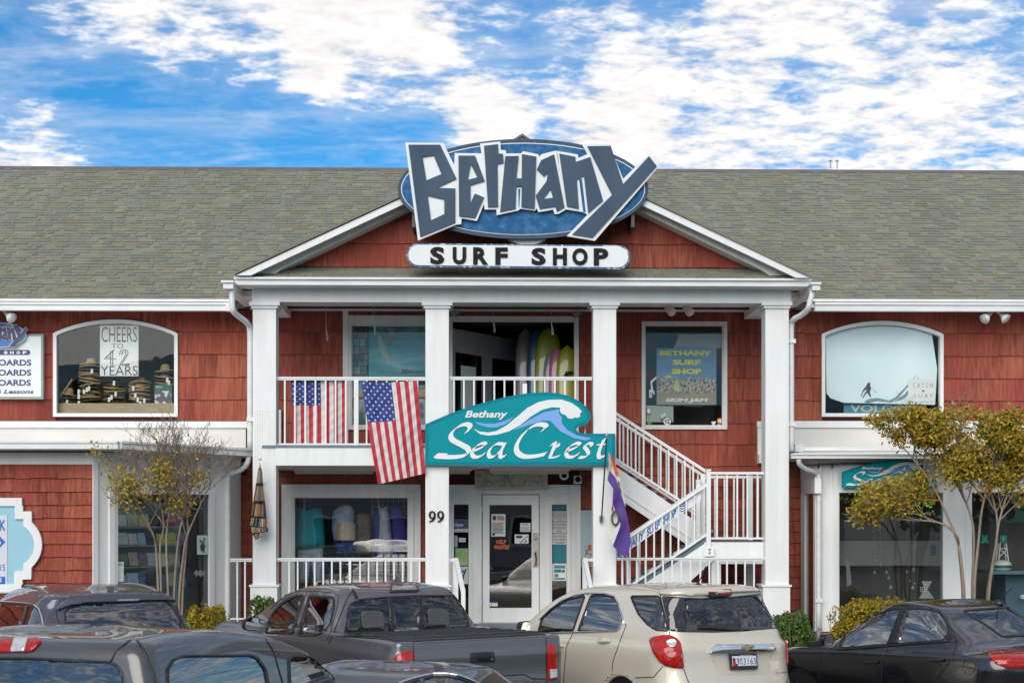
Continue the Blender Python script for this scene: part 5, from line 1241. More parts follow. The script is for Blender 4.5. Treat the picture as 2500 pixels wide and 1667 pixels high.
rings = [(a, b, c, d * .89, e * .89, *r_) for a, b, c, d, e, *r_ in rings]
eq = Car('parked_suv', 'champagne coloured SUV parked nose to the shop, its rear hatch towards us', 'suv', 1814, 16.8, 33, rings, M['champagne'])
kA, kB = lambda p: E_(p, 5.4625, 1240, 1380), lambda p: E_(p, 5.3455, 1540, 1380)
eq.window('side_window', kA([(410,885),(462,700),(620,562),(800,455),(1025,402),(858,882)]), M['csky'], mirror=True, frame=3)
eq.window('side_window', kA([(1112,400),(1300,400),(1420,432),(1475,520),(1535,740),(1465,862),(938,880)]), M['csky'], mirror=True, frame=3)
eq.window('quarter_window', kA([(1640,410),(2015,410),(2135,868),(1980,858),(1860,778),(1740,640)]), M['cdark'], mirror=True, frame=2.5)
rwo = kB([(400,398),(900,425),(1300,405),(1685,362),(1800,490),(2020,808),(1500,856),(1100,874),(650,868),(505,852)])
rwi = kB([(690,450),(1150,432),(1600,402),(1700,480),(1840,735),(1800,800),(1560,812),(1420,772),(880,790),(770,690)])
eq.cut(grow(rwi, 2)); rwg = eq.patch('rear_window', rpoly(rwi, 8), 0, M['cglass'], th=0, res=8); eq.patch('window_frit', rpoly(rwo, 6), .004, mat('black_glass', (.012, .013, .014), .04, coat=1), rwg, hole=rpoly(grow(rwi, -1), 8), th=.006, res=8)
dl = eq.line('chrome_trim', kA([(540,905),(860,890),(1465,872),(1545,750),(1480,510),(1425,415),(1300,378),(1080,372),(900,398),(720,470),(560,590),(430,720)]), .011, 'chrome', .006)
eq.line('door_seam', kA([(865,905),(780,1080),(742,1568)])); eq.line('door_seam', kA([(1562,770),(1575,800),(1480,1050),(1400,1280),(1390,1400)])); eq.line('door_seam', kA([(1080,368),(1062,405)]))
eq.line('hatch_seam', kB([(372,330),(385,395),(500,855),(512,905)])); eq.line('hatch_seam', kB([(690,1345),(745,1500),(760,1534)])); eq.line('hatch_seam', kB([(2055,810),(2095,880),(2105,1280),(2085,1400),(2020,1534)])); eq.line('bumper_seam', kB([(60,1462),(300,1452),(415,1315)]))
for tl_, nm in (([(250,975),(300,932),(430,908),(520,910),(600,950),(640,1005),(662,1100),(685,1340),(560,1335),(460,1310),(380,1240),(310,1130),(265,1045)], 'tail_lamp'),):
    t_ = eq.patch(nm, rpoly(kB(tl_), 3), .018, M['tailo'], th=.03, bulge=.03); eq.patch('reverse_lamp', ell(1540 + 536 / 5.3455, 1380 + 1028 / 5.3455, 11.5, 10.8, 20), .05, M['lampclear'], t_, th=.02, res=3)
    eq.patch('lamp_ring', ell(1540 + 545 / 5.3455, 1380 + 1215 / 5.3455, 19, 18, 24), .046, M['tail'], t_, th=.02, res=4, bulge=.01)
    eq.patch('lamp_band', rpoly(kB([(600,1330),(640,1180),(662,1110),(683,1335)]), 1), .036, M['tail'], t_, th=.02)
t_ = eq.patch('tail_lamp', rpoly(kB([(2092,872),(2150,884),(2185,960),(2203,1100),(2195,1250),(2108,1280),(2104,1100)]), 3), .018, M['tail'], th=.03, res=3, bulge=.01); eq.patch('reverse_lamp', ell(1540 + 2146 / 5.3455, 1380 + 955 / 5.3455, 5, 8.5, 16), .034, M['lampclear'], t_, th=.01, res=3)
# spoiler
sp_o = kB([(372,335),(560,322),(1000,300),(1400,282),(1660,280),(1700,320),(1690,350),(1300,372),(900,392),(520,398),(390,392)])
so_ = eq.patch('spoiler', rpoly(sp_o, 3), .03, M['champagne'], th=.07, bulge=.03); eq.patch('high_brake_lamp', rpoly(kB([(985,382),(1005,345),(1030,328),(1285,320),(1295,362),(1285,380)]), 1.5), .048, M['tail'], so_, th=.03)
eq.patch('lamp_shroud', rpoly(kB([(985,384),(1290,380),(1230,412),(1010,416)]), 1.5), .045, M['plastic'], so_, th=.03)
cb = eq.patch('chrome_bar', rpoly(kB([(1010,1140),(1055,1062),(1080,1046),(1815,1026),(1865,1105),(1500,1128)]), 2), .045, M['chrome'], th=.04, bulge=.012, res=4)
eq.patch('bowtie_emblem', kB([(1390,1090),(1410,1058),(1448,1058),(1455,1044),(1492,1043),(1490,1056),(1562,1052),(1545,1084),(1500,1086),(1495,1104),(1455,1106),(1456,1090)]), .066, mat('emblem_gold', (.45, .36, .16), .25, .8), cb, th=.01, res=3)
eq.patch('plate_recess', rpoly(kB([(1040,1165),(1850,1130),(1760,1390),(1640,1418),(1240,1425),(1130,1390)]), 6), .0015, mat('champagne_recess', (.64, .585, .475), .45, .3), th=.0, smooth=True)
pf = eq.patch('license_plate', rpoly(kB([(1263,1150),(1612,1142),(1630,1352),(1282,1362)]), 2), .035, M['plastic'], th=.02, smooth=False); eq.patch('plate_face', kB([(1290,1180),(1600,1172),(1610,1306),(1300,1316)]), .038, M['platewhite'], pf, th=.002, smooth=False)
def car_text(car, parent, s_, quad, off, m, **k):
    """lettering on the body inside a photo quad: bottom left, bottom right, top right, top left"""
    q = MB(); Q = [Vector(p) for p in quad]
    def fn(u, v):
        p = (Q[0] * (1 - u) + Q[1] * u) * (1 - v) + (Q[3] * (1 - u) + Q[2] * u) * v; h, nn = car.hit(p.x, p.y); return h + nn * off
    text_into(q, s_, fn, **k); return obj('lettering', q, M[m], parent, local=True)
car_text(eq, pf, '3', kB([(1345,1300),(1382,1299),(1382,1208),(1345,1210)]), .0415, 'navy', offset=.0)
car_text(eq, pf, 'B', kB([(1392,1246),(1420,1245),(1420,1206),(1392,1207)]), .0415, 'navy'); car_text(eq, pf, 'H', kB([(1394,1300),(1422,1299),(1422,1256),(1394,1257)]), .0415, 'navy')
car_text(eq, pf, '3165', kB([(1438,1298),(1600,1292),(1600,1200),(1438,1206)]), .0415, 'navy', spacing=1.15)
car_text(eq, pf, 'MARYLAND', kB([(1390,1178),(1540,1173),(1540,1158),(1390,1162)]), .0415, 'signwhite')
eq.patch('plate_flag', kB([(1296,1212),(1330,1222),(1340,1270),(1372,1314),(1304,1316)]), .0395, M['fred'], pf, th=.001); eq.patch('plate_flag', kB([(1298,1196),(1335,1215),(1336,1250),(1302,1240)]), .040, M['fblue'], pf, th=.001)
car_text(eq, eq.root, 'EQUINOX', kB([(1895,1410),(2052,1402),(2050,1380),(1895,1388)]), .006, 'chrome', offset=.02)
eq.patch('wiper', kB([(870,825),(900,795),(1150,772),(1425,775),(1390,852),(1100,838)]), .03, M['plastic'], th=.03)
for hp in ([(1215,1035),(1222,1008),(1290,985),(1360,985),(1375,1000),(1370,1028),(1300,1040)], [(628,1080),(650,1058),(735,1045),(742,1080),(700,1102),(650,1100)]):
    eq.patch('door_handle', rpoly(kA(hp), 2), .035, M['champagne'], th=.03, res=3, bulge=.01)
eq.mirror_pod(kA([(175,880),(160,860),(185,765),(205,748),(325,735),(338,770),(330,870),(320,880)]), 2.8)
a, _n = eq.hit(1705, 1430); q = MB(); q.lathe([(.045, 0), (.04, .02), (.015, .035), (.0, .036)], a, 12); ab = obj('antenna_base', q, M['plastic'], eq.root, local=True)
q = MB(); q.tube([a + Vector((0, 0, .03)), a + Vector((-.10, -.02, .22))], .006); obj('antenna_rod', q, M['plastic'], ab, local=True)
eq.arches((.92, 3.43), .36, .39); eq.seats([(1.02, (.42, -.42, 0)), (1.9, (.38, -.38))], M['seatgrey']); eq.finish()

# ---- grey pickup with bed cover
rings = [
 (.42,.42,.40,.08,5.2,.86,.12,.35,.03),(.52,.50,.46,.0,5.3,.90,.13,.4,.04),(.70,.70,.66,.0,5.37,.93,.13,.45,.04),(.90,.90,.86,.012,5.38,.945,.13,.45,.04),(1.04,1.04,1.0,.0,5.34,.945,.12,.45,.04),
 (1.12,1.13,1.06,.02,5.28,.93,.10,.45,.04),(1.20,1.20,1.12,.03,5.1,.915,.08,.42,.04),(1.218,1.215,1.15,.06,4.95,.895,.06,.4,.04),(1.215,1.215,1.19,1.62,4.02,.868,.10,.16,.05),
 (1.24,1.24,1.23,1.70,3.96,.855,.12,.13,.05),(1.36,1.37,1.36,1.76,3.72,.80,.13,.12,.05),(1.48,1.49,1.47,1.82,3.48,.745,.14,.12,.05),(1.56,1.58,1.54,1.87,3.3,.70,.14,.12,.05),(1.60,1.625,1.59,1.90,3.18,.66,.14,.2,.05),
 (1.635,1.665,1.63,1.95,3.05,.58,.12,.2,.04),(1.655,1.69,1.65,2.1,2.85,.40,.1,.15,.02),(1.665,1.695,1.66,2.4,2.6,.1,.04,.04,.01)]
rings = [(a, b, c, d * .98, e * 1.0, f_ * 1.045, *r_) for a, b, c, d, e, f_, *r_ in rings]
tc = Car('pickup_truck', 'dark grey pickup with flat black bed cover, parked left of the champagne SUV', 'pickup', 1184, 15.9, 30, rings, M['greypaint'])
kT = lambda p: E_(p, 2.94, 580, 1400)
tc.window('side_window', kT([(205,418),(242,310),(300,232),(360,188),(420,163),(470,157),(388,424)]), M['csky'], mirror=True, frame=4, r=4)
tc.window('side_window', kT([(520,163),(684,172),(690,232),(662,368),(600,420),(556,436),(438,436)]), M['csky'], mirror=True, frame=4, r=4)
rw = kT([(768,434),(792,250),(815,210),(880,182),(1090,165),(1300,156),(1540,154),(1600,180),(1640,290),(1664,385),(1330,408),(1110,420)])
for pane in ([(786,424),(802,250),(830,208),(890,190),(1082,172),(1098,414)], [(1112,176),(1290,170),(1306,400),(1126,412)], [(1320,166),(1545,164),(1592,190),(1622,260),(1650,376),(1332,400)]):
    tc.cut(kT(pane)); tc.patch('rear_window', rpoly(kT(pane), 3), -.004, M['cglass'], th=0, res=8)
fr_ = [(kT([(768,434),(792,250),(815,210),(880,182),(1090,165),(1082,172),(890,190),(830,208),(802,250),(786,424)])), kT([(1082,172),(1090,165),(1300,156),(1290,170),(1306,402),(1320,166),(1300,157),(1332,402),(1110,420),(1126,414),(1112,176),(1098,416)])]
tc.patch('window_frame', kT([(764,436),(790,248),(815,208),(880,180),(1090,163),(1300,153),(1540,151),(1604,178),(1645,290),(1670,387),(1330,412),(1110,424)]), .006, M['gasket'], hole=kT([(784,426),(801,250),(830,207),(890,189),(1082,171),(1300,163),(1545,163),(1594,189),(1624,260),(1652,377),(1332,402),(1110,416)]), th=.015)
for bar_ in ([(1082,170),(1112,168),(1128,418),(1096,420)], [(1290,162),(1320,162),(1334,406),(1304,408)]): tc.patch('window_bar', kT(bar_), .008, M['gasket'], th=.02)
tc.patch('window_latch_strip', kT([(1124,392),(1306,382),(1308,402),(1126,414)]), .004, M['lampgrey'], th=.01)
hb = tc.patch('high_brake_lamp', rpoly(kT([(1100,88),(1285,84),(1302,124),(1290,132),(1094,136),(1090,128)]), 2), .014, M['plastic'], th=.02); tc.patch('lamp_lens', rpoly(kT([(1112,94),(1278,91),(1290,120),(1104,126)]), 1), .02, M['lampgrey'], hb, th=.01)
for ln_ in ([(815,108),(835,112),(868,178),(842,184)], [(1508,80),(1528,84),(1538,138),(1518,138)]): tc.patch('roof_strip', kT(ln_), .004, M['gasket'], th=.01, res=4)
bc = tc.patch('bed_cover', kT([(770,448),(1255,470),(2160,424),(1690,397)]), .02, mat('vinyl_bed_cover', (.045, .045, .047), .75, var=.3, vscale=30, bump=.2), th=.03, res=8)
for f in (.2, .4, .6, .8): tc.line('cover_rib', kT([(770 + 485 * f, 448 + 22 * f), (1690 + 470 * f, 397 + 27 * f)]), .006, 'plastic', .022, bc)
tc.patch('bed_rail_cap', kT([(705,448),(770,444),(1258,468),(2190,424),(2210,436),(1262,488),(1140,478)]), .008, M['plastic'], th=.01, hole=None, res=6)
tc.line('tailgate_seam', kT([(1262,490),(1264,640),(1266,785)]), .006); tc.line('tailgate_seam', kT([(2214,440),(2216,640),(2218,785)]), .006)
tc.line('cab_seam', kT([(655,500),(690,420),(745,280),(790,170),(820,130)]), .006); tc.line('door_seam', kT([(400,430),(490,150),(500,130)]), .004); tc.line('door_seam', kT([(500,122),(700,138),(728,160),(715,240),(660,440),(640,480)]), .004); tc.line('door_seam', kT([(500,122),(400,128),(320,170),(240,250)]), .004)
lt = tc.patch('tail_lamp', rpoly(kT([(1118,612),(1150,578),(1200,556),(1256,545),(1258,785),(1118,785)]), 3), .012, M['tail'], th=.03, bulge=.02); tc.patch('lamp_lens', rpoly(kT([(1180,640),(1185,600),(1215,570),(1250,560),(1252,640)]), 3), .03, M['tailo'], lt, th=.01)
lt = tc.patch('tail_lamp', rpoly(kT([(2222,500),(2260,500),(2282,550),(2291,640),(2291,745),(2270,760),(2226,765)]), 3), .012, M['tail'], th=.03, res=3, bulge=.015); tc.patch('reverse_lamp', kT([(2234,684),(2284,680),(2284,742),(2236,750)]), .03, M['lampclear'], lt, th=.01, res=3)
hz = tc.patch('tailgate_handle', rpoly(kT([(1666,566),(1840,557),(1846,632),(1670,640)]), 4), .006, M['plastic'], th=.01, res=4); tc.patch('handle_grip', rpoly(kT([(1716,574),(1802,569),(1806,612),(1720,616)]), 2), .022, M['gasket'], hz, th=.01, res=3); tc.patch('key_lock', ell(580 + 1824 / 2.94, 1400 + 610 / 2.94, 2, 2, 10), .012, M['metal'], hz, th=.004, res=2)
tc.line('tailgate_crease', kT([(1268,500),(1700,476),(2210,448)]), .004, 'greypaint'); tc.line('tailgate_crease', kT([(1270,790),(1780,766),(1830,735),(2060,722),(2110,750),(2212,755)]), .006, 'gasket', 0)
car_text(tc, tc.root, 'TOYOTA', [(1170, 1684), (1320, 1677), (1320, 1656), (1170, 1662)], .006, 'greypaint', offset=.02, spacing=1.3)
tc.mirror_pod(kT([(50,400),(45,360),(62,325),(110,308),(150,310),(160,330),(155,385),(140,408),(80,412)]), 3.66)
a, _n = tc.hit(*kT([(1150, 74)])[0]); q = MB(); q.tess([[a + Vector((x, 0.02, z)) for x, z in ((-.06, 0), (-.05, .085), (-.02, .09), (.12, .02), (.14, 0))]], (0, -.04, 0)); obj('roof_antenna', q, M['greypaint'], tc.root, local=True)
q = MB(); q.box(2.0, 2.6, -.62, .62, .45, 1.14); obj('rear_bench', q, M['seatgrey'], tc.root, local=True)
sg = mat('paper_sign', (.80, .88, .88), .8); pa = tc.patch('window_sign', rpoly(kT([(480,330),(520,296),(600,310),(640,320),(650,360),(600,425),(450,425)]), 3), -.012, sg, th=0)
car_text(tc, pa, 'PARK', kT([(520,330),(638,345),(640,318),(525,300)]), -.009, 'bluetxt'); car_text(tc, pa, '11 PM - SEP', kT([(470,405),(610,408),(620,385),(480,375)]), -.009, 'bluetxt')
tc.lip = False; tc.arches((1.03, 4.0), .40, .44); tc.seats([(1.82, (.40, -.40)), (2.7, (.38, -.38))], M['seatgrey'], 1.17, .10); tc.finish()

# ---- black sedan at the right edge
rings = [
 (.22,.20,.22,.12,4.35,.80,.3,.35,.10),(.32,.28,.32,.03,4.46,.85,.35,.45,.10),(.52,.52,.50,.0,4.53,.88,.36,.5,.10),(.70,.68,.62,.03,4.52,.888,.36,.5,.10),(.84,.82,.74,.02,4.45,.885,.34,.5,.10),
 (.955,.91,.80,.05,4.30,.87,.32,.5,.10),(.99,.935,.84,.09,4.15,.85,.3,.48,.10),(1.0,.965,.90,.40,3.38,.83,.26,.4,.06),(1.05,1.03,.99,.66,3.20,.80,.24,.36,.05),
 (1.19,1.20,1.17,.98,2.86,.735,.22,.32,.04),(1.315,1.335,1.31,1.24,2.58,.67,.2,.28,.04),(1.39,1.42,1.39,1.38,2.42,.62,.18,.24,.03),(1.43,1.47,1.43,1.48,2.3,.56,.16,.22,.03),(1.452,1.495,1.452,1.6,2.15,.42,.12,.18,.02),(1.462,1.502,1.462,1.8,1.95,.12,.05,.05,.01)]
rings = [(a, b, c, d * .9, e * .9, *r_) for a, b, c, d, e, *r_ in rings]
fo = Car('black_sedan', 'glossy black sedan with orange tail lamp parked at the right edge', 'sedan', 2600, 16.45, 27, rings, M['blackpaint'])
kF = lambda p: E_(p, 3.92, 1900, 1360)
fo.window('side_window', kF([(602,862),(640,722),(760,622),(900,552),(1050,508),(1172,494),(1042,830)]), M['csky'], mirror=True, r=4, frame=5)
fo.window('side_window', kF([(1248,494),(1430,498),(1535,522),(1590,590),(1640,690),(1588,788),(1138,822)]), M['csky'], mirror=True, r=5, frame=5)
fo.window('rear_window', kF([(1775,512),(2352,465),(2900,440),(3000,700),(2352,742),(2140,752),(2000,650)]), M['cdark'], r=4, frame=3)
fo.patch('pillar_trim', kF([(1185,488),(1240,488),(1128,826),(1055,830)]), .005, M['gasket'], th=.01); fo.patch('corner_trim', kF([(1592,780),(1640,688),(1705,790)]), .005, M['gasket'], th=.01)
fo.line('belt_trim', kF([(545,880),(600,884),(900,862),(1200,836),(1712,800)]), .010, 'gasket', .003)
fo.line('door_seam', kF([(1050,850),(1010,920),(990,1010),(990,1203)])); fo.line('door_seam', kF([(1712,795),(1700,870),(1640,1000),(1530,1140)])); fo.line('door_seam', kF([(1230,462),(1190,520)])); fo.line('fender_seam', kF([(440,860),(400,960),(395,1203)])); fo.line('roof_seam', kF([(540,720),(640,640),(800,540),(960,480),(1100,455),(1230,458),(1420,465),(1540,500),(1620,600),(1712,790)]), .004)
tl_ = fo.patch('tail_lamp', rpoly(kF([(1996,900),(2352,890),(2520,900),(2520,1060),(2352,1066),(2200,1060),(2080,1020),(2030,960)]), 3), .014, M['tailo'], th=.03, bulge=.02, res=6); fo.patch('lamp_lens', ell(1900 + 2260 / 3.92, 1360 + 960 / 3.92, 32, 15, 20), .034, M['tail'], tl_, th=.01)
for hp in ([(845,1000),(870,990),(960,988),(970,1005),(940,1015),(860,1016)], [(1460,985),(1480,972),(1585,968),(1600,985),(1570,996),(1475,998)]): fo.patch('door_handle', rpoly(kF(hp), 1.5), .035, M['blackpaint'], th=.02, res=3)
fo.line('fuel_door', [(1900 + (1828 + 62 * math.cos(t * .35)) / 3.92, 1360 + (1045 + 75 * math.sin(t * .35)) / 3.92) for t in range(19)], .003, 'plastic', .001)
fo.mirror_pod(kF([(435,840),(430,790),(445,745),(480,730),(525,730),(530,770),(520,840),(480,852)]), 3.1, m=M['blackpaint'])
a, _n = fo.hit(*kF([(2115, 445)])[0]); q = MB(); q.lathe([(.06, 0), (.055, .025), (.02, .045), (0, .046)], a, 12); ab = obj('antenna_base', q, M['plastic'], fo.root, local=True); q = MB(); q.tube([a + Vector((0, 0, .03)), a + Vector((-.16, -.03, .19))], .006); obj('antenna_rod', q, M['plastic'], ab, local=True)
fo.line('trunk_seam', kF([(2352,850),(2250,858),(2180,890),(2140,905)])); fo.arches((.90, 3.27), .32, .34); fo.seats([(1.2, (.4, -.4)), (1.95, (.38, -.38))], M['seattan'], .98); fo.finish()

# ---- blue grey suv behind the near pickup
rings = [
 (.28,.26,.28,.14,4.75,.86,.25,.35,.08),(.40,.36,.38,.02,4.86,.92,.30,.45,.08),(.62,.62,.6,.0,4.92,.955,.32,.5,.08),(.85,.85,.80,.04,4.91,.96,.3,.5,.08),(1.0,.99,.94,.06,4.82,.95,.28,.5,.08),(1.07,1.06,1.0,.08,4.68,.935,.26,.5,.08),(1.10,1.09,1.08,.11,3.6,.905,.24,.4,.08),
 (1.22,1.22,1.21,.17,3.38,.86,.24,.36,.08),(1.36,1.37,1.36,.26,3.08,.80,.22,.32,.08),(1.48,1.50,1.47,.35,2.82,.745,.2,.28,.07),(1.55,1.575,1.54,.38,2.68,.70,.18,.26,.06),(1.59,1.625,1.58,.40,2.55,.65,.16,.24,.05),(1.615,1.655,1.61,.5,2.4,.56,.14,.22,.04),(1.63,1.68,1.63,.7,2.1,.36,.1,.18,.02),(1.64,1.685,1.64,1.0,1.8,.1,.04,.04,.01)]
hl = Car('parked_suv', 'blue grey SUV with black rear window, mostly hidden behind the near pickup', 'suv', 292, 16.5, 26, rings, M['bluegrey'])
kH = lambda p: E_(p, 4.704, 0, 1420)
hl.window('side_window', kH([(-260,250),(-40,240),(300,262),(212,640),(-260,660)]), M['csky'], r=4, frame=3, mirror=True); hl.window('quarter_window', kH([(318,272),(398,288),(438,324),(470,420),(520,680),(212,690)]), M['csky'], r=4, frame=3, mirror=True)
hl.line('chrome_trim', kH([(-260,228),(-40,222),(300,248),(400,266),(450,308),(482,410),(535,690)]), .011, 'chrome', .006)
hl.window('rear_window', kH([(765,700),(748,345),(800,300),(900,272),(1300,238),(1890,222),(1960,262),(2120,520),(2200,680)]), M['cdark'], r=6, frame=3)
sp2 = hl.patch('spoiler', rpoly(kH([(655,290),(720,215),(820,175),(1180,150),(1590,152),(1920,170),(2010,235),(1905,212),(1600,222),(1000,248),(800,280),(660,330)]), 3), .03, M['bluegrey'], th=.06, bulge=.01); hl.patch('high_brake_lamp', rpoly(kH([(1325,232),(1350,214),(1590,205),(1600,218),(1560,228)]), 1), .04, M['lampgrey'], sp2, th=.02, res=3)
hl.line('hatch_seam', kH([(750,178),(690,240),(648,330),(642,370),(705,560)]))
for s_ in (1, -1):
    q = MB(); q.tube(catmull([(.72, s_ * .57, 1.60), (.85, s_ * .575, 1.64), (1.5, s_ * .575, 1.665), (2.1, s_ * .56, 1.65), (2.3, s_ * .54, 1.60)], 5), .013, 8); obj('roof_rail', q, M['metal'], hl.root, local=True, smooth=True)
a, _n = hl.hit(*kH([(1275, 130)])[0]); q = MB(); q.tess([[a + Vector((x, .02, z)) for x, z in ((-.05, 0), (-.04, .07), (-.02, .075), (.11, .015), (.13, 0))]], (0, -.04, 0)); obj('roof_antenna', q, M['bluegrey'], hl.root, local=True)
for x, y in ((811, 332), (994, 296), (1834, 262)): hl.patch('glass_dot', ell(x / 4.704, 1420 + y / 4.704, 2.2, 1.4, 10), .008, M['metal'], th=.004, res=2)
hl.arches((1.06, 3.85), .37, .4); hl.seats([(1.4, (.45, -.45)), (2.4, (.4, -.4))], M['seattan']); hl.finish()

# ---- near charcoal pickup, only the cab top in the photo
rings = [
 (.45,.45,.42,.06,5.4,.84,.1,.35,.03),(.6,.6,.55,.0,5.5,.90,.12,.4,.03),(.9,.9,.85,.01,5.56,.925,.12,.45,.03),(1.06,1.06,1.0,.0,5.5,.92,.1,.45,.03),(1.16,1.15,1.08,.03,5.3,.90,.08,.42,.03),(1.17,1.165,1.14,1.52,4.4,.87,.08,.15,.03),
 (1.22,1.22,1.21,1.57,4.3,.86,.09,.12,.03),(1.36,1.37,1.36,1.60,4.08,.83,.10,.11,.03),(1.50,1.51,1.49,1.63,3.85,.80,.11,.11,.03),(1.60,1.62,1.56,1.655,3.65,.77,.12,.11,.03),(1.66,1.685,1.60,1.67,3.52,.745,.12,.11,.03),(1.705,1.725,1.63,1.70,3.42,.71,.11,.12,.03),(1.73,1.745,1.645,1.75,3.32,.65,.1,.2,.02),(1.742,1.762,1.655,1.9,3.1,.45,.1,.15,.02),(1.747,1.768,1.66,2.3,2.7,.12,.04,.04,.01)]
nr = Car('near_pickup', 'charcoal pickup cab close to the camera with a red and white brake lamp', 'pickup', -425, 7.8, -19, rings, M['charcoal'], group='cars in the nearest row')
kN = kH
nr.window('rear_window', kN([(-900,880),(300,890),(1250,930),(1345,965),(1400,1080),(1450,1400),(1480,1800),(-900,1850)]), M['cdark'], r=10, frame=6)
nl = nr.patch('high_brake_lamp', rpoly(kN([(-330,676),(470,664),(478,690),(450,730),(380,800),(300,812),(-250,820),(-320,740)]), 6), .012, M['tail'], th=.03, bulge=.01, res=6); nr.patch('cargo_lamp', rpoly(kN([(178,676),(335,672),(300,806),(145,808)]), 3), .026, M['lampclear'], nl, th=.01)
nr.window('side_window', [(411, 1720), (411, 1634), (424, 1612), (449, 1603.5), (609, 1601), (626, 1607), (645, 1634), (660, 1720)], M['ctint'], r=6, frame=6)
nr.window('side_window', [(720, 1760), (709, 1667), (707, 1612), (717, 1603), (777, 1605), (835, 1622), (886, 1652), (940, 1700), (990, 1760)], M['ctint'], r=6, frame=6)
nr.line('door_seam', [(335, 1562), (352, 1590), (372, 1640), (390, 1700)], .008); nr.line('door_seam', [(648, 1558), (668, 1590), (690, 1667), (700, 1740)], .006)
nr.line('roof_seam', kN([(1500,668),(1330,790),(1270,920)]), .007); nr.lip = False; nr.arches((1.1, 4.3), .4, .43); nr.finish()

# ---- small dark sedan, roof only
rings = [
 (.22,.20,.22,.12,4.35,.80,.3,.35,.10),(.32,.28,.32,.03,4.46,.85,.35,.45,.10),(.52,.52,.50,.0,4.53,.88,.36,.5,.10),(.84,.82,.74,.02,4.45,.885,.34,.5,.10),(.955,.91,.80,.05,4.30,.87,.32,.5,.10),(.99,.935,.84,.09,4.15,.85,.3,.48,.10),(1.0,.965,.90,.40,3.38,.83,.26,.4,.06),(1.05,1.03,.99,.66,3.20,.80,.24,.36,.05),
 (1.17,1.17,1.15,.98,2.86,.735,.22,.32,.04),(1.28,1.29,1.27,1.24,2.58,.67,.2,.28,.04),(1.34,1.365,1.34,1.38,2.42,.62,.18,.24,.03),(1.375,1.41,1.375,1.48,2.3,.56,.16,.22,.03),(1.395,1.435,1.395,1.6,2.15,.42,.12,.18,.02),(1.405,1.44,1.405,1.8,1.95,.12,.05,.05,.01)]
ns = Car('dark_sedan', 'dark grey sedan roof with bright window trim at the bottom of the photo', 'sedan', 690, 10.0, -20, rings, M['darksedan'], group='cars in the nearest row', z0=-.05)
ns.window('side_window', [(985, 1690), (1000, 1668), (1024, 1658), (1030, 1690)], M['ctint'], r=3, frame=3); ns.window('side_window', [(1040, 1690), (1034, 1657), (1060, 1650), (1092, 1650), (1124, 1656), (1155, 1669), (1185, 1690)], M['ctint'], r=3, frame=3)
ns.line('chrome_trim', [(960, 1690), (977, 1667), (1000, 1659), (1026, 1652), (1059, 1645), (1092, 1645), (1125, 1650.5), (1158, 1664), (1190, 1685)], .010, 'chrome', .006)
ns.arches((1.0, 3.63), .32, .34); ns.finish()
# ------------------------------------------------------------------ lamps, small fittings
for x0, x1, y0, lab in ((716, 913, 1141, 'long fluorescent lamp under the balcony, left of the teal sign'), (1195, 1391, 1141, 'long fluorescent lamp under the balcony, over the entrance door'), (1062, 1151, 1141, 'fluorescent lamp end beside the column numbered 99')):
    Y = 24.3; t = thing('ceiling_lamp', lab, 'lamp', at((x0 + x1) / 2, 1156, Y), 'fluorescent lamps under the balcony')
    obj('housing', MB().pbox(x0, y0 - 3, x1, y0 + 8, Y, Y + .22), M['cream'], t)
    q = MB(); q.pbox(x0 + 4, y0 + 8, x1 - 4, y0 + 15, Y + .02, Y + .2); obj('diffuser', q, mat('lamp_diffuser', (.50, .48, .42), .5), t)
    for k in range(5):
        x = x0 + (x1 - x0) * (.05 + .225 * k); obj('clip', MB().lathe([(.03, -.02), (.03, .01)], at(x, y0 + 3, Y - .01), 10, 'y'), M['cream'], t)
t = thing('flood_lamp', 'small white round flood lamp at the entrance ceiling', 'lamp', at(1377, 1170, 25.2))
obj('lamp_ring', MB().lathe([(.0, .05), (.07, .05), (.075, -.02), (.06, -.05), (.045, -.05), (.04, 0)], at(1377, 1160, 25.25), 18, 'y'), M['rail'], t); obj('lens', MB().lathe([(.0, 0), (.045, 0), (.045, .01)], at(1377, 1160, 25.215), 14, 'y'), M['black'], t)
t = thing('security_camera', 'white boxed security camera right of the round flood lamp', 'camera', at(1411, 1182, 25.25))
obj('housing', MB().pbox(1402, 1161, 1420, 1180, 25.2, 25.4), M['rail'], t); obj('lens', MB().lathe([(.0, 0), (.045, 0), (.045, -.04), (.03, -.045), (0, -.03)], at(1411, 1170, 25.2), 14, 'y'), M['black'], t)
def spot(px, py, dx, Y, label):
    """double cone flood lamp under the eaves"""
    t = thing('eave_spotlight', label, 'lamp', at(px, py, Y), 'spotlights under the eaves')
    obj('base', MB().lathe([(.05, .06), (.05, 0), (.03, -.02)], at(px, py - 4, Y + .05), 12), M['rail'], t)
    for s in dx:
        a = at(px + 5 * s, py - 2, Y); b = at(px + 14 * s, py + 5, Y - .03); c = at(px + 27 * s, py + 17, Y - .10); q = MB(); q.tube([a, b], .022, 8)
        q.tube([b, b + (c - b) * .35, b + (c - b) * .75, c, c - (c - b) * .06], [.035, .04, .075, .085, .07], 14); obj('lamp_head', q, M['rail'], t, smooth=True)
spot(2430, 762, (-1, 1), 25.1, 'white twin spotlight under the right eave')
spot(2, 760, (1, -1), 25.1, 'white spotlight under the left eave above the board sign')
for x in (1637, 1681):
    t = thing('can_spotlight', 'white can spotlight on the porch ceiling, ' + ('left' if x < 1650 else 'right') + ' one of the pair', 'lamp', at(x, 765, 24.9), 'can lamps on porch ceiling')
    a = at(x - 8, 748, 24.8); b = at(x + 3, 762, 24.6); obj('lamp_can', MB().tube([a, b], [.055, .07], 14), M['rail'], t, smooth=True)
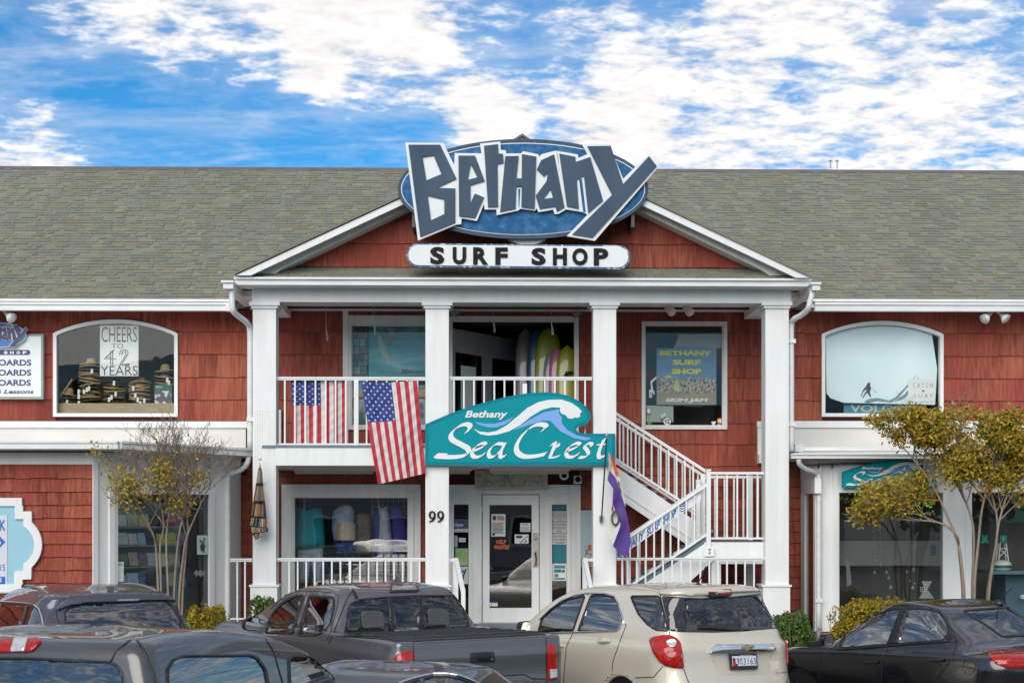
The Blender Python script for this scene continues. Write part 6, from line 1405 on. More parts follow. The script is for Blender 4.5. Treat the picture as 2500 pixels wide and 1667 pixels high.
def star(cx, cy, label):
    pts = []
    for k in range(10): a = math.pi / 5 * k - math.pi / 2 + .15; r = 15 if k % 2 == 0 else 6; pts.append(at(cx + r * math.cos(a), cy + r * math.sin(a), YW - .09))
    c = at(cx, cy, YW - .14); q = MB(); q.add([c] + pts, [(0, 1 + (k + 1) % 10, 1 + k) for k in range(10)]); q.add(pts, [tuple(range(10))]); obj('wall_star', q, M['metal'] if False else mat('star_tin', (.42, .40, .37), .5, .4), label=label, cat='star', group='tin stars beside the upper opening')
star(1109, 765, 'grey tin star left of the surfboard opening, partly behind a column'); star(1408, 768, 'grey tin star at the upper right of the surfboard opening')
for x, y1, lab in ((797, 833, 'longest thin wire hook hanging from the porch ceiling'), (914, 820, 'thin wire hook before the blue surf poster'), (1205, 812, 'thin wire hook over the white entry doors'), (1347, 818, 'thin wire hook before the surfboards')):
    q = MB(); Y = 24.4; q.tube([at(x - 2, 746, Y), at(x, y1 - 22, Y), at(x + 1, y1 - 2, Y), at(x + 3, y1, Y), at(x + 4, y1 - 8, Y), at(x + 1, y1 - 24, Y)], .004, 5); obj('ceiling_hook', q, M['metal'], label=lab, cat='hook', group='hooks hanging from the porch ceiling')

# ------------------------------------------------------------------ things in the windows
def poster(name, label, cat, px0, py0, px1, py1, Y, m, th=.01, group=None, pl=None, out=0):
    t = thing(name, label, cat, at((px0 + px1) / 2, py1, Y) if pl is None else pl.pt((px0 + px1) / 2, py1, out), group)
    q = MB().pbox(px0, py0, px1, py1, Y, Y + th) if pl is None else MB().qbox(pl, px0, py0, px1, py1, out, th)
    obj('sheet', q, m, t); return t
def plines(t, m, rows, Y, th=None):
    q = MB()
    for s_, x0, y0, x1, y1, kw in rows: ptext(q, s_, x0, y0, x1, y1, Y, **kw)
    return obj('lettering', q, m, t)
def hstroke(t, m, strokes, Y, r): # hand drawn marker lines
    q = MB()
    for s in strokes: q.tube([at(x, y, Y) for x, y in s], r, 5)
    return obj('lettering', q, m, t)
def art(name, base, stops=None, scale=4, stretch=(1, 1, 3), dist=2.0):
    m = bpy.data.materials.new(name); m.use_nodes = True; N, L = m.node_tree.nodes, m.node_tree.links; b = N['Principled BSDF']; b.inputs['Roughness'].default_value = .4
    g = N.new('ShaderNodeNewGeometry'); mp = N.new('ShaderNodeMapping'); L.new(g.outputs['Position'], mp.inputs[0]); mp.inputs['Scale'].default_value = stretch
    t = N.new('ShaderNodeTexNoise'); L.new(mp.outputs[0], t.inputs['Vector']); t.inputs['Scale'].default_value = scale; t.inputs['Detail'].default_value = 7; t.inputs['Distortion'].default_value = dist
    cr = N.new('ShaderNodeValToRGB'); e = cr.color_ramp.elements
    while len(e) < len(base): e.new(.5)
    for i, (p, c) in enumerate(base): e[i].position = p; e[i].color = (*c, 1)
    L.new(t.outputs['Fac'], cr.inputs[0]); L.new(cr.outputs[0], b.inputs['Base Color']); return m
# left arched window: hats and hand lettered poster
cp = poster('hand_lettered_poster', 'white poster with CHEERS TO 42 YEARS in the hat window', 'poster', 244, 795, 338, 918, YW + .05, M['paper'])
Yp = YW + .044
plines(cp, M['ink'], [('CHEERS', 248, 798, 334, 835, dict(offset=-.005)), ('TO', 272, 839, 301, 850, dict(offset=-.01)), ('YEARS', 246, 893, 336, 916, dict(offset=-.012))], Yp)
hstroke(cp, M['ink'], [[(276, 855), (255, 876), (283, 876)], [(279, 854), (258, 872), (272, 872)], [(270, 857), (270, 890)], [(275, 856), (275, 891)], [(291, 866), (294, 857), (303, 853), (312, 857), (312, 866), (297, 888), (316, 888)], [(296, 866), (300, 859), (306, 858), (308, 864), (292, 891), (316, 891)]], Yp, .006)
obj('display_shelf', MB().pbox(140, 984, 430, 1008, YW + .1, YW + 1.0), M['wood'], label='pale wooden display shelf under the stacks of hats', cat='shelf')
HAT = MB(); HAT.lathe([(.185, .012), (.19, .0), (.17, -.006), (.12, .0), (.085, .012), (.08, .06), (.066, .105), (.04, .118), (.0, .112)], (0, 0, 0), 22); HAT = HAT.mesh('straw_hat', M['straw'], smooth=True)
BRIM = MB(); BRIM.lathe([(.178, .016), (.185, .004), (.16, -.004), (.10, .006), (.085, .015), (.075, .05), (.06, .06), (0, .06)], (0, 0, 0), 22); BRIM2 = BRIM.mesh('straw_hat_dark', M['strawdark'], smooth=True); BRIM = BRIM.mesh('straw_hat_low', M['straw'], smooth=True)
ORD = 'first second third fourth fifth sixth seventh eighth ninth tenth eleventh twelfth thirteenth fourteenth fifteenth'.split()
def hats(cx, base, top, n, lab, Y, tilt=0, dark=.5, first=True):
    z0, z1 = PZ(base, Y, cx), PZ(top, Y, cx) - .10; r = random.Random(int(cx))
    for k in range(n):
        last = k == n - 1; o = bpy.data.objects.new('straw_hat', HAT if last and first else (BRIM2 if r.random() < dark else BRIM)); COL.objects.link(o)
        p = at(cx + r.uniform(-2, 2), base, Y); o.location = (p.x, p.y, z0 + (z1 - z0) * k / max(n - 1, 1) + .01); o.rotation_euler = (R(r.uniform(-5, 5) - 6), R(r.uniform(-4, 4) + tilt * k / n), r.random() * 6)
        props(o, f'straw hat on top of the {lab}' if last else f'{ORD[n - 1 - k]} hat from the top in the {lab}', 'hat', 'straw hats stacked in the arched window')
    return z0, z1
tagm = M['paper']
def tags(pts, Y, lab):
    for i, (x, y) in enumerate(sorted(pts, key=lambda p: (p[1], p[0]))):
        q = MB().hexa([at(x - 3, y + 5, Y), at(x + 2.5, y + 6, Y), at(x + 3.5, y - 5, Y), at(x - 2, y - 6, Y)] + [at(x - 3, y + 5, Y + .004), at(x + 2.5, y + 6, Y + .004), at(x + 3.5, y - 5, Y + .004), at(x - 2, y - 6, Y + .004)])
        obj('price_tag', q, tagm, label=f'{ORD[i]} white price tag from the top {lab}', cat='price tag', group='price tags hanging on the hats')
Yh = YW + .36
hats(165, 983, 950, 3, 'lone low hat stack at far left', Yh - .05, dark=.3)
hats(221, 983, 879, 14, 'tallest hat stack left of the CHEERS poster', Yh); hats(281, 983, 921, 8, 'hat stack under the CHEERS poster', Yh, dark=.6, first=False)
hats(342, 983, 925, 10, 'tilted hat stack right of the CHEERS poster', Yh - .04, 10, .4); hats(405, 945, 893, 6, 'hat stack behind the green packet', Yh + .15, dark=.5)
tags([(163, 982), (224, 906), (192, 956), (192, 968), (192, 984)], YW + .13, 'on the left hats'); tags([(205, 956), (212, 951), (217, 948), (278, 935), (266, 975), (272, 970), (282, 962)], YW + .13, 'on the middle hats')
tags([(325, 948), (330, 965), (336, 976), (342, 985), (348, 995), (338, 996), (352, 978)], YW + .12, 'on the tilted hat stack'); tags([(408, 928), (412, 934), (403, 948), (416, 948)], YW + .13, 'on the right hats')
gp = poster('display_packet', 'dark green packet standing right of the hats', 'packet', 377, 939, 420, 1008, YW + .12, mat('green_packet', (.02, .10, .055), .5), .08)
obj('picture', MB().pbox(378, 954, 420, 995, YW + .115, YW + .119), art('packet_art', [(0, (.05, .06, .07)), (.48, (.07, .07, .08)), (.52, (.6, .62, .6)), (1, (.62, .64, .62))], scale=6, stretch=(1, 1, 1)), gp)
q = MB(); ptext(q, 'PACK', 381, 942, 397, 947, YW + .114, .01); obj('lettering', q, M['paper'], gp)
q = MB(); q.tube([at(147, 968, Yh - .2), at(176, 926, Yh - .1)], .012); obj('wooden_stick', q, M['wood'], label='thin stick leaning at the left inside the hat window', cat='stick')
# right arched window: big pale surf poster
pm = art('pale_surf_print', [(0, (.58, .74, .78)), (.5, (.68, .79, .81)), (.62, (.74, .83, .84)), (1, (.80, .86, .87))], scale=1.0, stretch=(1, 1, .7), dist=.5)
bp = thing('surf_poster', 'large pale poster of a surfer filling the right arched window', 'poster', at(2150, 985, YW + .06))
X_ = holes['arch_r']; xs = [X_[0] + .05 + (PX(2278, YW) - X_[0] - .05) * i / 20 for i in range(21)]
obj('sheet', MB().tess([[(x, YW + .06, aR(x) - .03) for x in xs] + [at(2288, 900, YW + .06), at(2283, 988, YW + .06), at(2150, 985, YW + .06), at(2060, 983, YW + .06), at(2028, 972, YW + .06), at(2018, 960, YW + .06)]], (0, .004, 0)), pm, bp)
M['wavepaint'] = mat('printed_wave', (.22, .38, .42), .5, var=.5, vscale=14, stretch=(1, 1, 3)); M['figure'] = mat('printed_figure', (.05, .06, .07), .6)
def flat(nm, pts, Y, m, par): return obj(nm, MB().tess([[at(x, y, Y) for x, y in pts]], (0, .002, 0)), m, par)
k6 = lambda p: E_(p, 3.92, 1900, 740)
for pts in ([(820,945),(870,915),(950,905),(1060,930),(1120,900),(1200,820),(1330,680),(1240,800),(1150,905),(1080,950),(950,935),(860,955)], [(1100,945),(1210,870),(1300,760),(1350,700),(1290,820),(1200,915)]): flat('printed_wave', k6(pts), YW + .054, M['wavepaint'], bp)
for pts in ([(855,765),(868,757),(882,765),(880,790),(890,815),(875,850),(890,895),(875,893),(855,855),(830,875),(815,908),(808,905),(825,865),(845,840),(842,820),(810,850),(797,893),(792,890),(808,835),(840,795)], [(885,800),(905,825),(925,848),(948,850),(920,840),(895,812)]): flat('printed_surfer', k6(pts), YW + .052, M['figure'], bp)
nt_ = poster('catch_surf_notice', 'white notice reading CATCH SURF at the poster corner', 'notice', 2217, 925, 2281, 981, YW + .05, M['paper'], .003); plines(nt_, M['ink'], [('CATCH', 2229, 935, 2277, 946, dict(offset=-.02, spacing=1.5)), ('SURF', 2231, 962, 2277, 970, dict(offset=-.02, spacing=1.6))], YW + .046); flat('emblem', ell(2254, 954, 4, 3.5, 3), YW + .045, M['ink'], nt_)
wl = poster('sticker_strip', 'blue strip with large pale letters below the surf poster', 'sticker', 2060, 986, 2244, 1008, YW + .16, mat('strip_blue', (.06, .24, .36), .5), .004); plines(wl, mat('faded_letters', (.45, .58, .55), .6), [('VOLCOM', 2075, 988, 2240, 1006, dict(offset=.03))], YW + .155)
# upper left window: surf photograph
wp = poster('surf_photo_poster', 'large teal wave photo with a surfer in the upper window', 'poster', 900, 792, 1062, 925, YW + .06, art('teal_wave_photo', [(0, (.0, .08, .09)), (.4, (.01, .19, .22)), (.52, (.03, .28, .36)), (.62, (.16, .42, .50)), (1, (.42, .60, .64))], scale=1.6, stretch=(.7, 1, 2.2), dist=1.0))
plines(wp, M['ink'], [('Billabong', 980.5, 901, 1034, 914, dict(offset=.02))], YW + .054); k4 = lambda p: E_(p, 3.734, 540, 640)
flat('printed_board', k4([(1420,690),(1440,760),(1470,860),(1520,930),(1540,940),(1535,870),(1500,800),(1470,700),(1440,660)]), YW + .055, mat('printed_board', (.42, .45, .34), .5), wp); flat('printed_rider', k4([(1470,630),(1500,600),(1530,640),(1560,720),(1545,780),(1510,760),(1530,720),(1500,690)]), YW + .055, mat('printed_skin', (.25, .16, .08), .6), wp); flat('printed_arm', k4([(1580,640),(1640,590),(1660,600),(1600,655)]), YW + .055, mat('printed_skin_2', (.28, .18, .07), .6), wp)
M['reflection_block'] = ramp_mat('painted_siding_reflection', [(0, (.10, .12, .12)), (.5, (.22, .26, .26)), (1, (.34, .38, .38))], var=.2)
sc = thing('siding_reflection', 'narrow grey blocks imitating reflected siding, left of the teal surf photo', 'panel', at(880, 1040, YW + .2)); y = 795  # grey blocks stand in for siding mirrored in the window glass
while y < 1040:
    x = 858; h = rnd.uniform(14, 22)
    while x < 898: w = rnd.uniform(12, 24); obj('reflection_block', MB().pbox(x, y, min(x + w - 1.5, 898), y + h - 1.5, YW + .12 + rnd.random() * .02, YW + .2), M['reflection_block'], sc); x += w
    y += h
obj('lower_poster', MB().pbox(858, 940, 1062, 1040, YW + .12, YW + .13), art('blue_store_view', [(0, (.02, .04, .05)), (.5, (.08, .18, .20)), (.6, (.3, .4, .4)), (1, (.4, .5, .5))], scale=3, stretch=(1, 1, 1)), label='blurred blue display below the upper window rail', cat='display')
obj('window_board', MB().pbox(846, 950, 1062, 970, YW - .055 + .12, YW + .09), M['wood'], label='brown wooden rail board across the upper window', cat='board')
# surfboards in the upper opening
def surfboard(label, px, top, half, Y, m, thick=.045, lean=0, zb=3.47):
    zt = PZ(top, Y, px); x = PX(px, Y); hw = half / F * Y; n = 22; q = MB(); prof = []
    for i in range(n + 1):
        t = i / n; s = math.sin(math.pi * min(.5 + .5 * 0, 1)) ; w = hw * (1 - abs(2 * t - 1) ** 4) ** .5 if 0 < t < 1 else 0.004
        prof.append((w, zb + (zt - zb) * t))
    m_ = 14
    for w, z in prof:
        for j in range(m_): a = 2 * math.pi * j / m_; q.v.append((x + w * math.cos(a) + lean * (z - zb), Y + thick * (w / hw) ** .5 * math.sin(a) + .10 * (z - zb) / (zt - zb), z))
    for i in range(n):
        for j in range(m_): q.f.append((i * m_ + j, i * m_ + (j + 1) % m_, (i + 1) * m_ + (j + 1) % m_, (i + 1) * m_ + j)); q.m.append(0)
    t = thing('surfboard', label, 'surfboard', (x, Y, zb), 'surfboards standing in the upper opening'); obj('board', q, m, t, smooth=True)
    return t
sbm = lambda n, c: mat('surfboard_' + n, c, .3, var=.05, coat=.6)
surfboard('tall beige grey surfboard, leftmost in the opening', 1284, 799, 26, 26.45, sbm('beige', (.28, .24, .22))); surfboard('tall grey surfboard edge behind the beige board', 1300, 796, 20, 26.7, sbm('grey', (.22, .21, .22)))
b2 = surfboard('tall deep blue surfboard beside the yellow one', 1313, 799, 26, 26.25, sbm('blue', (.0, .12, .24)))
b3 = surfboard('tall lime yellow surfboard in the middle of the row', 1340, 798, 34, 26.05, sbm('lime', (.34, .38, .01)))
surfboard('short grey surfboard just left of the pink one', 1346, 852, 20, 25.95, sbm('grey2', (.33, .33, .34))); surfboard('short pink surfboard between yellow boards', 1361, 845, 21, 25.85, sbm('pink', (.60, .16, .30)))
b6 = surfboard('short bright yellow surfboard, rightmost in the opening', 1386, 841, 28, 25.78, sbm('yellow', (.40, .39, .01)))
q = MB(); ptext(q, 'JJF', 1375, 906, 1402, 917, 25.74, .06, .2); obj('lettering', q, M['black'], b6)
# right porch window: event poster and stickers
sj = poster('event_poster', 'BETHANY SURF SHOP SKIM JAM poster with a crowd photo', 'poster', 1603, 850, 1749, 988, YW + .05, art('poster_sky', [(0, (.07, .18, .36)), (.5, (.11, .27, .45)), (1, (.18, .38, .52))], scale=1.2, stretch=(.4, 1, 2)), .006)
M['crowd'] = art('crowd_photo', [(0, (.02, .02, .02)), (.42, (.10, .07, .05)), (.5, (.34, .24, .18)), (.58, (.55, .55, .52)), (.66, (.12, .16, .18)), (1, (.3, .3, .28))], scale=26, stretch=(1.4, 1, .8), dist=.6); M['sand'] = art('sand_photo', [(0, (.10, .08, .05)), (.5, (.30, .24, .15)), (1, (.38, .32, .22))], scale=9)
obj('sand_print', MB().pbox(1604, 950, 1748, 987, YW + .045, YW + .048), M['sand'], sj); flat('crowd_print', [(1606, 930)] + [(1606 + i * 7, 922 + (i * 37 % 11) - 4) for i in range(21)] + [(1747, 930), (1745, 957), (1700, 960), (1640, 958), (1606, 955)], YW + .042, M['crowd'], sj)
M['yellowtxt'] = mat('yellow_lettering', (.80, .74, .03), .5)
plines(sj, M['yellowtxt'], [('BETHANY', 1611, 856, 1738, 868, dict(offset=.05)), ('SURF', 1642, 878, 1711, 891, dict(offset=.05)), ('SHOP', 1640, 900, 1713, 913, dict(offset=.05))], YW + .042); plines(sj, M['signwhite'], [('SKIM JAM', 1624, 972, 1729, 983, dict(offset=.05, shear=.2))], YW + .040)
flat('yellow_canopy', [(1620, 921), (1632, 916), (1645, 921)], YW + .0405, M['yellowtxt'], sj); flat('lime_board', ell(1652, 943, 7, 12, 16), YW + .040, mat('lime_print', (.45, .6, .12), .5), sj)
obj('grey_sheet', MB().pbox(1578, 990, 1644, 1030, YW + .10, YW + .105), mat('pale_sheet', (.42, .48, .46), .7), label='pale sheet at the lower left of the poster window', cat='sheet'); flat('x', ((1658, 817), (1764, 815), (1764, 850), (1645, 850)), YW + .1, mat('pale_sheet_2', (.30, .38, .40), .7), None).name = 'hanging_sheet'
props(bpy.data.objects['hanging_sheet'], 'pale blue sheet hanging behind the upper half of the skim poster', 'sheet')
def sticker(label, pts, m, txt=None, box=None, tm='ink', Y=YW + .002, kw={}):
    t = thing('window_sticker', label, 'sticker', at(sum(p[0] for p in pts) / len(pts), max(p[1] for p in pts), Y), 'stickers on the poster window'); flat('sheet', pts, Y, m, t)
    if txt: q = MB(); ptext(q, txt, *box, Y - .003, **kw); obj('lettering', q, M[tm], t)
    return t
t = sticker('round white VZ sticker with black rim', ell(1629, 1028.5, 10.5, 10.5, 24), M['ink']); flat('disc', ell(1629, 1028.5, 9.2, 9.2, 24), YW, M['signwhite'], t); q = MB(); ptext(q, 'VZ', 1622, 1023, 1636, 1034, YW - .003, .03); obj('lettering', q, M['ink'], t)
t = sticker('round orange and white sticker at the lower right', ell(1757.5, 1027, 7.3, 7.3, 20), mat('sticker_orange', (.65, .16, .04), .5)); flat('disc', ell(1757.5, 1027, 4.4, 4.4, 16), YW, M['signwhite'], t)
sticker('small yellow oval sticker under the orange one', ell(1755, 1036.5, 5, 1.8, 14), mat('sticker_yellow', (.6, .5, .05), .5)); sticker('white trophy shaped sticker at the lower right corner', [(1737, 1029), (1748, 1028), (1747, 1033), (1744, 1035), (1748, 1039), (1737, 1039), (1740, 1035), (1737, 1033)], M['signwhite'])
sticker('white upright rectangular sticker with black print at the left', [(1585, 951), (1592, 951), (1592, 970), (1585, 970)], M['signwhite'], '$', (1586.5, 957, 1590.5, 968)); sticker('crumpled white script sticker above the round one', [(1611, 1016), (1621, 1008), (1626, 1012), (1617, 1022)], M['signwhite'], 'LOST', (1613, 1012, 1623, 1018), kw=dict(rot=.6))
sticker('small green cap shaped sticker at the lower left', [(1580, 1033), (1584, 1029), (1589, 1029), (1592, 1034), (1582, 1037)], mat('sticker_green', (.12, .28, .05), .5)); sticker('white mushroom shaped sticker at the left edge', ell(1584, 1003, 3.5, 6, 12), M['signwhite']); sticker('white outlined arrow sticker left of the poster', [(1603, 918), (1588, 930), (1590, 952), (1598, 965), (1598, 958), (1594, 950), (1592, 934), (1603, 924)], M['signwhite'])
# ---- ground floor window: clothes
def garment(label, pts, Y, m, th=.14, cat='garment', name='garment', group='clothes hung in the ground floor window', parts=()):
    t = thing(name, label, cat, at(sum(p[0] for p in pts) / len(pts), max(p[1] for p in pts), Y), group)
    L2 = [Vector(p) for p in pts]; A = []
    for i in range(len(L2)):
        a, b = L2[i], L2[(i + 1) % len(L2)]; n = max(1, int((b - a).length / 5)); A += [a + (b - a) * j / n for j in range(n)]
    E = [(i, (i + 1) % len(A)) for i in range(len(A))]; P = list(A); x0, x1, y0, y1 = min(p.x for p in A), max(p.x for p in A), min(p.y for p in A), max(p.y for p in A); gx = x0 + 3
    while gx < x1:
        gy = y0 + 3
        while gy < y1:
            if inpoly((gx, gy), [tuple(p) for p in A]): P.append(Vector((gx, gy)))
            gy += 6
        gx += 6
    v2, _e2, f2, *_ = geometry.delaunay_2d_cdt(P, E, [], 0, 1e-3); q = MB(); poly = [tuple(p) for p in A]
    for p in v2:
        d = min((p - a).length for a in A); u = min(d / 14, 1); q.v.append(tuple(at(p.x, p.y, Y - th * math.sqrt(max(1 - (1 - u) ** 2, 0)) + .012 * math.sin(p.x * .5 + p.y * .13) * u)))
    q.f = [tuple(f) for f in f2 if inpoly(sum((v2[i] for i in f), Vector((0, 0))) / 3, poly)]; q.m = [0] * len(q.f)
    obj('cloth', q, m, t, smooth=True); return t
k5 = lambda p: E_(p, 3.484, 540, 1000)
cloth = lambda n, c, c2=None, **k: mat('cloth_' + n, c, .9, var=.25, vscale=5, col2=c2, bump=.25, bscale=25, **k)
garment('teal sweatshirt on a hanger, leftmost in the clothes window', k5([(640,840),(700,828),(725,845),(765,845),(790,828),(850,835),(866,900),(878,1060),(880,1180),(850,1185),(845,1170),(640,1185),(620,1185),(618,1000)]), YW + .36, cloth('teal', (.01, .42, .50)))
garment('pale blue trousers below the teal sweatshirt', k5([(648,1185),(870,1170),(866,1300),(850,1470),(790,1470),(760,1260),(740,1470),(655,1475)]), YW + .38, cloth('paleblue', (.58, .66, .80)), .08)
garment('white and blue marbled sweatshirt in the middle of the clothes window', k5([(950,870),(1010,815),(1060,805),(1110,815),(1135,860),(1130,960),(1140,1110),(960,1110),(940,1000)]), YW + .42, cloth('marble', (.66, .70, .80), (.26, .34, .55)))
garment('dark skirt and print shirt hung beside the lamp shade', k5([(1150,890),(1200,870),(1270,890),(1280,980),(1275,1230),(1140,1230),(1135,1060)]), YW + .5, cloth('darkprint', (.10, .085, .08), (.34, .22, .15)))
garment('royal blue shorts under the lamp shade', k5([(960,1112),(1130,1112),(1140,1230),(1000,1235)]), YW + .42, cloth('royal', (.03, .09, .42))); garment('deep blue robe left of the pale dress', k5([(1290,900),(1330,830),(1370,850),(1380,980),(1350,1240),(1290,1240),(1300,1060)]), YW + .42, cloth('deepblue', (.06, .07, .36)))
garment('pale lavender dress in the right of the clothes window', k5([(1335,745),(1350,830),(1380,835),(1410,810),(1435,900),(1450,1060),(1460,1240),(1330,1240),(1345,1000)]), YW + .32, cloth('lavender', (.58, .60, .74))); garment('purple blue sweatshirt with a small yellow emblem', k5([(1430,830),(1500,800),(1540,830),(1565,900),(1590,960),(1590,1100),(1560,1235),(1450,1240),(1440,1000)]), YW + .42, cloth('indigo', (.08, .075, .38)))
flat('emblem', ell(540 + 1478 / 3.484, 1000 + 1005 / 3.484, 6, 6, 8), YW + .44, M['yellowtxt'], None); props(bpy.data.objects['emblem.001'] if 'emblem.001' in bpy.data.objects else bpy.data.objects['emblem'], 'small yellow sun emblem pinned on the purple sweatshirt', 'emblem')
ls = thing('lamp_shade', 'ribbed cream lamp shade standing in front of the marbled sweatshirt', 'lamp shade', at(845, 1320, YW + .24)); a = at(845, 1318, YW + .24); zt_ = PZ(1277, YW + .24, 845) - a.z
obj('shade', MB().lathe([(.155, 0), (.16, .002), (.15, zt_), (.145, zt_)], a, 40), mat('shade_cream', (.70, .58, .46), .7, var=.3, vscale=1, stretch=(60, 60, 1)), ls); obj('stand', MB().lathe([(.09, -.4), (.02, -.36), (.02, 0)], a, 12), M['darkmetal'], ls)
gd = thing('wire_grid', 'white wire grid rack behind the clothes', 'rack', at(850, 1500, YW + .9))
for px0, px1 in ((718, 760), (908, 1000)):
    for x in range(px0, px1, 13): obj('wire', MB().pbox(x, 1213, x + 1.2, 1500, YW + .9, YW + .91), M['metal'], gd)
for y in range(1222, 1500, 14): obj('wire', MB().pbox(718, y, 760, y + 1.2, YW + .91, YW + .92).pbox(908, y, 1000, y + 1.2, YW + .91, YW + .92), M['metal'], gd)
obj('low_display', MB().pbox(718, 1400, 1000, 1500, YW + .7, YW + 1.2), art('display_mix', [(0, (.02, .025, .03)), (.5, (.10, .11, .12)), (.6, (.24, .22, .20)), (1, (.2, .25, .3))], scale=6, stretch=(1, 1, .5)), label='dark low display counter at the bottom of the clothes window', cat='counter')
q = MB(); ptext(q, 'UNISEX', 735, 1427, 770, 1437, YW + .1, .02); obj('red_neon_sign', q, mat('sign_red_letters', (.55, .05, .02), .5), label='red lettering low in the clothes window behind the railing', cat='sign')
# ---- entrance notices
def notice(label, x0, y0, x1, y1, m, rows=(), Y=YW - .012, name='door_notice', tm=None, group=None):
    t = poster(name, label, 'notice', x0, y0, x1, y1, Y, m, .003, group)
    if rows: plines(t, tm or M['ink'], rows, Y - .003)
    return t
kd = lambda x, y: (1020 + x / 3.7327, 1120 + y / 3.7327)
lines = lambda x0, y0, x1, n, st, h: [('lorem'[:0] + 'I' * 9, x0, y0 + i * st, x1, y0 + i * st + h, {}) for i in range(n)]
t = notice('tall white notice at the left of the door glass', 1199.6, 1254, 1234, 1309, M['paper']); flat('seal', ell(1207, 1264, 4.5, 6, 16), YW - .016, M['ink'], t); flat('blue_seal', ell(1205, 1304, 4, 3.6, 14), YW - .016, M['bluetxt'], t)
for i in range(9): flat('print_line', [(1202, 1275 + i * 3.1), (1231 - (i * 7 % 5), 1275 + i * 3.1), (1231 - (i * 7 % 5), 1276.4 + i * 3.1), (1202, 1276.4 + i * 3.1)], YW - .0155, M['ink'] if i > 2 else M['orangered'], t)
flat('print_line', [(1214, 1258), (1231, 1260), (1231, 1270), (1214, 1269)], YW - .0155, mat('print_pinkish', (.5, .3, .28), .7), t)
t = notice('small white notice at the right of the door glass', 1270, 1276, 1295, 1297.5, M['paper']); plines(t, M['ink'], [('SHOES', 1275, 1278, 1290, 1281.5, {}), ('& SHIRTS', 1273, 1286, 1292, 1290, {}), ('REQUIRED', 1272, 1292, 1293, 1296, {})], YW - .016)
t = notice('white notice with a black staircase drawing and arrow', 1256.5, 1304, 1290.5, 1326, M['paper']); flat('oval_print', ell(1267.5, 1310, 9, 3.5, 16), YW - .016, M['navy'], t); q = MB(); q.tube([at(x, y, YW - .017) for x, y in ((1269, 1324), (1274, 1324), (1274, 1319.5), (1279, 1319.5), (1279, 1314.5), (1284, 1314.5), (1284, 1309.5), (1289, 1309.5))], .006, 4); q.tube([at(x, y, YW - .017) for x, y in ((1281, 1324), (1286, 1319))], .005, 4); q.tube([at(x, y, YW - .017) for x, y in ((1282, 1319), (1286, 1319), (1286, 1323))], .005, 4); obj('stair_drawing', q, M['ink'], t)
t = thing('help_wanted_sign', 'orange HELP WANTED lettering on the door glass', 'sign', at(1224, 1340, YW - .012)); plines(t, mat('orange_letters', (.70, .16, .05), .5), [('HELP', 1212, 1317, 1236, 1327, dict(offset=.03)), ('WANTED', 1205.5, 1330, 1243, 1340, dict(offset=.03))], YW - .012)
t = notice('small blue and white sticker at the bottom of the door', 1195.5, 1468, 1215, 1479, M['paper']); flat('blue_band', [(1195.5, 1468), (1215, 1468), (1215, 1471), (1195.5, 1471)], YW - .016, M['bluetxt'], t); flat('blue_dot', ell(1200, 1475.5, 1.6, 1.6, 8), YW - .016, M['bluetxt'], t)
Ys = YW + .004
def rn(label, y0, y1, m, rows=(), tm=None): return notice(label, 1347.5, y0, 1382.5, y1, m, rows, Ys, 'sidelight_notice', tm)
rtx = mat('maroon_print', (.20, .06, .06), .7)
rn('dark blue sticker at the top of the right sidelight', 1231.5, 1245, mat('print_darkblue', (.02, .10, .16), .5)); rn('white notice of four faded lines in the right sidelight', 1247, 1272.5, mat('greyed_paper', (.50, .51, .50), .7), [('OUR STORE IS', 1350, 1250, 1380, 1253, {}), ('NOT EVERYBODY', 1349, 1256, 1381, 1259, {}), ('PLEASE WATCH', 1350, 1261, 1380, 1264, {}), ('THEM', 1360, 1266.5, 1370, 1269.5, {})], rtx)
rn('white notice reading NO REFUND EXCHANGE ONLY', 1274, 1301, mat('greyed_paper2', (.55, .56, .55), .7), [('NO REFUND', 1348.5, 1277.5, 1381, 1282.5, dict(offset=.01)), ('EXCHANGE', 1350, 1285, 1380, 1291, dict(offset=.01)), ('ONLY', 1358, 1293, 1372, 1298.5, dict(offset=.01))], rtx)
rn('white notice reading NO FOOD OR DRINK PLEASE', 1302.5, 1329, mat('greyed_paper3', (.55, .56, .55), .7), [('NO FOOD', 1352, 1306, 1380, 1311.5, dict(offset=.01)), ('OR DRINK', 1352, 1314, 1381, 1319, dict(offset=.01)), ('PLEASE!', 1355, 1321.5, 1378, 1327, dict(offset=.01))], rtx)
rn('teal printed sheet in the right sidelight', 1330.5, 1373.5, mat('print_teal', (.0, .20, .24), .5, var=.3, vscale=40, stretch=(1, 1, 8)))
t = rn('white flyer with small pictures at the foot of the right sidelight', 1375, 1417, M['paper'])
for x0, y0, x1, y1, c in ((1353, 1379, 1380, 1387, (.1, .3, .35)), (1353, 1389, 1370, 1397, (.0, .25, .30)), (1371, 1390, 1379, 1397, (.1, .15, .3)), (1354, 1400, 1363, 1408, (.25, .18, .15)), (1353, 1410, 1380, 1414, (.0, .25, .32))): obj('picture', MB().pbox(x0, y0, x1, y1, Ys - .003, Ys - .001), mat('flyer_print', c, .6, var=.4, vscale=30), t)
t = notice('blue sticker with the word Open in the left sidelight', 1108, 1266, 1143.5, 1298, mat('print_navy', (.04, .05, .14), .5), [('Open', 1108.5, 1276, 1131, 1287, dict(offset=.01))], Ys, 'sidelight_notice', M['paper'])
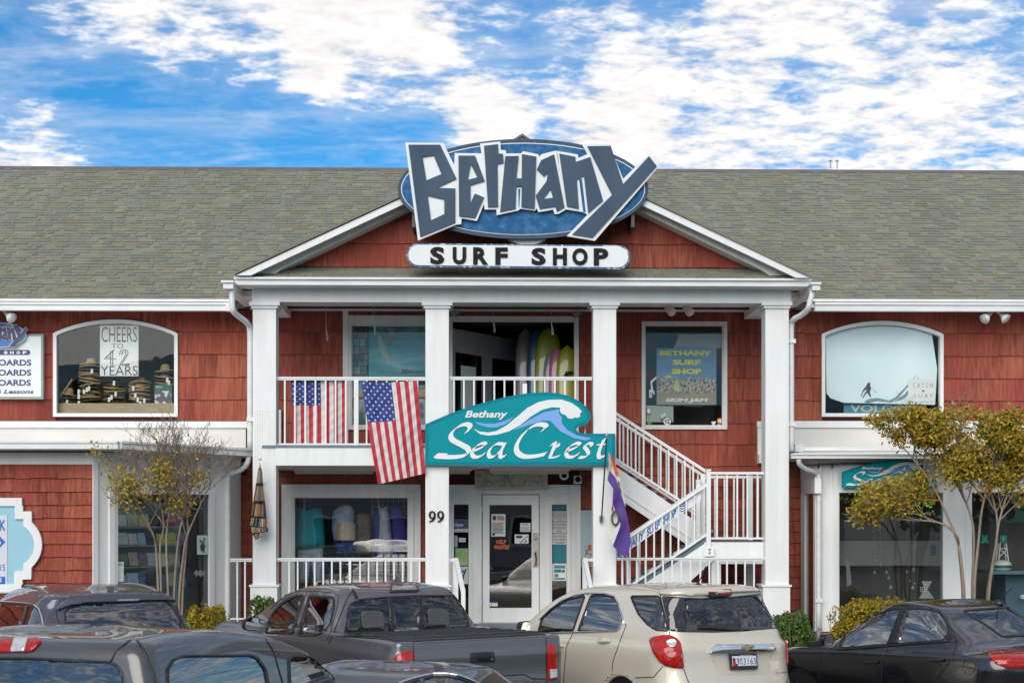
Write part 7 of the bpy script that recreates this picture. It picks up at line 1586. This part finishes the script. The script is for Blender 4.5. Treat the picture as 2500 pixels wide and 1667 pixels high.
notice('pale strip under the Open sticker', 1108, 1290, 1143.5, 1298.5, mat('print_pale', (.45, .48, .50), .5), (), Ys - .004, 'sidelight_notice'); notice('small card sticker strip at the left of left sidelight', 1109, 1307, 1117, 1335, mat('print_cards', (.5, .5, .52), .5, var=.6, vscale=40), (), Ys, 'sidelight_notice'); notice('small pale blue card sticker in the left sidelight', 1120, 1312, 1137, 1323, mat('print_cards2', (.40, .50, .62), .5), (), Ys, 'sidelight_notice')
notice('green flyer in the left sidelight', 1111, 1338, 1142.5, 1380, mat('print_green', (.10, .35, .10), .5, var=.4, vscale=8, col2=(.4, .42, .2)), (), Ys, 'sidelight_notice')
t = notice('pale drawing sheet at the foot of the left sidelight', 1118, 1382, 1143, 1425, mat('print_grey', (.45, .52, .53), .6), (), Ys, 'sidelight_notice'); q = MB()
for s_ in ([(1124, 1400), (1130, 1415), (1128, 1424)], [(1138, 1388), (1132, 1402), (1129, 1420)], [(1126, 1396), (1131, 1392), (1134, 1400), (1130, 1407), (1126, 1402), (1126, 1396)]): q.tube([at(x, y, Ys - .004) for x, y in s_], .010, 4)
obj('drawing', q, M['ink'], t)
bpz = thing('beach_poster', 'beach picture with an orange chair right of the entrance', 'poster', at(1430, 1383, YW - .05)); k3 = lambda p: E_(p, 3.7327, 1020, 1120)
obj('sheet', MB().pbox(1418, 1245, 1462, 1383, YW - .06, YW - .035), art('beach_print', [(0, (.28, .40, .44)), (.5, (.36, .48, .50)), (1, (.48, .55, .55))], scale=2, stretch=(.5, 1, 2)), bpz); obj('sand_print', MB().pbox(1418, 1362, 1462, 1382, YW - .063, YW - .061), M['sand'], bpz)
for pts in ([(1548,785),(1580,775),(1585,830),(1550,835)], [(1522,822),(1545,828),(1550,860),(1582,860),(1582,885),(1572,885),(1570,868),(1535,868),(1532,888),(1525,888),(1530,840)]): flat('chair_print', k3(pts), YW - .066, M['tailo'] if False else mat('orange_print', (.5, .12, .03), .6), bpz)
# ---- left bay: book shelves on the splayed window
def qmb(*a): return MB().qbox(SP, *a)
bs = thing('book_shelf', 'white shelves in the left bay window holding rows of books', 'shelf', SP.pt(380, 1530, -.3))
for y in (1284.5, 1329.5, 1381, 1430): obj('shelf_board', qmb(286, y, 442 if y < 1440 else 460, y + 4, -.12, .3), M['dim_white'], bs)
obj('shelf_back', qmb(286, 1225, 440, 1480, -.43, .01), mat('shelf_back_teal', (.26, .42, .42), .8), bs)
cols = [(.05, .05, .06), (.48, .10, .08), (.58, .58, .55), (.10, .20, .33), (.40, .58, .68), (.66, .56, .16), (.12, .22, .12), (.52, .45, .30), (.72, .70, .62), (.30, .14, .27), (.04, .10, .28)]
bm_ = [art('book_cover', [(0, tuple(c * .5 for c in C_)), (.46, C_), (.6, tuple(min(1, c * 1.3 + .03) for c in C_)), (.72, (.45, .44, .40)), (1, C_)], scale=14, stretch=(1, 1, 1.6)) for C_ in cols]
nm = ['black', 'red', 'grey', 'navy', 'sky blue', 'yellow', 'green', 'tan', 'cream', 'plum', 'dark blue']
for (y1, hgt, lab) in ((1284, 30, 'top'), (1329, 33, 'second'), (1380.5, 34, 'third'), (1429.5, 33, 'bottom')):
    x = 289; idx = 0
    while x < 436:
        w = rnd.uniform(20, 29); c = rnd.randrange(len(cols)); h = hgt * rnd.uniform(.8, 1.0)
        t = thing('book', f'{nm[c]} covered book on the {lab} shelf of the bay window, {ORD[idx]} from the left', 'book', SP.pt(x + w / 2, y1, -.2), 'books facing out in the bay window')
        q = MB(); a, b = SP.pt(x, y1, -.18), SP.pt(x + w - 2, y1, -.18); z0 = a.z; z1 = SP.pt(x, y1 - h, -.18).z; lean = SP.n * -.05; k_ = SP.n * -.03
        lo_ = [(a.x, a.y, z0), (b.x, b.y, z0)]; hi_ = [(b.x + lean.x, b.y + lean.y, z1), (a.x + lean.x, a.y + lean.y, z1)]; q.hexa(lo_ + hi_ + [(p[0] + k_.x, p[1] + k_.y, p[2]) for p in lo_ + hi_]); obj('cover', q, bm_[c], t); x += w; idx += 1
def qnotice(label, x0, y0, x1, y1, m, rows=(), out=.0, txt=M['ink']):
    t = poster('window_notice', label, 'notice', x0, y0, x1, y1, 0, m, .003, None, SP, out)
    for s_, a0, b0, a1, b1 in rows: q = MB(); qtext(q, SP, s_, a0, b0, a1, b1, out + .004); obj('lettering', q, txt, t)
qnotice('pale event notice low at the left of the bay window', 283, 1371, 302, 1419, M['paper'], [('BOOK', 286, 1374, 299, 1380)]); qnotice('pale notice with a dark bird drawing at the right of the bay window', 481, 1306, 508, 1353, mat('greenish_paper', (.52, .60, .57), .7)); qnotice('red HAPPY sale card high in the bay window', 412, 1251, 432, 1282, mat('card_red', (.42, .04, .08), .6), [('HAPPY', 415, 1256, 429, 1262), ('PLACE', 415, 1266, 429, 1272)], -.1, M['paper'])
q = MB()
for pts in ([(488,1318),(494,1326),(492,1345)], [(500,1312),(495,1328),(498,1348)], [(490,1330),(500,1330),(497,1342),(491,1340),(490,1330)]): q.tube([SP.pt(x, y, .006) for x, y in pts], .012, 4)
obj('bird_drawing', q, M['ink'], bpy.data.objects['window_notice.001'])
wc = thing('wind_chime', 'dark ribbon wind chime with white diamonds at the bay window right', 'wind chime', SP.pt(490, 1410, -.12)); 
for i, x in enumerate((484, 488, 492, 496, 500)): q = MB(); q.tube([SP.pt(x, 1353, -.12), SP.pt(x + (i % 2), 1390, -.12)], .014, 5); obj('ribbon', q, M['ink'], wc)
for x in (480, 490, 500): obj('diamond', MB().tess([[SP.pt(x - 7, 1398, -.11), SP.pt(x, 1390, -.11), SP.pt(x + 7, 1398, -.11), SP.pt(x, 1408, -.11)]], -SP.n * .01), M['paper'], wc)
obj('side_cabinet', qmb(446, 1385, 512, 1532, -.35, .3), mat('cabinet_dark', (.04, .055, .055), .7), label='dark cabinet at the right inside the bay window', cat='cabinet')
# ---- right bay: nautical shop things
bu = thing('toy_buoy', 'white and green toy buoy with number 7 in the right window', 'buoy', at(2450, 1392, YB + .3)); a = at(2447, 1392, YB + .35)
obj('float', MB().lathe([(.0, 0), (.10, 0), (.135, .03), (.14, .06), (.14, .085), (.13, .12), (.09, .15), (.0, .16)], a, 24), M['signwhite'], bu, smooth=True); obj('green_band', MB().lathe([(.1405, .04), (.1415, .045), (.1415, .08), (.1405, .085)], a, 24), mat('buoy_green', (.0, .16, .07), .5), bu)
for s_, u_ in ((-1, -1), (1, -1), (-1, 1), (1, 1)): obj('leg', MB().tube([a + Vector((s_ * .075, u_ * .06, .15)), a + Vector((s_ * .045, u_ * .04, .44))], .010, 6), M['signwhite'], bu)
q = MB(); q.tube([a + Vector((-.07, -.06, .2)), a + Vector((.055, -.045, .34))], .007); q.tube([a + Vector((.07, -.06, .2)), a + Vector((-.055, -.045, .34))], .007); q.tube([a + Vector((-.06, -.05, .34)), a + Vector((.06, -.05, .34))], .007); obj('brace', q, M['signwhite'], bu)
tp = MB(); tp.box(a.x - .055, a.x + .055, a.y - .05, a.y + .05, a.z + .42, a.z + .54); tb = obj('top_box', tp, mat('buoy_teal', (.0, .22, .16), .5), bu); q = MB(); text_into(q, '7', lambda u, v: (a.x - .014 + .028 * u, a.y - .053, a.z + .45 + .055 * v)); obj('lettering', q, M['signwhite'], tb)
fg = thing('fish_ornament', 'teal fish shaped ornament left of the toy buoy', 'ornament', at(2404, 1325, YB + .25)); flat('fish', [(2396, 1303), (2404, 1310), (2412, 1303), (2410, 1314), (2414, 1326), (2406, 1322), (2402, 1326), (2394, 1326), (2399, 1314)], YB + .25, mat('fish_teal', (.0, .36, .26), .5), fg)
obj('blue_chest', MB().pbox(2455, 1400, 2640, 1535, YB + .45, YB + 1.0), mat('chest_blue', (.06, .13, .18), .6, var=.2), label='slate blue chest under the toy buoy', cat='chest'); obj('counter_top', MB().pbox(2420, 1393, 2640, 1401, YB + .15, YB + 1.05), mat('counter_blue', (.10, .19, .24), .6), label='blue grey counter top carrying the toy buoy', cat='counter')
op = thing('oval_plate', 'white oval plate with green rim at the right edge', 'plate', at(2498, 1462, YB + .3)); flat('rim', ell(2500, 1456, 11, 7, 20), YB + .30, mat('plate_green', (.0, .22, .12), .5), op); flat('face', ell(2500, 1456, 9, 5.3, 20), YB + .297, M['signwhite'], op); q = MB(); ptext(q, 'ICE', 2493, 1453, 2507, 1459, YB + .293); obj('lettering', q, M['ink'], op)
lh = thing('lighthouse_ornament', 'white hourglass shaped house ornament low in the right bay window', 'ornament', at(2262, 1462, YB + .3)); flat('body', [(2250, 1418), (2276, 1418), (2264, 1438), (2281, 1460), (2243, 1460), (2258, 1438)], YB + .3, mat('ornament_white', (.55, .58, .58), .6), lh); fr4 = MB()
for x0, y0, x1, y1 in ((2247, 1432, 2258, 1433.5), (2247, 1442.5, 2258, 1444), (2247, 1433.5, 2248.5, 1442.5), (2256.5, 1433.5, 2258, 1442.5), (2252, 1433.5, 2253, 1442.5), (2248.5, 1437.5, 2256.5, 1438.5)): fr4.pbox(x0, y0, x1, y1, YB + .29, YB + .298)
obj('tiny_window', fr4, M['signwhite'], lh)
tr_ = random.Random(4)
M['trinket'] = mat('trinket_glass', (.45, .55, .55), .2); tq = MB()
for k in range(26):
    x, y = tr_.uniform(2130, 2240), tr_.uniform(1325, 1440); p = at(x, y, YB + .2 + tr_.random() * .3); s_ = tr_.uniform(.012, .03)
    tq.lathe([(0, -s_ * 1.3), (s_, 0), (s_ * .6, s_), (0, s_ * 1.4)], p, 7); tq.tube([p, (p.x, p.y, PZ(1205, YB + .3, x))], .0015, 3)
obj('glass_trinkets', tq, M['trinket'], kind='stuff')
obj('sail_panel', MB().tess([[at(x, y, YB + .4) for x, y in ((2064, 1358), (2074, 1372), (2079, 1425), (2068, 1430))]], (0, .02, 0)), mat('sail_cloth', (.40, .42, .40), .8), label='pale curved sail shape at the left of the right bay window', cat='sail')
obj('reflection_panel', MB().pbox(2050, 1320, 2300, 1380, YB + 1.2, YB + 1.25), mat('reflected_building_grey', (.40, .385, .36), .8), label='grey panel imitating a reflected building in the right bay window', cat='panel')  # pale grey colour imitates the building reflected in this pane
obj('blue_picture', MB().pbox(2272, 1330, 2286, 1356, YB + .5, YB + .51), mat('blue_pic', (.02, .10, .26), .5), label='small blue picture at the right of the right bay window', cat='picture')
# fairy lights round the window
fl = thing('fairy_lights', 'string of tiny green and blue fairy lights in the right bay window', 'fairy lights', at(2200, 1225, YB + .15))
fg_, fb_ = mat('fairy_green', (.02, .9, .1), .4, emit=3), mat('fairy_blue', (.05, .12, .9), .4, emit=3)
def bulbs(pts, m, nm_):
    q = MB()
    for x, y in pts: q.lathe([(0, -.006), (.007, 0), (0, .006)], at(x, y, YB + .06), 5)
    obj(nm_, q, m, fl, kind='stuff')
bulbs([(2228 + k * 3.5, 1224 + k * 2.2 + (k % 2) * 2) for k in range(6)] + [(2260 + k * 3.3, 1231 + k * 1.6 + (k % 2) * 2) for k in range(5)], fg_, 'green_bulb'); bulbs([(2242 + k * 5, 1223 - k * .6 + (k % 3)) for k in range(8)] + [(2244 + k * 6, 1271 - (k % 2)) for k in range(4)] + [(2046.5 + (k % 2), 1212 + k * 9) for k in range(34)], fb_, 'blue_bulb')
# ------------------------------------------------------------------ trees and shrubs
M['bark'] = mat('grey_brown_bark', (.30, .24, .18), .9, var=.35, vscale=12, stretch=(3, 3, .5), bump=.3); M['twig'] = mat('fine_twig', (.20, .16, .13), .9)
M['leafgold'] = ramp_mat('olive_gold_leaves', [(0, (.24, .21, .016)), (.3, (.33, .27, .018)), (.55, (.40, .30, .022)), (.75, (.40, .21, .022)), (.9, (.34, .29, .03)), (1, (.20, .20, .025))], .6, var=.15)
M['leafrust'] = ramp_mat('bronze_leaves', [(0, (.24, .18, .015)), (.3, (.32, .23, .018)), (.6, (.40, .20, .022)), (.8, (.42, .16, .022)), (1, (.34, .26, .03))], .6, var=.15)
M['leafgreen'] = ramp_mat('green_leaves', [(0, (.03, .075, .012)), (.4, (.055, .12, .018)), (.7, (.08, .15, .02)), (1, (.11, .18, .035))], .55, var=.2)
M['leafyellow'] = ramp_mat('golden_shrub_leaves', [(0, (.16, .17, .008)), (.4, (.27, .23, .008)), (.7, (.34, .25, .010)), (.9, (.36, .15, .015)), (1, (.12, .15, .012))], .6, var=.15)
def leaf(q, p, r, s, flat_=0):
    d = Vector((r.gauss(0, 1), r.gauss(0, 1), r.gauss(0, 1))).normalized(); u = d.orthogonal().normalized(); u.rotate(Matrix.Rotation(r.random() * 6.28, 3, d)); v = d.cross(u)
    a, b = u * s, v * s * .5
    q.add([p - a, p + b + d * s * .15, p + a, p - b + d * s * .15], [(0, 1, 2, 3)])
def shrub_tree(label, stems, Y, spread, levels, r, leaf_fn, leafm, twigm, top_px, seed, nm='small_tree', lsize=.035):
    rr = random.Random(seed); base = at(stems[0][0][0], 1560, Y)
    t = thing(nm, label, 'tree', (base.x, Y, .19), 'slender street trees before the shop'); br = MB(); lf = {k: MB() for k in leafm}
    def grow_(p, d, L, rad, lev):
        pts = [p]; q_ = p.copy(); dd = d.copy(); n = 4
        for i in range(n):
            dd = (dd + Vector((rr.gauss(0, .10), rr.gauss(0, .12), rr.gauss(.04, .08)))).normalized(); q_ = q_ + dd * (L / n); pts.append(q_.copy())
        br.tube(pts, [max(rad * (1 - .55 * i / n), .0022) for i in range(n + 1)], 5 if lev < 2 else 3, cap=False)
        for i in range(1, n + 1):
            if lev >= 2 or lev == levels:
                for pp in (pts[i], (pts[i] + pts[i - 1]) / 2):
                    k, cnt = leaf_fn(pp, rr)
                    for _ in range(cnt): leaf(lf[k], pp + Vector((rr.gauss(0, .065), rr.gauss(0, .065), rr.gauss(0, .055))), rr, lsize * rr.uniform(.6, 1.3))
        if lev < levels:
            for c in range(rr.choice((3, 4, 4, 5)) if lev > 0 else 4):
                i = rr.randint(2, n); az = rr.uniform(0, 6.283); sp_ = spread * rr.uniform(.6, 1.3)
                nd = (dd + Vector((math.cos(az) * sp_, math.sin(az) * sp_ * .7, rr.uniform(-.15, .35)))).normalized()
                grow_(pts[i], nd, L * rr.uniform(.55, .85), rad * .5, lev + 1)
    for pts in stems:
        P = [at(x, y, Y + rr.uniform(-.12, .12) * (k > 0)) for k, (x, y) in enumerate(pts)]
        P = catmull(P, 4); n = len(P); q = MB(); q.tube(P, [r * (1 - .5 * i / n) for i in range(n)], 8); obj('trunk', q, M['bark'], t, smooth=True)
        for c in range(5):
            i = rr.randint(n - 5, n - 1) if c else n - 1; dd = (P[min(i + 1, n - 1)] - P[max(0, i - 2)]).normalized(); az = rr.uniform(0, 6.283)
            nd = (dd + Vector((math.cos(az) * spread, math.sin(az) * spread * .7, .1)) * (.9 if c else .25)).normalized(); grow_(P[i], nd, top_px * rr.uniform(.75, 1.1), r * .5, 1)
    obj('branch', br, M[twigm], t, kind='stuff')
    for k, q in lf.items():
        if q.v: obj('leaf', q, M[k], t, kind='stuff')
    return t
def lf_left(p, rr):
    x, y = project(p)
    d = min(math.hypot((x - cx) / rx, (y - cy) / ry) for cx, cy, rx, ry in ((235, 1105, 32, 30), (262, 1160, 48, 34), (320, 1200, 45, 40), (395, 1155, 26, 40), (290, 1290, 36, 18), (440, 1240, 34, 30), (360, 1290, 30, 26), (490, 1175, 24, 22), (535, 1235, 22, 18)))
    return ('leafgold' if rr.random() < .8 else 'leafrust', rr.choice((1, 1, 2)) if d < 1 and rr.random() < .36 else (1 if rr.random() < .015 else 0))
shrub_tree('slim multi stemmed tree, mostly bare twigs with olive leaf clumps, before left bay', [[(388, 1560), (386, 1440), (381, 1340), (372, 1300), (330, 1220)], [(396, 1560), (393, 1430), (391, 1330), (400, 1280), (385, 1190)], [(412, 1560), (410, 1440), (406, 1330), (408, 1290), (420, 1200)], [(424, 1560), (425, 1450), (432, 1350), (440, 1290), (462, 1200)], [(436, 1560), (438, 1450), (447, 1360), (456, 1310), (490, 1230)], [(443, 1560), (446, 1440), (455, 1330), (458, 1290), (450, 1180)]],
           21.9, .85, 4, .019, lf_left, ('leafgold', 'leafrust'), 'twig', .46, 11, lsize=.027)
def lf_right(p, rr):
    x, y = project(p)
    if x < 2050: return ('leafgold', 0)
    top = 1000 + max(0, (2200 - x) * .25); low = 1370 if x < 2330 or x > 2420 else 1260
    if 2050 < x < 2330 and 1165 < y < 1212: return ('leafgold', rr.choice((0, 2)))
    if x < 2225 and 1105 < y < 1218: return ('leafgold', 1 if rr.random() < .03 else 0)
    if y < top: return ('leafgold', 0)
    clump = math.sin(p.x * 6.1 + 1.3) * math.sin(p.z * 7.3) + .6 * math.sin(p.x * 13 + p.z * 11)
    return ('leafgold' if rr.random() < .78 else 'leafrust', (rr.choice((1, 2, 2, 3)) if clump > -.2 else (1 if rr.random() < .15 else 0)) if y < low else 0)
shrub_tree('bushy multi stemmed tree with olive and bronze leaves before the right bay', [[(2352, 1560), (2350, 1440), (2342, 1350), (2334, 1305), (2290, 1275), (2205, 1268)], [(2358, 1560), (2353, 1440), (2344, 1350), (2330, 1300), (2280, 1190), (2230, 1120)], [(2374, 1560), (2374, 1430), (2377, 1300), (2360, 1230), (2320, 1140)], [(2380, 1560), (2379, 1430), (2390, 1310), (2398, 1240), (2420, 1150)], [(2404, 1560), (2412, 1440), (2430, 1340), (2440, 1270), (2470, 1170)], [(2408, 1560), (2416, 1430), (2432, 1330), (2432, 1250), (2400, 1140)]],
           22.3, .80, 4, .024, lf_right, ('leafgold', 'leafrust'), 'twig', .44, 23, lsize=.034)
def bush(name, label, px, py_top, half, Y, m, seed, n, ls, spiky=0, z0=.19, cat='shrub', depth=.5):
    rr = random.Random(seed); c = at(px, py_top, Y); h = c.z - z0; hw = half / F * Y; t = thing(name, label, cat, (c.x, Y, z0), 'shrubs in the planting bed')
    st = MB(); q = MB(); blobs = [(rr.uniform(-.7, .7) * hw, rr.uniform(-.6, .6) * depth, rr.uniform(.35, .82) * h, rr.uniform(.22, .42)) for _ in range(16)]
    for k in range(14): a = rr.uniform(0, 6.28); st.tube([(c.x + .1 * math.cos(a), Y + .1 * math.sin(a), z0), (c.x + hw * .8 * math.cos(a), Y + depth * .7 * math.sin(a), z0 + h * rr.uniform(.5, .9))], [.014, .004], 4)
    for k in range(n):
        bx, by, bz, br_ = rr.choice(blobs); d = Vector((rr.gauss(0, 1), rr.gauss(0, 1), rr.gauss(0, 1))).normalized() * rr.uniform(.55, 1.0) ** .5
        p = Vector((c.x + bx + d.x * br_ * hw * .8, Y + by + d.y * br_ * depth, z0 + max(.02, min(bz + d.z * br_ * h * .75, h * rr.uniform(.9, 1.03)))))
        leaf(q, p, rr, ls * rr.uniform(.6, 1.3))
    for k in range(spiky):
        a = rr.uniform(-.95, .95); b = Vector((c.x + a * hw, Y + rr.uniform(-.3, .3) * depth, z0 + h * (1 - .25 * a * a) * rr.uniform(.85, .97))); e = b + Vector((rr.gauss(0, .05), rr.gauss(0, .05), rr.uniform(.06, .16))); st.tube([b - Vector((0, 0, .2)), e], [.005, .002], 3)
        for _ in range(7): leaf(q, b + (e - b) * rr.random() + Vector((rr.gauss(0, .02), rr.gauss(0, .02), 0)), rr, ls * .8)
    obj('stem', st, M['bark'], t, kind='stuff'); obj('foliage', q, M[m], t, kind='stuff'); return t
bush('golden_shrub', 'golden yellow shrub between the blue grey SUV and left bay', 498, 1478, 58, 22.2, 'leafyellow', 3, 7000, .03, 40)
bush('green_shrub', 'green shrub at the foot of the first porch column', 665, 1455, 62, 22.9, 'leafgreen', 4, 7000, .03, 8)
bush('golden_shrub', 'wide golden shrub before the right bay behind the black sedan', 2155, 1466, 135, 22.6, 'leafyellow', 5, 14000, .032, 90)
bush('juniper_shrub', 'dark green juniper between champagne SUV and black sedan', 1940, 1494, 62, 22.2, 'leafgreen', 6, 9000, .028, 14)
# ------------------------------------------------------------------ the other side of the lot, seen only mirrored in the glass
ob = thing('grey_building', 'grey two storey building across the parking lot, seen only in reflections', 'building', (2, -22, 0))
M['siding'] = mat('grey_siding', (.34, .34, .34), .8, var=.15); M['darkroof'] = mat('dark_roof', (.05, .05, .05), .9)
obj('wall', MB().box(-9, 16, -30, -22, 0, 5.2), M['siding'], ob)
obj('roof', MB().prism([(-9.6, -21.4, 5.2), (-9.6, -30.6, 5.2), (-9.6, -26, 7.6)], (26.2, 0, 0)), M['darkroof'], ob)
for k in range(8):
    for z in (.9, 3.3):
        w = obj('window', MB().box(-7.6 + k * 3, -6.2 + k * 3, -22, -21.93, z, z + 1.4), M['white2'], ob); obj('pane', MB().box(-7.5 + k * 3, -6.3 + k * 3, -21.92, -21.9, z + .1, z + 1.3), M['black'], w)
rr = random.Random(9); q = MB()
for cx, cy, h, w in [(x + rr.uniform(-1, 1), -26 + rr.uniform(-4, 3), rr.uniform(6.5, 10), rr.uniform(2.2, 3.4)) for x in (-34, -29, -24, -19, -14, 20, 25, 30, 35, 40)]:
    q.tube([(cx, cy, 0), (cx, cy, h * .8)], [.25, .08], 6)
    for k in range(900):
        d = Vector((rr.gauss(0, 1), rr.gauss(0, 1), rr.gauss(0, 1))).normalized() * rr.random() ** .4; leaf(q, Vector((cx + d.x * w, cy + d.y * w, h * .6 + d.z * h * .4)), rr, .35)
obj('far_treeline', q, M['leafgreen'], kind='stuff')
